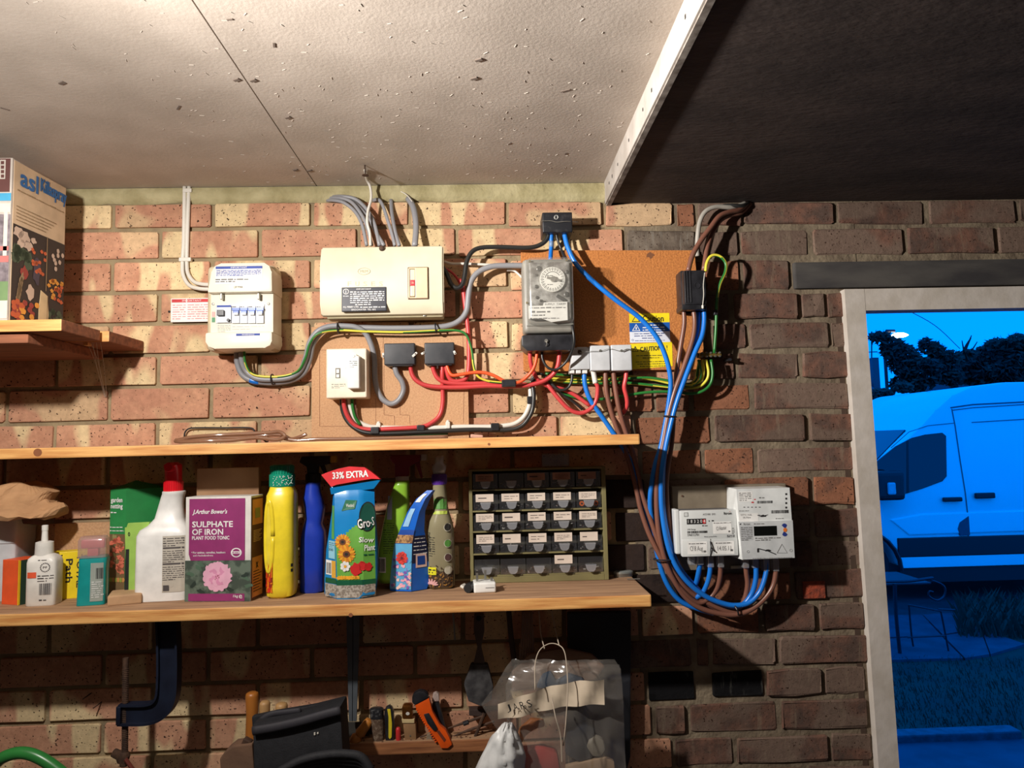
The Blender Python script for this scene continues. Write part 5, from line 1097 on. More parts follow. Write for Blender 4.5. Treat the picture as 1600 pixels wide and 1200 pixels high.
cable('meter_tail', 'second blue cable from ribbed black block, half hidden behind the first', CB_BLUE, .0056, [(1092.5, 478, .042), (1091, 500, .042), (1089, 520, .044), (1080, 552, .046), (1066, 585, .048), (1054, 618, .046), (1046, 655, .042), (1041, 690, .040), (1036, 735, .038), (1036, 790, .036), (1043, 835, .036), (1058, 880, .036), (1080, 910, .036), (1108, 935, .036), (1140, 947, .040), (1160, 945, .046), (1174, 929, .050), (1180.5, 908, .054), (1181.5, 888, .055), (1181, 870, .055)], bl_)
cable('meter_tail', 'brown cable under the middle grey connector block running down behind the shelf', CB_BRN, .0056, [(946, 575, .040), (947, 608, .038), (953, 636, .036), (961, 662, .032), (972, 690, .028), (984, 725, .026), (995, 768, .028), (1001, 796, .030), (1014, 834, .034), (1031, 868, .038), (1048, 900, .040), (1068, 925, .040), (1090, 942, .036), (1108, 935, .034), (1120, 920, .040), (1125, 902, .048), (1126, 884, .052)], bt)
cable('meter_tail', 'brown cable under the rightmost grey connector block running down behind the shelf', CB_BRN, .0056, [(958, 575, .040), (961, 604, .038), (967, 638, .036), (976, 670, .030), (988, 705, .026), (998, 745, .026), (1003, 771, .028), (1014, 804, .032), (1028, 845, .036), (1042, 878, .036), (1062, 908, .036), (1085, 930, .032), (1118, 948, .034), (1145, 957, .036), (1165, 950, .03), (1180, 935, .02)], bt)
cable('meter_tail', 'blue cable under the leftmost grey connector block slanting to the shelf end', CB_BLUE, .0056, [(913, 580, .038), (914, 600, .038), (922, 624, .038), (940, 650, .036), (962, 682, .030), (982, 715, .024), (996, 752, .022), (1004, 784, .022), (1012, 812, .022), (1022, 842, .022), (1040, 880, .022), (1060, 905, .022), (1080, 918, .026), (1087, 912, .036), (1091, 897, .046), (1094, 880, .052)], bl_)
cable('meter_tail', 'short blue cable dropping from the middle of the smaller meter', CB_BLUE, .0056, [(1110, 876, .054), (1109.5, 892, .054), (1106, 909, .050), (1098, 926, .042), (1088, 934, .034)], bl_)
tie('black cable tie round the tails above the upper shelf end', 1047, 651, .052, 10, 8, .1)
tie('black cable tie round the tails left of the meters', 1036, 874, .042, 15, 8, .05)
tie('black cable tie where all tails meet below the meters', 1149, 952, .046, 9, 8, 1.2)
#PRODUCTS
# ------------------------------------------------------------------ products on the lower shelf
def stand(ax, ay, bx, by, z=ST):
    a, b = H(ax, ay, z), H(bx, by, z); c = (a+b)/2; v = b-a
    return c, math.atan2(v.y, v.x), v.length
def hgt(px, py, c):  # height above its base of the point seen at (px,py) on a thing standing at c
    return P(px, py, -c.y).z-c.z
def label_set(w, h): return None
# picture boxes on the high shelf -----------------------------------------------------
zt_ = zt3
pbx = thing('garden_spray_box', 'tall cream box lettered asl Killaspray with vegetable picture, standing on high left shelf', 'box', (0, 0, 0))
A = P(14.5, 499, .285); Bq = P(97, 499, .13)
A = H(14.5, 499.8, 1.9415) if False else A
ang = math.atan2(Bq.y-A.y, Bq.x-A.x); wd = (Bq-A).length
pbx.location = (A.x, A.y, zt3+.0005); pbx.rotation_euler = (0, 0, ang)
hh = Zz(20, 250, .285)-zt3
th = .055
CRM = M('box_cream', (200, 172, 140), .7)
MB().box(0, wd, 0, th, 0, hh, .0012).build('carton', [CRM], pbx, local=True)
m = MB(); yb = -.0008
# dark vegetable picture, lower part
m.rect(.001, wd-.001, .001, hh*.605, yb, 0)
def V2(s, x0, x1, z0, z1, mi, **k): m.text(s, x0*wd, x1*wd, z0*hh, z1*hh, yb-.0004, mi, **k)
V2('asl', .10, .42, .855, .965, 1, fat=.002); V2('Killaspray', .47, .99, .86, .97, 1, fat=.0018)
m.small(.06*wd, .96*wd, .815*hh, .832*hh, yb-.0003, 1, 5, last=1); 
for k in range(5): m.small(.05*wd, (.8-.05*k)*wd, (.715-.021*k)*hh, (.727-.021*k)*hh, yb-.0003, 1, 5, last=1, seed=k)
RR = random.Random(12)
def blob(x, z, rx, rz, mi, n=12, wob=.25, up=.0008, rot=0): m.ellipse(x*wd, z*hh, rx*wd, rz*hh, yb-up, n, mi, wob, rot)
for x, z, r in ((.10, .56, .09), (.20, .545, .10), (.28, .50, .08), (.15, .50, .07), (.37, .545, .05)): blob(x, z, r, r*.38, 2)
for k in range(10): blob(RR.uniform(.05, .4), RR.uniform(.36, .47), .07, .035, 3, up=.0006)
for k in range(16): blob(RR.uniform(.34, .6), RR.uniform(.35, .5), .03, .012, 4, up=.0009)
blob(.22, .32, .07, .042, 6); blob(.45, .36, .07, .09, 7)
for k in range(6): blob(.11+.012*k, .12+.03*k, .035, .05, 5, up=.0009, rot=-.3)
blob(.34, .21, .07, .05, 2)
for k in range(26): blob(RR.uniform(.04, .47), RR.uniform(.015, .14), .045, .018, (6, 4, 8)[k % 3], up=.0010+k*.00002, wob=.1)
m.prism([(.50*wd, .02*hh), (.68*wd, .02*hh), (.69*wd, .10*hh), (.66*wd, .22*hh), (.53*wd, .245*hh), (.50*wd, .12*hh)], yb-.0014, yb-.0008, mi=9)
m.rect(.655*wd, .668*wd, .03*hh, .22*hh, yb-.0016, 5)
for k in range(24): blob(RR.uniform(.68, .97), RR.uniform(.18, .34), .035, .013, (4, 8)[k % 2], up=.0010, wob=.3)
for k in range(8): blob(RR.uniform(.72, .96), RR.uniform(.40, .58), .03, .016, 2, up=.0010, wob=.1)
for k in range(8): blob(RR.uniform(.7, .97), RR.uniform(.05, .16), .05, .022, 3, up=.0008)
blob(.78, .05, .05, .03, 2); blob(.85, .04, .04, .025, 2)
m.rect(.62*wd, .635*wd, .25*hh, .60*hh, yb-.0012, 5)
PRN = [M('print_brown_black', (52, 42, 38), .6), M('print_blue', (52, 104, 160), .6), M('print_pale_pink', (196, 170, 150), .6), M('print_olive', (70, 82, 62), .6), M('print_orange_red', (196, 92, 54), .6), M('print_tan', (150, 124, 92), .6), M('print_crimson', (150, 60, 52), .6), M('print_purple', (72, 62, 74), .6), M('print_amber', (222, 150, 60), .6), M('print_beige', (206, 180, 138), .6)]
m.build('cover_print', PRN, pbx, local=True)
ms = MB(); ms.rect(.002, .008, 0, hh, 0) if False else None
b2x = thing('picture_box', 'box with garden photographs and blue band, far left on the high shelf', 'box', (P(15, 499, .29).x-.0035, -.290, zt3+.0005))
W2 = .20
MB().box(-W2, -.001, 0, .08, 0, Zz(5, 247, .29)-zt3, .001).build('carton', [M('box_white', (190, 180, 170), .6)], b2x, local=True)
m = MB(); h2 = Zz(5, 247, .29)-zt3
def g2(px0, py0, px1, py1, mi, up=.0006):
    a = R4(px0, py0, px1, py1, .29); ox = b2x.location; m.rect(a[0]-ox.x, min(a[1]-ox.x, -.001), a[2]-ox.z, a[3]-ox.z, -up, mi)
g2(-30, 248, 16, 300, 0); g2(-30, 250, 9, 280, 6, .0009); 
for k in range(4): g2(2, 252+k*7, 7, 257+k*7, 0, .0012)
g2(-30, 302, 19, 314, 1, .0009); g2(-30, 318, 18, 332, 2, .0009); g2(-30, 335, 18, 440, 3, .0009); g2(6, 330, 12, 400, 2, .0012); g2(-30, 385, 14, 392, 4, .0012); g2(-30, 400, 14, 410, 4, .0012); g2(-30, 440, 14, 475, 5, .0009); g2(-30, 470, 14, 498, 2, .0012)
m.build('cover_print', [M('print_maroon', (96, 58, 54), .6), M('print_sky', (70, 160, 200), .6), M('print_offwhite', (214, 206, 190), .6), M('print_grey_mix', (140, 128, 132), .6, 0, (90, 80, 84), 60), M('print_pink', (190, 110, 104), .6), M('print_green', (110, 136, 90), .6), MC['box_white']], b2x, local=True)
# back of shelf things -----------------------------------------------------------------
TX1 = X(22, 870, .088); hx = .12; ht = P(10, 812, .13).z-ST
tub = thing('storage_tub', 'white plastic tub at the left end of the lower shelf under a paper bag', 'tub', (TX1-hx, -.0465, ST))
m = MB(); m.loft([(0, 0, 0, hx*.97, .036, 10), (.004, 0, 0, hx*.975, .037, 10), (ht-.055, 0, 0, hx*.99, .040, 10), (ht-.053, 0, 0, hx, .042, 10), (ht-.004, 0, 0, hx, .043, 10), (ht, 0, 0, hx*.99, .042, 10)], 48)
m.build('body', M('tub_white', (212, 214, 216), .4), tub, local=True, auto=40)
m = MB(); m.loft([(ht, 0, 0, hx*1.01, .044, 10), (ht+.005, 0, 0, hx*1.01, .044, 10), (ht+.007, 0, 0, hx*.98, .042, 10)], 48); m.build('lid', MC['tub_white'], tub, local=True, auto=40)
# crumpled paper bag
def crumple(name, label, cat, rings, mat, seed, amp=.01, loc=(0, 0, 0), n=28, freq=22, kindname='bag'):
    m = MB(); m.loft(rings, n); vs = []
    for v in m.v:
        q = Vector(v); d = noise.noise_vector(q*freq+Vector((seed, 0, 0)))*amp+noise.noise_vector(q*freq*2.6+Vector((0, seed, 0)))*amp*.45
        vs.append(tuple(q+d))
    m.v = vs; o = m.build(name, mat); o.location = loc; tag(o, label, cat); return o
a = P(-25, 800, .12)
pbg = crumple('paper_bag', 'crumpled brown paper bag lying on the white tub', 'bag', [(0, 0, 0, .10, .05, 3)]+[(.008+i*.006, .004*i, 0, .118-i*.007+.01*math.sin(i), .062-i*.004, 2.6) for i in range(8)]+[(.062, .03, 0, .03, .02, 2)], M('brown_paper', (190, 146, 104), .85, 0, (166, 124, 86), 20), 3, .016, (a.x+.038, -.105, ST+ht+.006), 40, 16)
a = P(10, 755, .05)
dbg = crumple('dark_paper_sheet', 'dark folded sheet of packing behind the brown paper bag', 'sheet', [(0, 0, 0, .09, .02, 3), (.02, -.02, 0, .10, .022, 3), (.045, -.05, 0, .08, .02, 3), (.06, -.06, 0, .05, .012, 3)], M('dark_packing', (104, 84, 76), .8), 9, .008, (a.x+.01, -.045, ST+.158), 30, 20)
# orange and green box
c, rz, wd = stand(3, 944, 28, 946)
o = thing('seed_box', 'small orange carton with yellow edge and dark green side, left of the squeeze bottle', 'box', (c.x, c.y, ST), rz+.05)
h = hgt(15, 875, c)
m = MB(); m.box(-wd/2, wd/2, 0, .05, 0, h, .001, mi=0); m.rect(wd/2-.0025, wd/2, 0, h, -.0006, 1)
m.add([(wd/2+.0006, 0, .001), (wd/2+.0006, .05, .001), (wd/2+.0006, .05, h-.001), (wd/2+.0006, 0, h-.001)], [(0, 1, 2, 3)], 2); m.add([(wd/2+.0009, 0, .001), (wd/2+.0009, .004, .001), (wd/2+.0009, .004, h-.001), (wd/2+.0009, 0, h-.001)], [(0, 1, 2, 3)], 1)
m.add([(wd/2+.002, .001, 0), (wd/2+.010, .05, 0), (wd/2+.010, .05, h), (wd/2+.002, .001, h)], [(0, 1, 2, 3)], 2)
m.build('carton', [M('box_orange', (246, 96, 46), .5), YELP, M('box_dark_green', (36, 58, 44), .5)], o, local=True)
# helper for bottles: rings given as (py, left px, right px, depth half, exp)
def bottle(name, label, cat, ax, ay, bx, by, rows, mat, dep, exp=5, rz=None, n=28, cyoff=None, parts=(), lean=0, part='body', group=None):
    c, r0, wd = stand(ax, ay, bx, by); r0 = r0 if rz is None else rz
    t = thing(name, label, cat, (c.x, c.y, ST), r0, group=group, ry=lean)
    k = abs(P(bx, by, -c.y).x-P(ax, ay, -c.y).x)/(bx-ax)
    mx = (ax+bx)/2; rings = []
    for (py, l, r, dk, e) in rows:
        z = max(0, hgt(mx, py, c)); rings.append((z, ((l+r)/2-mx)*k, dep, (r-l)/2*k, dk, e))
    rings.sort(key=lambda q: q[0]); rings[0] = (0,)+rings[0][1:]
    m = MB(); m.loft(rings, n); o = m.build(part, mat, t, local=True, auto=45)
    return t, c, k, mx, rings, dep
def surf(rings, dep, side=-1):
    def f(x, z):
        for a, b in zip(rings[:-1], rings[1:]):
            if a[0] <= z <= b[0]: break
        t = 0 if b[0] == a[0] else (z-a[0])/(b[0]-a[0]); t = min(1, max(0, t))
        q = [a[i]+(b[i]-a[i])*t for i in range(6)]
        u = min(1, abs((x-q[1])/max(1e-6, q[3]))); return q[2]-q[4]*(1-u**q[5])**(1/q[5])-.0009
    return f
# squeeze bottle
t, c, k, mx, rg, dp = bottle('squeeze_bottle', 'white squeeze bottle with nozzle, orange strip and barcode at the shelf left', 'bottle', 37, 952, 82, 944,
    [(950, 38, 81, .020, 6), (946, 37, 82, .022, 6), (880, 37, 82, .022, 6), (874, 38, 80, .021, 5), (870, 42, 76, .017, 4), (867, 48, 71, .012, 2)], M('bottle_white', (232, 228, 220), .4), .024, rz=.12)
zc0, zc1, zc2, zc3 = (hgt(65, y, c) for y in (869, 849, 831, 822))
m = MB(); m.lathe([(.0165, zc0-.003), (.0175, zc0), (.0165, zc1), (.010, zc1+.002)], (-.002, dp, 0), 24, mi=0); m.lathe([(.0065, zc1), (.0055, zc2), (.0062, zc2+.0005), (.0062, zc3-.001), (.004, zc3)], (-.002, dp, 0), 16); m.build('nozzle_cap', MC['bottle_white'], t, local=True, auto=40)
f = surf(rg, dp); W_ = (82-37)*k/2; m = MB(); zz = lambda y: hgt(65, y, c)
m.rect(-W_*.82, -W_*.22, zz(903), zz(894), f, 0, 4, 1)
m.bars(.0, W_*.82, zz(930), zz(912), f, 1, n=16); m.small(-.004, W_*.9, zz(910), zz(898), f, 3, 1, fill=.4); m.small(0, W_*.8, zz(940), zz(936), f, 1, 1, fill=.5)
for i in range(16):
    q = i*math.pi/8; x, z = W_*.35+.0085*math.cos(q), zz(887)+.0085*math.sin(q); m.rect(x-.001, x+.001, z-.001, z+.001, f, 1)
m.text('PF', W_*.35-.004, W_*.35+.004, zz(887)-.002, zz(887)+.002, f, 1); m.small(-.004, W_*.9, zz(877), zz(874), f, 1, 1, fill=.4)
m.build('label', [M('strip_orange', (232, 92, 56), .5), M('print_dark', (56, 52, 56), .6)], t, local=True)
# weedkiller box
c = Vector((P(107, 900, .075).x, -.078, ST))
o = thing('weedkiller_box', 'yellow box lettered TOTAL Path Weedkiller behind the teal bottle', 'box', (c.x, c.y, ST), .38)
h = hgt(105, 862, c); wd = .072
MB().box(-wd/2, wd/2, 0, .035, 0, h, .001).build('carton', [M('carton_yellow', (244, 214, 28), .5)], o, local=True)
m = MB(); m.text('TOTAL', .016, .026, .022, h-.008, -.0006, vertical=True, fat=.0006); m.text('Path', -.004, .008, .034, h-.016, -.0006, vertical=True, fat=.0008); m.text('Weedkiller', -.025, -.011, .006, h-.006, -.0006, vertical=True, fat=.0008); m.build('lettering', BLKINK, o, local=True)
# chipboard offcut
a = R4(85, 817, 172, 905, .03)
o = MB().box(a[0], a[1], -.032, -.016, ST, a[3], .001).build('board_offcut', CHIPB); tag(o, 'chipboard offcut leaning on the wall behind the yellow weedkiller box', 'board')
a = R4(586, 806, 612, 905, .02)
o = MB().box(a[0]-.01, a[1], -.030, -.014, ST, a[3], .001).build('board_offcut', CHIPB); tag(o, 'narrow chipboard offcut showing between sunflower bag and green spray bottle', 'board')
# teal bottle
t, c, k, mx, rg, dp = bottle('teal_bottle', 'teal flat bottle with clear pink-tinted cap near the shelf front', 'bottle', 120, 950, 160, 943,
    [(949, 120, 159, .018, 6), (946, 119, 161, .019, 6), (890, 121, 161, .019, 6), (874, 121, 162, .018, 6), (870, 122, 160, .017, 5)], M('teal_plastic', (20, 142, 140), .35), .019, rz=.22)
f = surf(rg, dp); zz = lambda y: hgt(143, y, c); m = MB()
m.rect(.0, 22*k, zz(940), zz(880), f, 0, 6, 2); m.bars(8*k, 18*k, zz(905), zz(888), lambda x, z: f(x, z)-.0004, 1, n=10); m.small(2*k, 21*k, zz(935), zz(908), lambda x, z: f(x, z)-.0004, 8, 2, fill=.4)
m.build('back_label', [M('label_grey_green', (150, 158, 150), .5), BLKINK, M('print_white_dim', (220, 222, 220), .6)], t, local=True)
m = MB(); h0, h1 = zz(872), zz(839)
m.loft([(h0, 0, dp, 21*k, .019, 6), (h1-.008, 0, dp, 21*k, .019, 6), (h1-.002, 0, dp, 19*k, .016, 5), (h1, 0, dp, 18*k, .013, 5)], 32); m.build('clear_cap', clear('cap_clear_pink', (226, 190, 186), .5, .15, .7), t, local=True, auto=40)
m = MB(); m.box(-.022, .022, dp-.010, dp+.010, h0+.018, h1-.006, .004); m.box(-.010, .010, dp-.008, dp+.008, h0, h0+.018, .002); m.build('pump', M('pump_pink', (214, 104, 110), .4), t, local=True, auto=40)
# garden netting box
c, rz, wd = stand(172, 915, 199, 922); c2 = c
o = thing('netting_box', 'tall green box lettered garden netting behind the white trigger bottle', 'box', (c.x-.004, -.085, ST), 0)
ox, oy = o.location.x, .085
h = Zz(185, 765, oy)-ST; w2 = X(200, 850, oy)-ox; w1 = ox-X(171, 850, oy)
m = MB(); m.add([(-w1, 0, 0), (w2, -.012, 0), (w2+.062, .048, 0), (-w1, .070, 0), (-w1, 0, h), (w2, -.012, h), (w2+.062, .048, h), (-w1, .070, h), ((w2-w1)/2+.02, .028, h+.018)], [(0, 1, 5, 4), (1, 2, 6, 5), (2, 3, 7, 6), (3, 0, 4, 7), (3, 2, 1, 0), (4, 5, 8), (5, 6, 8), (6, 7, 8), (7, 4, 8)])
m.build('carton', M('netting_green', (44, 140, 74), .5), o, local=True)
m = MB(); 
def fy_(x, z): return -.012*(x+w1)/(w1+w2)-.0009
zz = lambda y: Zz(185, y, oy)-ST
m.text('garden', -w1+.002, w2-.009, zz(787), zz(777.5), fy_, 0, fat=.0006); m.text('netting', -w1+.002, w2-.008, zz(796.5), zz(787.5), fy_, 0, fat=.0006); m.small(-w1+.002, -w1+.016, zz(802), zz(798.5), fy_, 1, 0, last=1)
m.small(-w1+.001, w2-.007, zz(824.5), zz(822), fy_, 1, 0, last=1); m.small(-w1+.001, w2-.003, zz(830), zz(827.5), fy_, 1, 0, last=1)
m.rect(-w1, w2, .002, zz(834), lambda x, z: fy_(x, z)+.0003, 1)
RR = random.Random(5)
for i in range(30): m.ellipse(RR.uniform(-w1+.004, w2-.006), RR.uniform(zz(893), zz(836)), .006, .005, lambda x, z: fy_(x, z)-.0002, 9, RR.choice((2, 2, 3)), .4)
m.ellipse(.008, zz(884), .0065, .010, lambda x, z: fy_(x, z)-.0005, 12, 4)
for i in range(6): m.ellipse(-w1+.006+i*.006, zz(905), .004, .005, lambda x, z: fy_(x, z)-.0004, 8, (5, 6)[i % 2])
m.build('cover_print', [WINK, M('net_brown', (120, 96, 64), .6), M('net_pink', (224, 118, 92), .6), M('net_olive', (150, 140, 90), .6), BLKINK, M('net_lime', (150, 160, 70), .6), M('net_orange', (200, 140, 80), .6)], o, local=True)
# lime packet
a = R4(194, 818, 232, 905, .105)
o = thing('lime_packet', 'lime green packet showing behind the left of white trigger bottle', 'packet', ((a[0]+a[1])/2, -.10, ST))
m = MB(); hw = (a[1]-a[0])/2; h = Zz(215, 816, .1)-ST
m.prism([(-hw+.004, 0), (hw, 0), (hw, h), (-hw+.006, h-.001), (-hw+.003, h-.010), (-hw-.0005, h-.010), (-hw+.001, h-.045)], -.004, .006, .001); m.build('pack', M('lime', (160, 200, 92), .5), o, local=True)
m = MB(); m.text('0', -hw+.007, -hw+.011, h-.028, h-.020, -.0048, fat=.0004); m.prism([(-hw+.002, .012), (-hw+.010, .012), (-hw+.010, h-.055), (-hw+.003, h-.055)], -.0050, -.0043); m.build('print', BLKINK, o, local=True)
# wood block
a = R4(176, 918, 208, 944, .12)
o = MB().box(a[0], a[1]+.02, -.16, -.09, ST, ST+.020, .003, rot=Matrix.Rotation(.35, 3, 'Z')).build('wood_block', M('pale_block', (190, 152, 114), .8)); tag(o, 'small tan wood block lying left of the white trigger bottle', 'block')
# white trigger bottle
t, c, k, mx, rg, dp = bottle('trigger_bottle', 'big white bottle with bright red trigger cap and printed side label', 'bottle', 208, 945, 286, 936,
    [(944, 211, 286, .034, 6), (940, 207, 289, .037, 6), (900, 207, 290, .038, 6), (838, 208, 290, .038, 6), (829, 212, 288, .036, 5), (823, 222, 284, .031, 4), (812, 231, 276, .022, 3), (790, 236, 274, .020, 2), (776, 240, 276, .0195, 2), (774, 241, 277, .0215, 2), (770, 241, 277, .0215, 2), (769, 243, 275, .018, 2)], M('bottle_white2', (238, 236, 232), .35), .038, rz=.10, n=40)
f = surf(rg, dp); zz = lambda y: hgt(mx, y, c); m = MB(); K = k; x0 = (252-mx)*K; x1 = (286-mx)*K
m.rect(x0, x1, zz(926), zz(838), f, 0, 6, 3); g = lambda x, z: f(x, z)-.0004
m.small(x0+.001, x1-.002, zz(855), zz(840), g, 4, 1, fill=.45); m.rect(x0+.001, x1-.002, zz(858), zz(855.5), g, 1, 4); m.small(x0+.001, x1-.002, zz(880), zz(860), g, 6, 1, fill=.4, seed=4); m.rect(x0+.001, x1-.002, zz(883), zz(880.5), g, 1, 4); m.small(x0+.001, x1-.002, zz(908), zz(885), g, 7, 1, fill=.4, seed=9)
m.rect(x0+.002, x0+.014, zz(924), zz(915), g, 1, 3); m.ellipse(x0+.0175, zz(915), .0045, .0045, g, 14, 0)
m.build('side_label', [M('label_stone', (196, 188, 174), .6), M('label_print', (82, 76, 76), .6)], t, local=True)
RED = M('red_cap', (222, 26, 40), .3)
xo = (258-mx)*K; m = MB(); z0, z1, z2, z3 = zz(770), zz(753), zz(735), zz(723)
pr = []
for i in range(36): pass
m.lathe([(.0185, z0), (.0185, z1), (.017, z1+.001)], (xo, dp, 0), 36)
for i in range(30):
    q = i*2*math.pi/30; m.tube([(xo+.0187*math.cos(q), dp+.0187*math.sin(q), z0+.001), (xo+.0187*math.cos(q), dp+.0187*math.sin(q), z1-.001)], .0010, 4)
m.build('collar', RED, t, local=True, auto=50)
m = MB(); m.loft([(z1, xo, dp, .0160, .016, 3), (z2, xo, dp-.002, .0160, .017, 3), (z2+.010, xo, dp-.006, .0165, .022, 2.6), (z3-.004, xo, dp-.006, .0150, .020, 2.4), (z3, xo, dp-.004, .010, .013, 2)], 28)
m.lathe([(.0085, -.006), (.010, 0), (.010, .012)], (xo, dp-.030, z2+.006), 18, 'y'); m.build('trigger_head', RED, t, local=True, auto=60)
# sulphate of iron
c, rz, wd = stand(289, 940, 391, 940)
o = thing('plant_food_box', 'purple and white box lettered SULPHATE OF IRON with a pink flower', 'box', (c.x, c.y, ST), -.13)
h = hgt(340, 776, c); dpt = .055; wd *= 1.005; hw = wd/2
CWH = M('carton_white', (226, 222, 214), .5); CPU = M('carton_purple', (150, 54, 112), .45); CDG = M('carton_dark_leaf', (62, 74, 64), .6, 0, (96, 110, 96), 40, lo=.45, hi=.55)
MB().box(-hw, hw, 0, dpt, 0, h, .0008).build('carton', CWH, o, local=True)
zz = lambda y: (940-y)/(940-776)*h; xx = lambda x: -hw+(x-289)/(391-289)*wd; m = MB(); y0 = -.0008
m.rect(xx(289.2), xx(390.8), zz(939.8), zz(876), y0, 1); 
m.prism([(xx(298), zz(876)), (xx(381), zz(876)), (xx(382), zz(874)), (xx(382), zz(779)), (xx(295), zz(779)), (xx(295), zz(866))], y0-.0004, y0-.0001, mi=0)
m.rect(xx(295), xx(382), zz(939), zz(927.5), y0-.0004, 0)
RR = random.Random(8)
for i in range(14): m.ellipse(RR.uniform(xx(292), xx(388)), RR.uniform(zz(925), zz(880)), .009, .004, y0-.0003-.00001*i, 10, (3, 4)[i % 2], .3, RR.uniform(-.8, .8))
fx, fz_ = xx(340), zz(901)
for i in range(15):
    q = i*2*math.pi/15; m.ellipse(fx+.022*math.cos(q), fz_+.021*math.sin(q), .0095, .0085, y0-.0007-.00002*i, 12, 2, .3, q)
for i in range(9):
    q = i*2*math.pi/9+.3; m.ellipse(fx+.011*math.cos(q), fz_+.011*math.sin(q), .0085, .0075, y0-.0011-.00002*i, 12, 5 if i % 2 else 2, .3, q)
m.ellipse(fx, fz_, .006, .005, y0-.0014, 12, 5, .3)
for i in range(6): m.ellipse(fx+.004*math.cos(i), fz_-.002+.004*math.sin(i*1.7), .0011, .0011, y0-.0016, 6, 7)
def ST_(s, q, mi=6, **kk): m.text(s, xx(q[0]), xx(q[2]), zz(q[3]), zz(q[1]), y0-.0007, mi, **kk)
ST_('J.Arthur Bower\'s', (300, 796, 353, 805), skew=.25, fat=.0005); ST_('SULPHATE', (300, 815, 363, 824), fat=.0007); ST_('OF IRON', (300, 827, 348, 836), fat=.0007); ST_('PLANT FOOD TONIC', (300, 838, 358, 843.5), fat=.0004)
ST_('For azaleas, camellias, heathers', (302, 862, 352, 865.5), fat=.0002); ST_('and rhododendrons', (302, 866.5, 333, 869.5)); m.ellipse(xx(300), zz(863), .0009, .0009, y0-.0007, 8, 6)
m.ellipse(xx(369), zz(864), .0115, .0095, y0-.0007, 24, 6); m.ellipse(xx(369), zz(864), .0085, .0075, y0-.0009, 24, 0); m.rect(xx(361.5), xx(376.5), zz(865.5), zz(862), y0-.0011, 6); m.small(xx(363), xx(375), zz(865), zz(862.5), y0-.0013, 1, 0, last=1)
ST_('1kg', (364.5, 929.5, 372, 934.5), skew=.1, fat=.0003); ST_('e', (373.5, 929.5, 378.5, 935), fat=.0003)
m.build('front_print', [CPU, CDG, M('petal_pink', (236, 178, 202), .6), M('leaf_green', (78, 104, 84), .6), M('leaf_dark', (38, 52, 44), .6), M('petal_rose', (222, 148, 182), .6), WINK, M('stamen_brown', (130, 60, 50), .6)], o, local=True)
m = MB(); X_ = hw+.0008
def side(y0_, y1_, z0_, z1_, mi, up=0): m.add([(X_+up, y0_, z0_), (X_+up, y1_, z0_), (X_+up, y1_, z1_), (X_+up, y0_, z1_)], [(0, 1, 2, 3)], mi)
side(.001, dpt-.001, .001, h-.004, 0); side(.004, dpt-.004, zz(935), zz(873), 1, .0004); side(.004, dpt-.004, zz(822), zz(782), 1, .0004); side(.016, dpt-.016, zz(812), zz(796), 2, .0008)
for i in range(16):
    z_ = zz(832+i*2.4) if i < 8 else zz(896+(i-8)*4.4); side(.008, dpt-.008-(i % 3)*.006, z_, z_+.0016, 3 if i < 8 else 4, .0008)
for s_ in (1, -1): m.add([(X_+.001, .020, zz(886)-.006*s_), (X_+.001, .023, zz(886)-.006*s_), (X_+.001, .031, zz(886)+.006*s_), (X_+.001, .028, zz(886)+.006*s_)], [(0, 1, 2, 3)], 4)
m.build('side_print', [M('side_brown', (94, 52, 40), .6), M('side_orange', (222, 150, 84), .6), M('side_olive', (150, 150, 84), .6), M('side_cream', (210, 170, 120), .6), BLKINK], o, local=True)
a = R4(308, 730, 405, 800, .075)
cb_ = thing('cardboard_sheet', 'plain tan cardboard packet standing up behind the sulphate of iron box', 'card', ((a[0]+a[1])/2, -.072, ST)); MB().box(a[0], a[1], -.078, -.062, ST, Zz(356, 731, .078), .001).build('sheet', KRAFT, cb_)
a = R4(275, 795, 288, 808, .06)
ob = thing('orange_packet', 'orange packet scrap peeping between trigger bottle and sulphate box', 'packet', ((a[0]+a[1])/2, -.055, ST)); m = MB(); m.box(a[0]-.01, a[1]+.012, -.06, -.045, ST, a[3], .001); m.build('pack', M('scrap_orange', (226, 84, 30), .5), ob); m = MB(); m.text('e', a[0]+.002, a[0]+.009, a[2]+.003, a[3]-.003, -.0605); m.build('lettering', M('scrap_pale', (236, 190, 150), .6), ob)
# yellow bottle
t, c, k, mx, rg, dp = bottle('feed_bottle', 'yellow plant feed bottle with moulded handle, flame print and green cap', 'bottle', 413, 937, 454, 937,
    [(937, 417, 448, .022, 3), (933, 412, 455, .028, 3.2), (920, 411, 457, .031, 3.2), (860, 410, 457, .032, 3.2), (800, 410, 457, .032, 3.2), (775, 411, 456.5, .031, 3.2), (768, 414, 455, .027, 3), (762, 415, 452, .024, 2.5), (760, 415, 452, .024, 2.3)], M('feed_yellow', (246, 220, 52), .3), .032, rz=.0, n=40)
zz = lambda y: hgt(mx, y, c); xx = lambda x: (x-mx)*k; f = surf(rg, dp)
GRC = M('cap_green', (14, 142, 112), .35); m = MB(); m.lathe([(.0262, zz(761)), (.0262, zz(742)), (.0235, zz(741)), (.0235, zz(728)), (.018, zz(726.5))], (xx(433.5), dp, 0), 32, mi=0)
for i in range(28):
    q = i*2*math.pi/28; m.tube([(xx(433.5)+.0237*math.cos(q), dp+.0237*math.sin(q), zz(740.5)), (xx(433.5)+.0237*math.cos(q), dp+.0237*math.sin(q), zz(729))], .0011, 4, mi=0)
RR = random.Random(2)
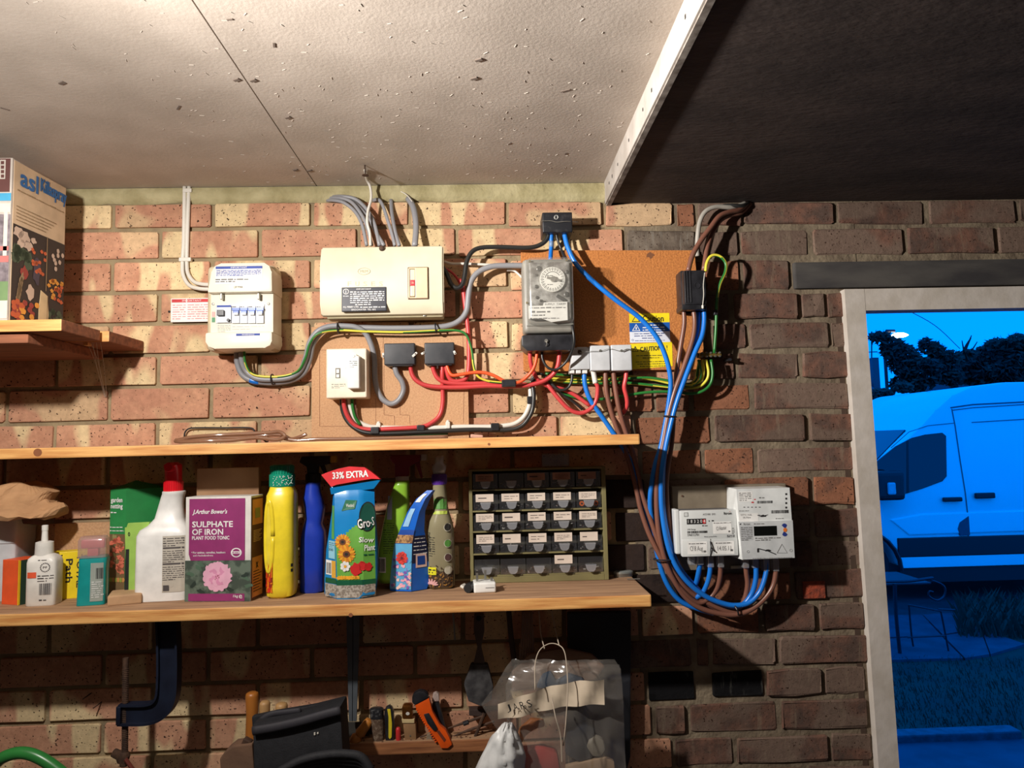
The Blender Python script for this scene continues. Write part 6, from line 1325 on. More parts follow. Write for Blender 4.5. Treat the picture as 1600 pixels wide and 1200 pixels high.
for i in range(60):
    q = RR.uniform(-1.5, .2); zq_ = RR.uniform(zz(759), zz(744)); m.box(xx(433.5)+.0264*math.sin(q+1.0)-.0008, xx(433.5)+.0264*math.sin(q+1.0)+.0008, dp-.0264*math.cos(q+1.0)-.0006, dp-.0264*math.cos(q+1.0)+.0004, zq_-.0007, zq_+.0007, 0, mi=1)
m.build('cap', [GRC, M('cap_dust', (206, 214, 204), .9)], t, local=True, auto=50)
m = MB(); 
for (y_, l, r) in ((0, 0, 0),): pass
# handle: recessed web left and a proud grip
rr_ = []
pts = [(xx(425), zz(790)), (xx(428), zz(800)), (xx(430), zz(830)), (xx(430), zz(870)), (xx(427), zz(900)), (xx(422), zz(925))]
m.tube([(xx(419.5)+.0085*math.cos(q/16*math.pi), f(xx(419.5)+.0085*math.cos(q/16*math.pi), zz(838)+.072*math.sin(q/16*math.pi))+.0034, zz(838)+.072*math.sin(q/16*math.pi)) for q in range(33)], .0052, 12)
m.build('handle_ridge', MC['feed_yellow'], t, local=True, smooth=True)
m = MB(); m.ellipse(xx(419.5), zz(838), .0065, .066, f, 24); m.build('handle_recess', M('recess_yellow', (240, 216, 70), .35), t, local=True)
m = MB()
RR = random.Random(4)
for i in range(40):
    x_ = RR.uniform(xx(412), xx(425)); z0_ = RR.uniform(zz(929), zz(900)); L_ = RR.uniform(.016, .036); g = lambda x, z: f(x, z)-.0006-.00003*i
    pts = [(x_-.0022, z0_), (x_+.0022, z0_), (x_+.001+RR.uniform(-.002, .002), z0_+L_)]; m.poly([(a_, g(a_, b_), b_) for a_, b_ in pts], i % 3)
for i in range(5): x_ = xx(411.5+.6*i); m.rect(x_, x_+.0012, zz(835-8*i), zz(822-8*i), lambda x, z: f(x, z)-.0004, 3)
for i in range(2): m.rect(xx(453), xx(455.5), zz(887+i*8), zz(882+i*8), lambda x, z: f(x, z)-.0004, 3)
m.build('flame_print', [M('flame_red', (226, 54, 36), .4), M('flame_orange', (240, 130, 30), .4), M('flame_dark', (150, 50, 34), .4), BLKINK], t, local=True)
# blue trigger bottle
t, c, k, mx, rg, dp = bottle('trigger_bottle', 'royal blue bottle with black trigger, left of the sunflower bag', 'bottle', 466, 928, 503, 928,
    [(928, 467, 501, .022, 3), (925, 465, 504, .025, 3.2), (880, 465, 505, .026, 3.2), (845, 466, 506, .026, 3), (832, 468, 505, .025, 3), (820, 471, 500, .022, 2.6), (812, 473, 502, .021, 2.4), (795, 471, 504, .022, 2.4), (780, 469, 500, .020, 2.2), (770, 471, 497, .018, 2), (758, 473, 496, .016, 2), (754, 474, 496, .0155, 2)], M('royal_blue', (34, 62, 178), .28), .026, rz=0, n=36)
zz = lambda y: hgt(mx, y, c); xx = lambda x: (x-mx)*k; BK2 = M('trigger_black', (26, 24, 26), .5)
m = MB(); m.lathe([(.0155, zz(755)), (.0155, zz(741)), (.013, zz(740))], (xx(485), dp, 0), 24)
for i in range(22):
    q = i*2*math.pi/22; m.tube([(xx(485)+.0156*math.cos(q), dp+.0156*math.sin(q), zz(754)), (xx(485)+.0156*math.cos(q), dp+.0156*math.sin(q), zz(742))], .0009, 4)
m.build('collar', BK2, t, local=True, auto=50)
m = MB(); m.prism([(xx(477), zz(741)), (xx(493), zz(741)), (xx(494), zz(729)), (xx(512), zz(726)), (xx(514), zz(713)), (xx(468), zz(713)), (xx(464), zz(722)), (xx(476), zz(730))], dp-.010, dp+.010, .002)
m.prism([(xx(496), zz(728)), (xx(503), zz(727)), (xx(508), zz(742)), (xx(504), zz(745))], dp-.004, dp+.004, .001); m.build('trigger_head', BK2, t, local=True, auto=40)
MB().box(xx(513), xx(523), dp-.007, dp+.007, zz(724), zz(713), .002).build('nozzle', M('nozzle_yellow', (206, 168, 40), .4), t, local=True)
# sunflower bag
c, rz, wd = stand(504, 936, 582, 936)
o = thing('plant_feed_bag', 'blue and green sunflower bag lettered Gro Slow release with red folded top', 'bag', (c.x, c.y, ST), 0)
mx = 543; k = wd/78; zz = lambda y: max(0, hgt(mx, y, c)); xx = lambda x: (x-mx)*k
front = []  # (py, xl, xcrease, xr, ycrease)
rows = [(936, 512, 528, 574, .0), (931, 504, 527, 583, .0), (905, 504, 527, 586, -.002), (860, 507, 526, 586, -.004), (830, 512, 524.5, 585, -.003), (800, 517, 524, 584, 0), (772, 520, 523, 583, .006), (760, 517, 518, 583, .012)]
m = MB(); N = 8; n = len(rows)
dback = [.055, .06, .062, .06, .052, .042, .030, .020]
vs = []
for (py, xl, xc, xr, yc_), db in zip(rows, dback):
    z = zz(py); vs += [(xx(xl), db*.45, z), (xx(xc), yc_, z), (xx(xc)+(xx(xr)-xx(xc))*.33, yc_-.003, z), (xx(xc)+(xx(xr)-xx(xc))*.7, yc_-.002, z), (xx(xr), yc_+.010, z), (xx(xr)-.004, db, z), (xx(xc)+.01, db+.003, z)]
K7 = 7
fs = []; mi = []
for i in range(n-1):
    for j in range(K7): fs.append((i*K7+j, i*K7+(j+1) % K7, (i+1)*K7+(j+1) % K7, (i+1)*K7+j))
fs.append(tuple(range(K7))[::-1]); fs.append(tuple((n-1)*K7+j for j in range(K7)))
m.add(vs, fs); BGB = M('bag_blue', (22, 132, 196), .3, 0, (16, 118, 184), 12, .1, bscale=30); body = m.build('bag', BGB, o, local=True, auto=30)
md = body.modifiers.new('soft', 'SUBSURF'); md.levels = 2; md.render_levels = 2; md.subdivision_type = 'SIMPLE'
def bf(x, z, up=.0012):
    zs_ = [zz(r[0]) for r in rows]
    for i in range(n-1):
        if zs_[i] <= z <= zs_[i+1]: break
    t_ = min(1, max(0, (z-zs_[i])/(zs_[i+1]-zs_[i]))); q = [rows[i][j]+(rows[i+1][j]-rows[i][j])*t_ for j in range(5)]; db = dback[i]+(dback[i+1]-dback[i])*t_
    xl, xc, xr, yc_ = xx(q[1]), xx(q[2]), xx(q[3]), q[4]
    if x < xc: u = min(1, max(0, (xc-x)/(xc-xl+1e-6))); return yc_+u*(db*.45-yc_)-up
    u = (x-xc)/(xr-xc+1e-6)
    return (yc_+(-.003)*u/.33 if u < .33 else (yc_-.003+.001*(u-.33)/.37 if u < .7 else yc_-.002+.012*(u-.7)/.3))-up
def lay(up): return lambda x, z: bf(x, z, up)
m = MB()
def bpoly(pts, mi, up):  # fine strips so that prints follow the folds
    m.poly([(xx(a_), bf(xx(a_), zz(b_), up), zz(b_)) for a_, b_ in pts], mi)
def brect(x0, y0_, x1, y1_, mi, up, nx=6, nz=3): m.rect(xx(x0), xx(x1), zz(y1_), zz(y0_), lay(up), mi, nx, nz)
# green hill in columns
for i in range(14):
    xa0, xb0 = 525+i*4.3, 525+(i+1)*4.3
    if xb0 > 585: xb0 = 584.8
    ta = 846-(xa0-525)*.72+4*math.sin(xa0*.1)
    brect(xa0, ta, xb0, 906, 0, .0008, 1, 5)
brect(506, 904, 526.5, 912, 1, .0010, 2, 1); brect(527, 906, 585.5, 914, 1, .0010, 6, 1)
brect(505.5, 913, 526.5, 934, 2, .0010, 2, 2); brect(527, 914, 584.5, 934, 2, .0010, 6, 2)
brect(512, 845, 524.5, 873, 3, .0008, 2, 2); brect(518, 790, 523.5, 842, 4, .0008, 1, 4); brect(507, 876, 518, 899, 5, .0012, 2, 1)
m.bars(xx(508), xx(517), zz(897), zz(880), lay(.0016), 6, n=10)
m.small(xx(513), xx(523), zz(856), zz(847), lay(.0014), 3, 6, fill=.3); m.text('300', xx(512), xx(521), zz(861), zz(857), lay(.0014), 6)
brect(518, 876, 526, 903, 7, .0010, 1, 2)
def sunf(px, py, r, up):
    for i in range(18):
        q = i*2*math.pi/18; m.ellipse(xx(px)+r*.62*math.cos(q), zz(py)+r*.62*math.sin(q), r*.42, r*.16, lay(up), 8, 8 if i % 2 else 9, 0, q)
    m.ellipse(xx(px), zz(py), r*.42, r*.38, lay(up+.0004), 14, 10); m.ellipse(xx(px), zz(py), r*.2, r*.18, lay(up+.0006), 10, 6)
sunf(537, 846, .016, .0012); sunf(543, 865, .018, .0020)
for i in range(7):
    q = i*2*math.pi/7; m.ellipse(xx(541)+.006*math.cos(q), zz(884)+.006*math.sin(q), .0048, .0038, lay(.0030), 10, 5, 0, q)
m.ellipse(xx(541), zz(884), .003, .003, lay(.0036), 8, 8)
for a_ in ((557, 889, 12), (566, 884, 9), (575, 886, 8)): m.ellipse(xx(a_[0]), zz(a_[1]), a_[2]*k*.7, a_[2]*k*.8, lay(.0026), 14, 11, .2)
for i in range(8): m.ellipse(xx(531+i*4), zz(902), .005, .004, lay(.0022), 8, 8, .4)
m.poly([(xx(a_), bf(xx(a_), zz(b_), .0014), zz(b_)) for a_, b_ in ((535, 798), (555, 795), (558, 782), (541, 781))], 12); m.text('Westland', xx(542), xx(554), zz(792), zz(787), lay(.0022), 5)
m.ellipse(xx(574), zz(808), .0165, .030, lay(.0016), 22, 6); m.ellipse(xx(574), zz(808), .0145, .0275, lay(.0020), 22, 13)
m.text('Gro', xx(559), xx(577), zz(826), zz(810), lay(.0034), 6, rot=.12, fat=.0014); m.text('Gro', xx(560), xx(577.5), zz(825), zz(811), lay(.0040), 5, rot=.12, fat=.0006); m.text('-S', xx(578), xx(583.5), zz(822), zz(809), lay(.0040), 5, rot=.1)
m.text('Slow', xx(562), xx(583), zz(848), zz(840), lay(.0024), 5, rot=-.08, fat=.0004); m.text('Plant', xx(570), xx(584.5), zz(861), zz(852), lay(.0024), 5, fat=.0004); m.small(xx(569), xx(583), zz(869), zz(865), lay(.0020), 1, 1, last=1)
m.build('bag_print', [M('hill_green', (110, 172, 72), .4), M('band_green', (22, 92, 62), .4), M('granule_window', (176, 170, 160), .45, 0, (130, 122, 112), 220, lo=.45, hi=.55), M('side_sky', (150, 208, 230), .4), M('side_lime', (96, 168, 80), .4), WINK, BLKINK, M('side_sun', (232, 176, 70), .4), M('petal_gold', (240, 172, 50), .4), M('petal_amber', (222, 134, 44), .4), M('sun_centre', (110, 62, 36), .5), M('berry_red', (206, 44, 44), .4), M('logo_green', (22, 104, 70), .4), M('logo_dark_green', (30, 84, 70), .4)], o, local=True)
# folded red top
m = MB(); a_ = [(504, 741), (514, 737), (530, 732), (546, 729), (570, 731), (580, 738), (592, 748)]; b_ = [(519, 760), (527, 757), (540, 755), (552, 753), (566, 751), (581, 749), (594, 750)]
vs = [(xx(x_), 0.0, zz(y_)) for i, (x_, y_) in enumerate(a_)]+[(xx(x_), 0.0, zz(y_)) for x_, y_ in b_]; q = len(a_)
vs2 = [(v[0], v[1]+.014, v[2]) for v in vs]
m.add(vs+vs2, [(q+i, q+i+1, i+1, i) for i in range(q-1)]+[(3*q+i+1, 3*q+i, 2*q+i, 2*q+i+1) for i in range(q-1)]+[(i, i+1, 2*q+i+1, 2*q+i) for i in range(q-1)]+[(q+i+1, q+i, 3*q+i, 3*q+i+1) for i in range(q-1)], 0)
m.text('33% EXTRA', xx(521), xx(575), zz(747), zz(737), -.0008, 1, rot=.04, fat=.0009)
tp = m.build('folded_top', [M('bag_red', (222, 52, 58), .35), WINK], o, local=True)
MB().add([(xx(517), .002, zz(762)), (xx(594), .004, zz(751)), (xx(583), .008, zz(765)), (xx(518), .006, zz(772)), (xx(517), .016, zz(762)), (xx(594), .016, zz(751)), (xx(583), .016, zz(765)), (xx(518), .016, zz(772))], [(3, 2, 1, 0), (4, 5, 6, 7), (0, 1, 5, 4), (1, 2, 6, 5), (2, 3, 7, 6), (3, 0, 4, 7)]).build('top_seam', BGB, o, local=True)
# green spray bottle leaning
c = Vector((P(617, 912, .085).x, -.098, ST))
t = thing('trigger_bottle', 'lime green spray bottle with dark red trigger leaning behind the blue packet', 'bottle', (c.x, c.y, ST), 0)
rows = [(912, 592, 634), (905, 588, 636), (860, 590, 637), (820, 598, 639), (790, 605, 640), (770, 612, 640), (760, 616, 640), (752, 618, 640)]
k = (P(637, 860, -c.y).x-P(590, 860, -c.y).x)/47; zz = lambda y: max(0, hgt(617, y, c)); xx = lambda x: (x-617)*k
rg = [(zz(y), xx((l+r)/2), .030, (r-l)/2*k, .026 if y > 790 else .018, 3) for y, l, r in rows]
m = MB(); m.loft(rg, 36); m.build('body', M('bottle_lime', (142, 190, 58), .3, 0, (120, 170, 50), 8), t, local=True, smooth=True)
f = surf(rg, .03); m = MB(); m.bars(xx(591), xx(603), zz(893), zz(873), lambda x, z: f(x, z)-.0008, 1, n=12); m.rect(xx(590), xx(604), zz(895), zz(871), f, 0, 4, 1)
m.small(xx(600), xx(618), zz(866), zz(816), f, 14, 1, fill=.3); m.rect(xx(606), xx(614), zz(812), zz(776), f, 2, 2, 4)
m.build('label', [WCARD, M('print_olive_dark', (50, 62, 34), .6), M('label_lilac', (170, 176, 200), .4)], t, local=True)
RD2 = M('dark_red_trigger', (126, 30, 46), .4); m = MB(); m.lathe([(.0145, zz(753)), (.0145, zz(746)), (.013, zz(745))], (xx(629), .03, 0), 22, mi=1)
m.prism([(xx(618), zz(746)), (xx(640), zz(745)), (xx(641), zz(730)), (xx(658), zz(722)), (xx(660), zz(712)), (xx(612), zz(711)), (xx(609), zz(717)), (xx(618), zz(726))], .020, .040, .002, mi=0); m.prism([(xx(650), zz(724)), (xx(657), zz(722)), (xx(662), zz(748)), (xx(659), zz(750))], .027, .034, .001, mi=0); m.box(xx(660), xx(669), .022, .038, zz(721), zz(711), .001, mi=1)
m.build('trigger_head', [RD2, M('collar_pale', (196, 190, 180), .4)], t, local=True, auto=40)
# blue and flower packet leaning over to the right
c, rz, wd = stand(614, 923, 662, 927)
o = thing('flower_food_packet', 'blue foil packet with pink and red flower print, top leaning right', 'packet', (c.x, c.y, ST), 0)
mx = 638; k = wd/48; zz = lambda y: max(0, hgt(mx, y, c)); xx = lambda x: (x-mx)*k
rows = [(924, 614, 642, 661), (918, 613, 642, 663), (880, 616, 643, 664), (850, 620, 644, 662), (830, 627, 647, 659), (800, 638, 654, 661), (780, 650, 662, 668), (767, 664, 672, 675)]
vs = []
for i, (py, a_, b_, c_) in enumerate(rows):
    z = zz(py); d_ = [.030, .034, .032, .028, .022, .014, .007, .002][i]
    vs += [(xx(a_), d_*.4, z), (xx(b_), -.002, z), (xx(c_), d_*.7, z), (xx(b_), d_*1.3, z)]
n = len(rows); m = MB(); m.add(vs, [(i*4+j, i*4+(j+1) % 4, (i+1)*4+(j+1) % 4, (i+1)*4+j) for i in range(n-1) for j in range(4)]+[(3, 2, 1, 0), tuple((n-1)*4+j for j in range(4))])
m.build('packet', M('foil_blue', (24, 104, 206), .25, 0, (20, 90, 186), 20, .1, bscale=30), o, local=True, auto=25)
def pf(x, z, up=.0009):
    Z_ = [zz(r[0]) for r in rows]
    for i in range(n-1):
        if Z_[i] <= z <= Z_[i+1]: break
    t_ = min(1, max(0, (z-Z_[i])/(Z_[i+1]-Z_[i]))); D_ = [.030, .034, .032, .028, .022, .014, .007, .002]
    a_, b_, c_ = [xx(rows[i][j]+(rows[i+1][j]-rows[i][j])*t_) for j in (1, 2, 3)]; d_ = D_[i]+(D_[i+1]-D_[i])*t_
    if x < b_: u = min(1, (b_-x)/(b_-a_+1e-6)); return -.002+u*(d_*.4+.002)-up
    u = min(1, (x-b_)/(c_-b_+1e-6)); return -.002+u*(d_*.7+.002)-up
def edge(y_, j):
    for r0, r1 in zip(rows[:-1], rows[1:]):
        if r0[0] >= y_ >= r1[0]: t_ = (r0[0]-y_)/(r0[0]-r1[0]); return r0[j]+(r1[j]-r0[j])*t_
    return rows[0][j]
m = MB()
def strip(y0_, y1_, ja, jb, mi, up, steps=6, fa=0, fb=1):
    for s_ in range(steps):
        ya, yb_ = y0_+(y1_-y0_)*s_/steps, y0_+(y1_-y0_)*(s_+1)/steps; pts = []
        for (yy_, ff) in ((yb_, fa), (yb_, fb), (ya, fb), (ya, fa)):
            x_ = edge(yy_, ja)+(edge(yy_, jb)-edge(yy_, ja))*ff; pts.append((xx(x_), pf(xx(x_), zz(yy_), up), zz(yy_)))
        m.poly(pts, mi)
strip(850, 921, 1, 2, 0, .0010); strip(836, 849, 1, 2, 1, .0010, 2); strip(828, 836, 1, 2, 7, .0010, 2); strip(838, 880, 2, 3, 2, .0010, 5); strip(772, 785, 1, 2, 6, .0012, 2, .1, .6); strip(795, 823, 1, 2, 8, .0012, 3, .1, .5)
strip(866, 888, 2, 3, 4, .0014, 2, .25, .9); strip(870, 884, 2, 3, 7, .0018, 2, .35, .8)
RR = random.Random(3)
for i in range(46):
    y_ = RR.uniform(872, 920); x_ = edge(y_, 1)+(edge(y_, 2)-edge(y_, 1))*RR.uniform(.1, .93); m.ellipse(xx(x_), zz(y_), .0035, .0035, lambda x, z: pf(x, z, .0014+i*.00002), 8, RR.choice((3, 3, 4, 5, 0)), .4)
for i in range(9): q = i*2*math.pi/9; m.ellipse(xx(630)+.007*math.cos(q), zz(872)+.008*math.sin(q), .006, .0045, lambda x, z: pf(x, z, .0026), 8, 9, .2, q)
m.ellipse(xx(630), zz(872), .003, .003, lambda x, z: pf(x, z, .0032), 8, 10)
for i in range(5): y_ = 841+i*6; m.small(xx(edge(y_, 2)+2), xx(edge(y_, 3)-1), zz(y_+2.5), zz(y_), lambda x, z: pf(x, z, .0016), 1, 6, last=1, seed=i)
m.build('packet_print', [M('pr_skyblue', (96, 170, 214), .4), M('pr_granules', (180, 136, 84), .5, 0, (110, 74, 46), 160, lo=.45, hi=.55), M('pr_navy', (26, 34, 66), .4), M('pr_pink', (240, 170, 190), .4), M('pr_blush', (236, 200, 190), .4), M('pr_violet', (126, 92, 180), .4), WINK, M('pr_deepblue', (22, 72, 160), .4), M('pr_iceblue', (150, 196, 232), .4), M('pr_red', (224, 70, 62), .4), M('pr_maroon', (120, 40, 50), .4)], o, local=True)
# clear bottle with purple collar
t, c, k, mx, rg, dp = bottle('trigger_bottle', 'clear bottle with purple collar, white head and wood-chip print', 'bottle', 668, 922, 708, 921,
    [(922, 671, 706, .021, 3), (918, 667, 710, .025, 3), (880, 667, 711, .027, 3), (830, 668, 710, .027, 2.8), (815, 670, 707, .025, 2.6), (800, 677, 702, .018, 2.4), (785, 678, 700, .0155, 2.2), (770, 677, 699, .0145, 2), (760, 677, 698, .0145, 2), (757, 678, 698, .0145, 2)], M('smoky_clear_bottle', (150, 142, 112), .18, 0, (132, 124, 98), 9, alpha=.93), .027, rz=0, n=36)
zz = lambda y: hgt(mx, y, c); xx = lambda x: (x-mx)*k; f = surf(rg, dp)
PUR = M('purple_collar', (98, 52, 160), .35); m = MB(); m.lathe([(.0150, zz(758)), (.0155, zz(756)), (.0155, zz(742)), (.014, zz(741))], (xx(687.5), dp, 0), 28)
for i in range(26):
    q = i*2*math.pi/26; m.tube([(xx(687.5)+.0157*math.cos(q), dp+.0157*math.sin(q), zz(756.5)), (xx(687.5)+.0157*math.cos(q), dp+.0157*math.sin(q), zz(743))], .0009, 4)
m.build('collar', PUR, t, local=True, auto=50)
m = MB(); m.loft([(zz(741), xx(687.5), dp, .0125, .013, 2.4), (zz(733), xx(687.5), dp, .0155, .016, 2.6), (zz(728), xx(688), dp, .0150, .015, 2.6), (zz(724), xx(688), dp-.002, .0095, .016, 3), (zz(714), xx(689), dp-.004, .0090, .020, 3), (zz(711), xx(690), dp-.004, .006, .014, 3)], 24); m.build('trigger_head', clear('head_milky', (214, 212, 206), .85, .3, .8), t, local=True, smooth=True)
m = MB(); g = lambda up: (lambda x, z: f(x, z)-up)
RR = random.Random(6)
m.rect(xx(668.5), xx(709), zz(918), zz(893), g(.0003), 0, 8, 2)
for i in range(120): m.ellipse(RR.uniform(xx(670), xx(708)), RR.uniform(zz(918), zz(882+RR.random()*12)), .0025, .0014, g(.0010+i*.00001), 6, RR.choice((1, 2, 0)), .3, RR.uniform(0, 3))
for i, (py, mi) in enumerate(((824, 6), (849, 5), (871, 3), (891, 4))):
    m.ellipse(xx(701), zz(py), .0085, .0088, g(.0026), 18, 4); m.ellipse(xx(701), zz(py), .0070, .0074, g(.0030), 18, mi)
m.rect(xx(669), xx(682), zz(898), zz(886), g(.0026), 7, 3, 1); m.small(xx(670), xx(681), zz(896), zz(888), g(.0030), 2, 8)
for i in range(7):
    q = i*.45; m.ellipse(xx(673)+.010*math.cos(q), zz(913)+.006*math.sin(q), .0065, .002, g(.0026), 8, 9, 0, q)
m.text('neudorff', xx(669.5), xx(674), zz(862), zz(832), g(.0006), 8, vertical=True); m.small(xx(671), xx(680), zz(870), zz(838), g(.0006), 9, 8, fill=.3)
m.rect(xx(679), xx(699), zz(796), zz(780), g(.0004), 5, 4, 2); m.rect(xx(677), xx(700), zz(804), zz(799), g(.0004), 10, 4, 1)
m.build('bottle_print', [M('chip_dark', (66, 48, 34), .6), M('chip_amber', (170, 120, 50), .6), M('chip_tan', (120, 90, 56), .6), M('disc_brown', (84, 58, 56), .5), M('disc_rim', (190, 184, 164), .5), M('disc_green', (84, 140, 62), .5), M('disc_dark', (44, 42, 38), .5), M('tag_yellow', (232, 226, 40), .5), BLKINK, M('lily_pink', (226, 170, 170), .5), M('tag_lime', (180, 196, 80), .5)], t, local=True)
# plug, cap, screws, tin
o = thing('mains_plug', 'white three-pin plug lying pins-up before the drawer organiser', 'plug', tuple(H(757, 926, ST)))
q = o.location; m = MB().box(-.022, .024, -.006, .040, .0, .021, .004, 3); m.build('plug_body', WHITE, o, local=True, auto=40); o.rotation_euler.z = .08
for x_, y_, L_ in ((-.014, .012, .017), (.004, .024, .021), (.016, .010, .008)): MB().box(x_-.0024, x_+.0024, y_-.0016, y_+.0016, .021, .021+L_, .0006).build('pin', STEEL, o, local=True)
MB().box(.002, .020, -.0064, -.0058, .010, .0112, 0).build('body_seam', GRINK, o, local=True); m = MB(); m.small(-.018, .018, .0, .006, 0, 1); 
o = thing('hose_connector', 'black ribbed hose connector lying left of the white plug', 'connector', tuple(H(731, 927, ST)), -.35)
m = MB(); m.lathe([(.004, -.012), (.009, -.012), (.0095, -.008), (.0095, .018), (.007, .024), (.004, .024)], (0, .012, .0098), 22, 'y')
for i in range(14):
    q = i*2*math.pi/14; m.tube([(.0096*math.cos(q), .004, .0098+.0096*math.sin(q)), (.0096*math.cos(q), .028, .0098+.0096*math.sin(q))], .0008, 4)
m.build('sleeve', BLK, o, local=True, auto=50); MB().lathe([(.0078, -.0125), (.0045, -.0122), (.0045, -.004), (0, -.004)], (0, .012, .0098), 18, 'y').build('bore', M('pure_black', (8, 8, 8), .6), o, local=True); MB().box(-.017, -.009, .0, .02, .010, .015, .001, rot=Matrix.Rotation(.5, 3, 'Y')).build('tab', CB_WHT, o, local=True)
for i, (a_, b_, l) in enumerate((((801, 905.5), (829, 906), 'screw in a wall plug lying before the organiser, left one'), ((864, 903.5), (832, 905.5), 'screw in a wall plug lying before the organiser, right one'))):
    p0, p1 = H(a_[0], a_[1], ST+.003), H(b_[0], b_[1], ST+.003); o = thing('wall_screw', l, 'screw', (p0.x, p0.y, ST)); v = p1-p0
    MB().tube([p0, p0+v*.35, p0+v*.86], .002, 8, radii=[.0008, .0018, .0018]).build('shank', STEEL, o); MB().tube([p0+v*.84, p0+v*.92, p0+v], .004, 10, radii=[.002, .0042, .0038]).build('head', RUST, o)
o = thing('metal_tin', 'small oval silver tin at the right end of the lower shelf', 'tin', tuple(H(974, 900.5, ST)), .25)
m = MB(); m.loft([(0, 0, 0, .022, .012, 2.5), (.007, 0, 0, .022, .012, 2.5)], 28); m.build('base', STEEL, o, local=True, auto=40); m = MB(); m.loft([(.0072, 0, 0, .0228, .0128, 2.5), (.011, 0, 0, .0228, .0128, 2.5), (.013, 0, 0, .018, .010, 2.3)], 28); m.build('lid', M('tin_lid', (190, 196, 190), .3, .6), o, local=True, auto=40)
p = H(1000, 904.5, ST+.003); o = MB().tube([p, p+Vector((-.028, .001, 0)), p+Vector((-.0285, .001, 0))], .0012, 6).build('loose_nail', STEEL); tag(o, 'thin nail lying by the shelf end right of the silver tin', 'nail')
# ------------------------------------------------------------------ drawer organiser
od = .045
L_x, R_x = X(733.5, 815, od), X(948.5, 815, od); zb = ST+.0005; ztp = Zz(840, 731, od)
og = thing('drawer_organiser', 'olive parts organiser with twenty-five clear labelled drawers', 'organiser', ((L_x+R_x)/2, -.03, ST))
OLV = M('olive_plastic', (134, 126, 84), .5, 0, (118, 110, 74), 12)
yF, yB = -od, -.004
cw0 = L_x; m = MB()
m.box(L_x, L_x+.0075, yF, yB, zb, ztp, .001); m.build('side_panel', OLV, og)
MB().box(R_x-.0095, R_x, yF, yB, zb, ztp, .001).build('side_panel', OLV, og)
MB().box(L_x+.0076, R_x-.0096, yF, yB, ztp-.005, ztp, .001).build('top_panel', OLV, og)
MB().box(L_x+.0076, R_x-.0096, yB-.003, yB, zb, ztp-.005, 0).build('back_panel', M('olive_dark', (60, 56, 42), .7), og)
ix0, ix1 = L_x+.0085, R_x-.0105; pitchx = (ix1-ix0)/5
rowy = [(737, 762), (768, 795), (798.5, 827), (831, 862), (866, 896)]
rowz = [(Zz(840, b_, od), Zz(840, a_, od)) for a_, b_ in rowy]
for i, (z0, z1) in enumerate(rowz):
    lo = rowz[i+1][1] if i < 4 else zb
    MB().box(L_x+.0076, R_x-.0096, yF+.0005, yB-.004, z0-.0045, z0-.0008, .0006).build('shelf_bar', OLV, og)
    if i == 4: MB().box(L_x+.0076, R_x-.0096, yF, yB-.004, zb, z0-.0046, .001).build('plinth', OLV, og)
DR = clear('drawer_clear', (120, 122, 128), .22, .15, .4); DRH = clear('drawer_handle_milky', (196, 198, 204), .72, .25, .6); CARDL = M('drawer_card', (226, 208, 192), .8); CARDD = M('drawer_card_darker', (186, 146, 130), .8)
proto = None
no_card = {(0, 1), (4, 0), (4, 1), (4, 2), (4, 4)}
INKD = M('pencil_ink', (90, 78, 74), .8)
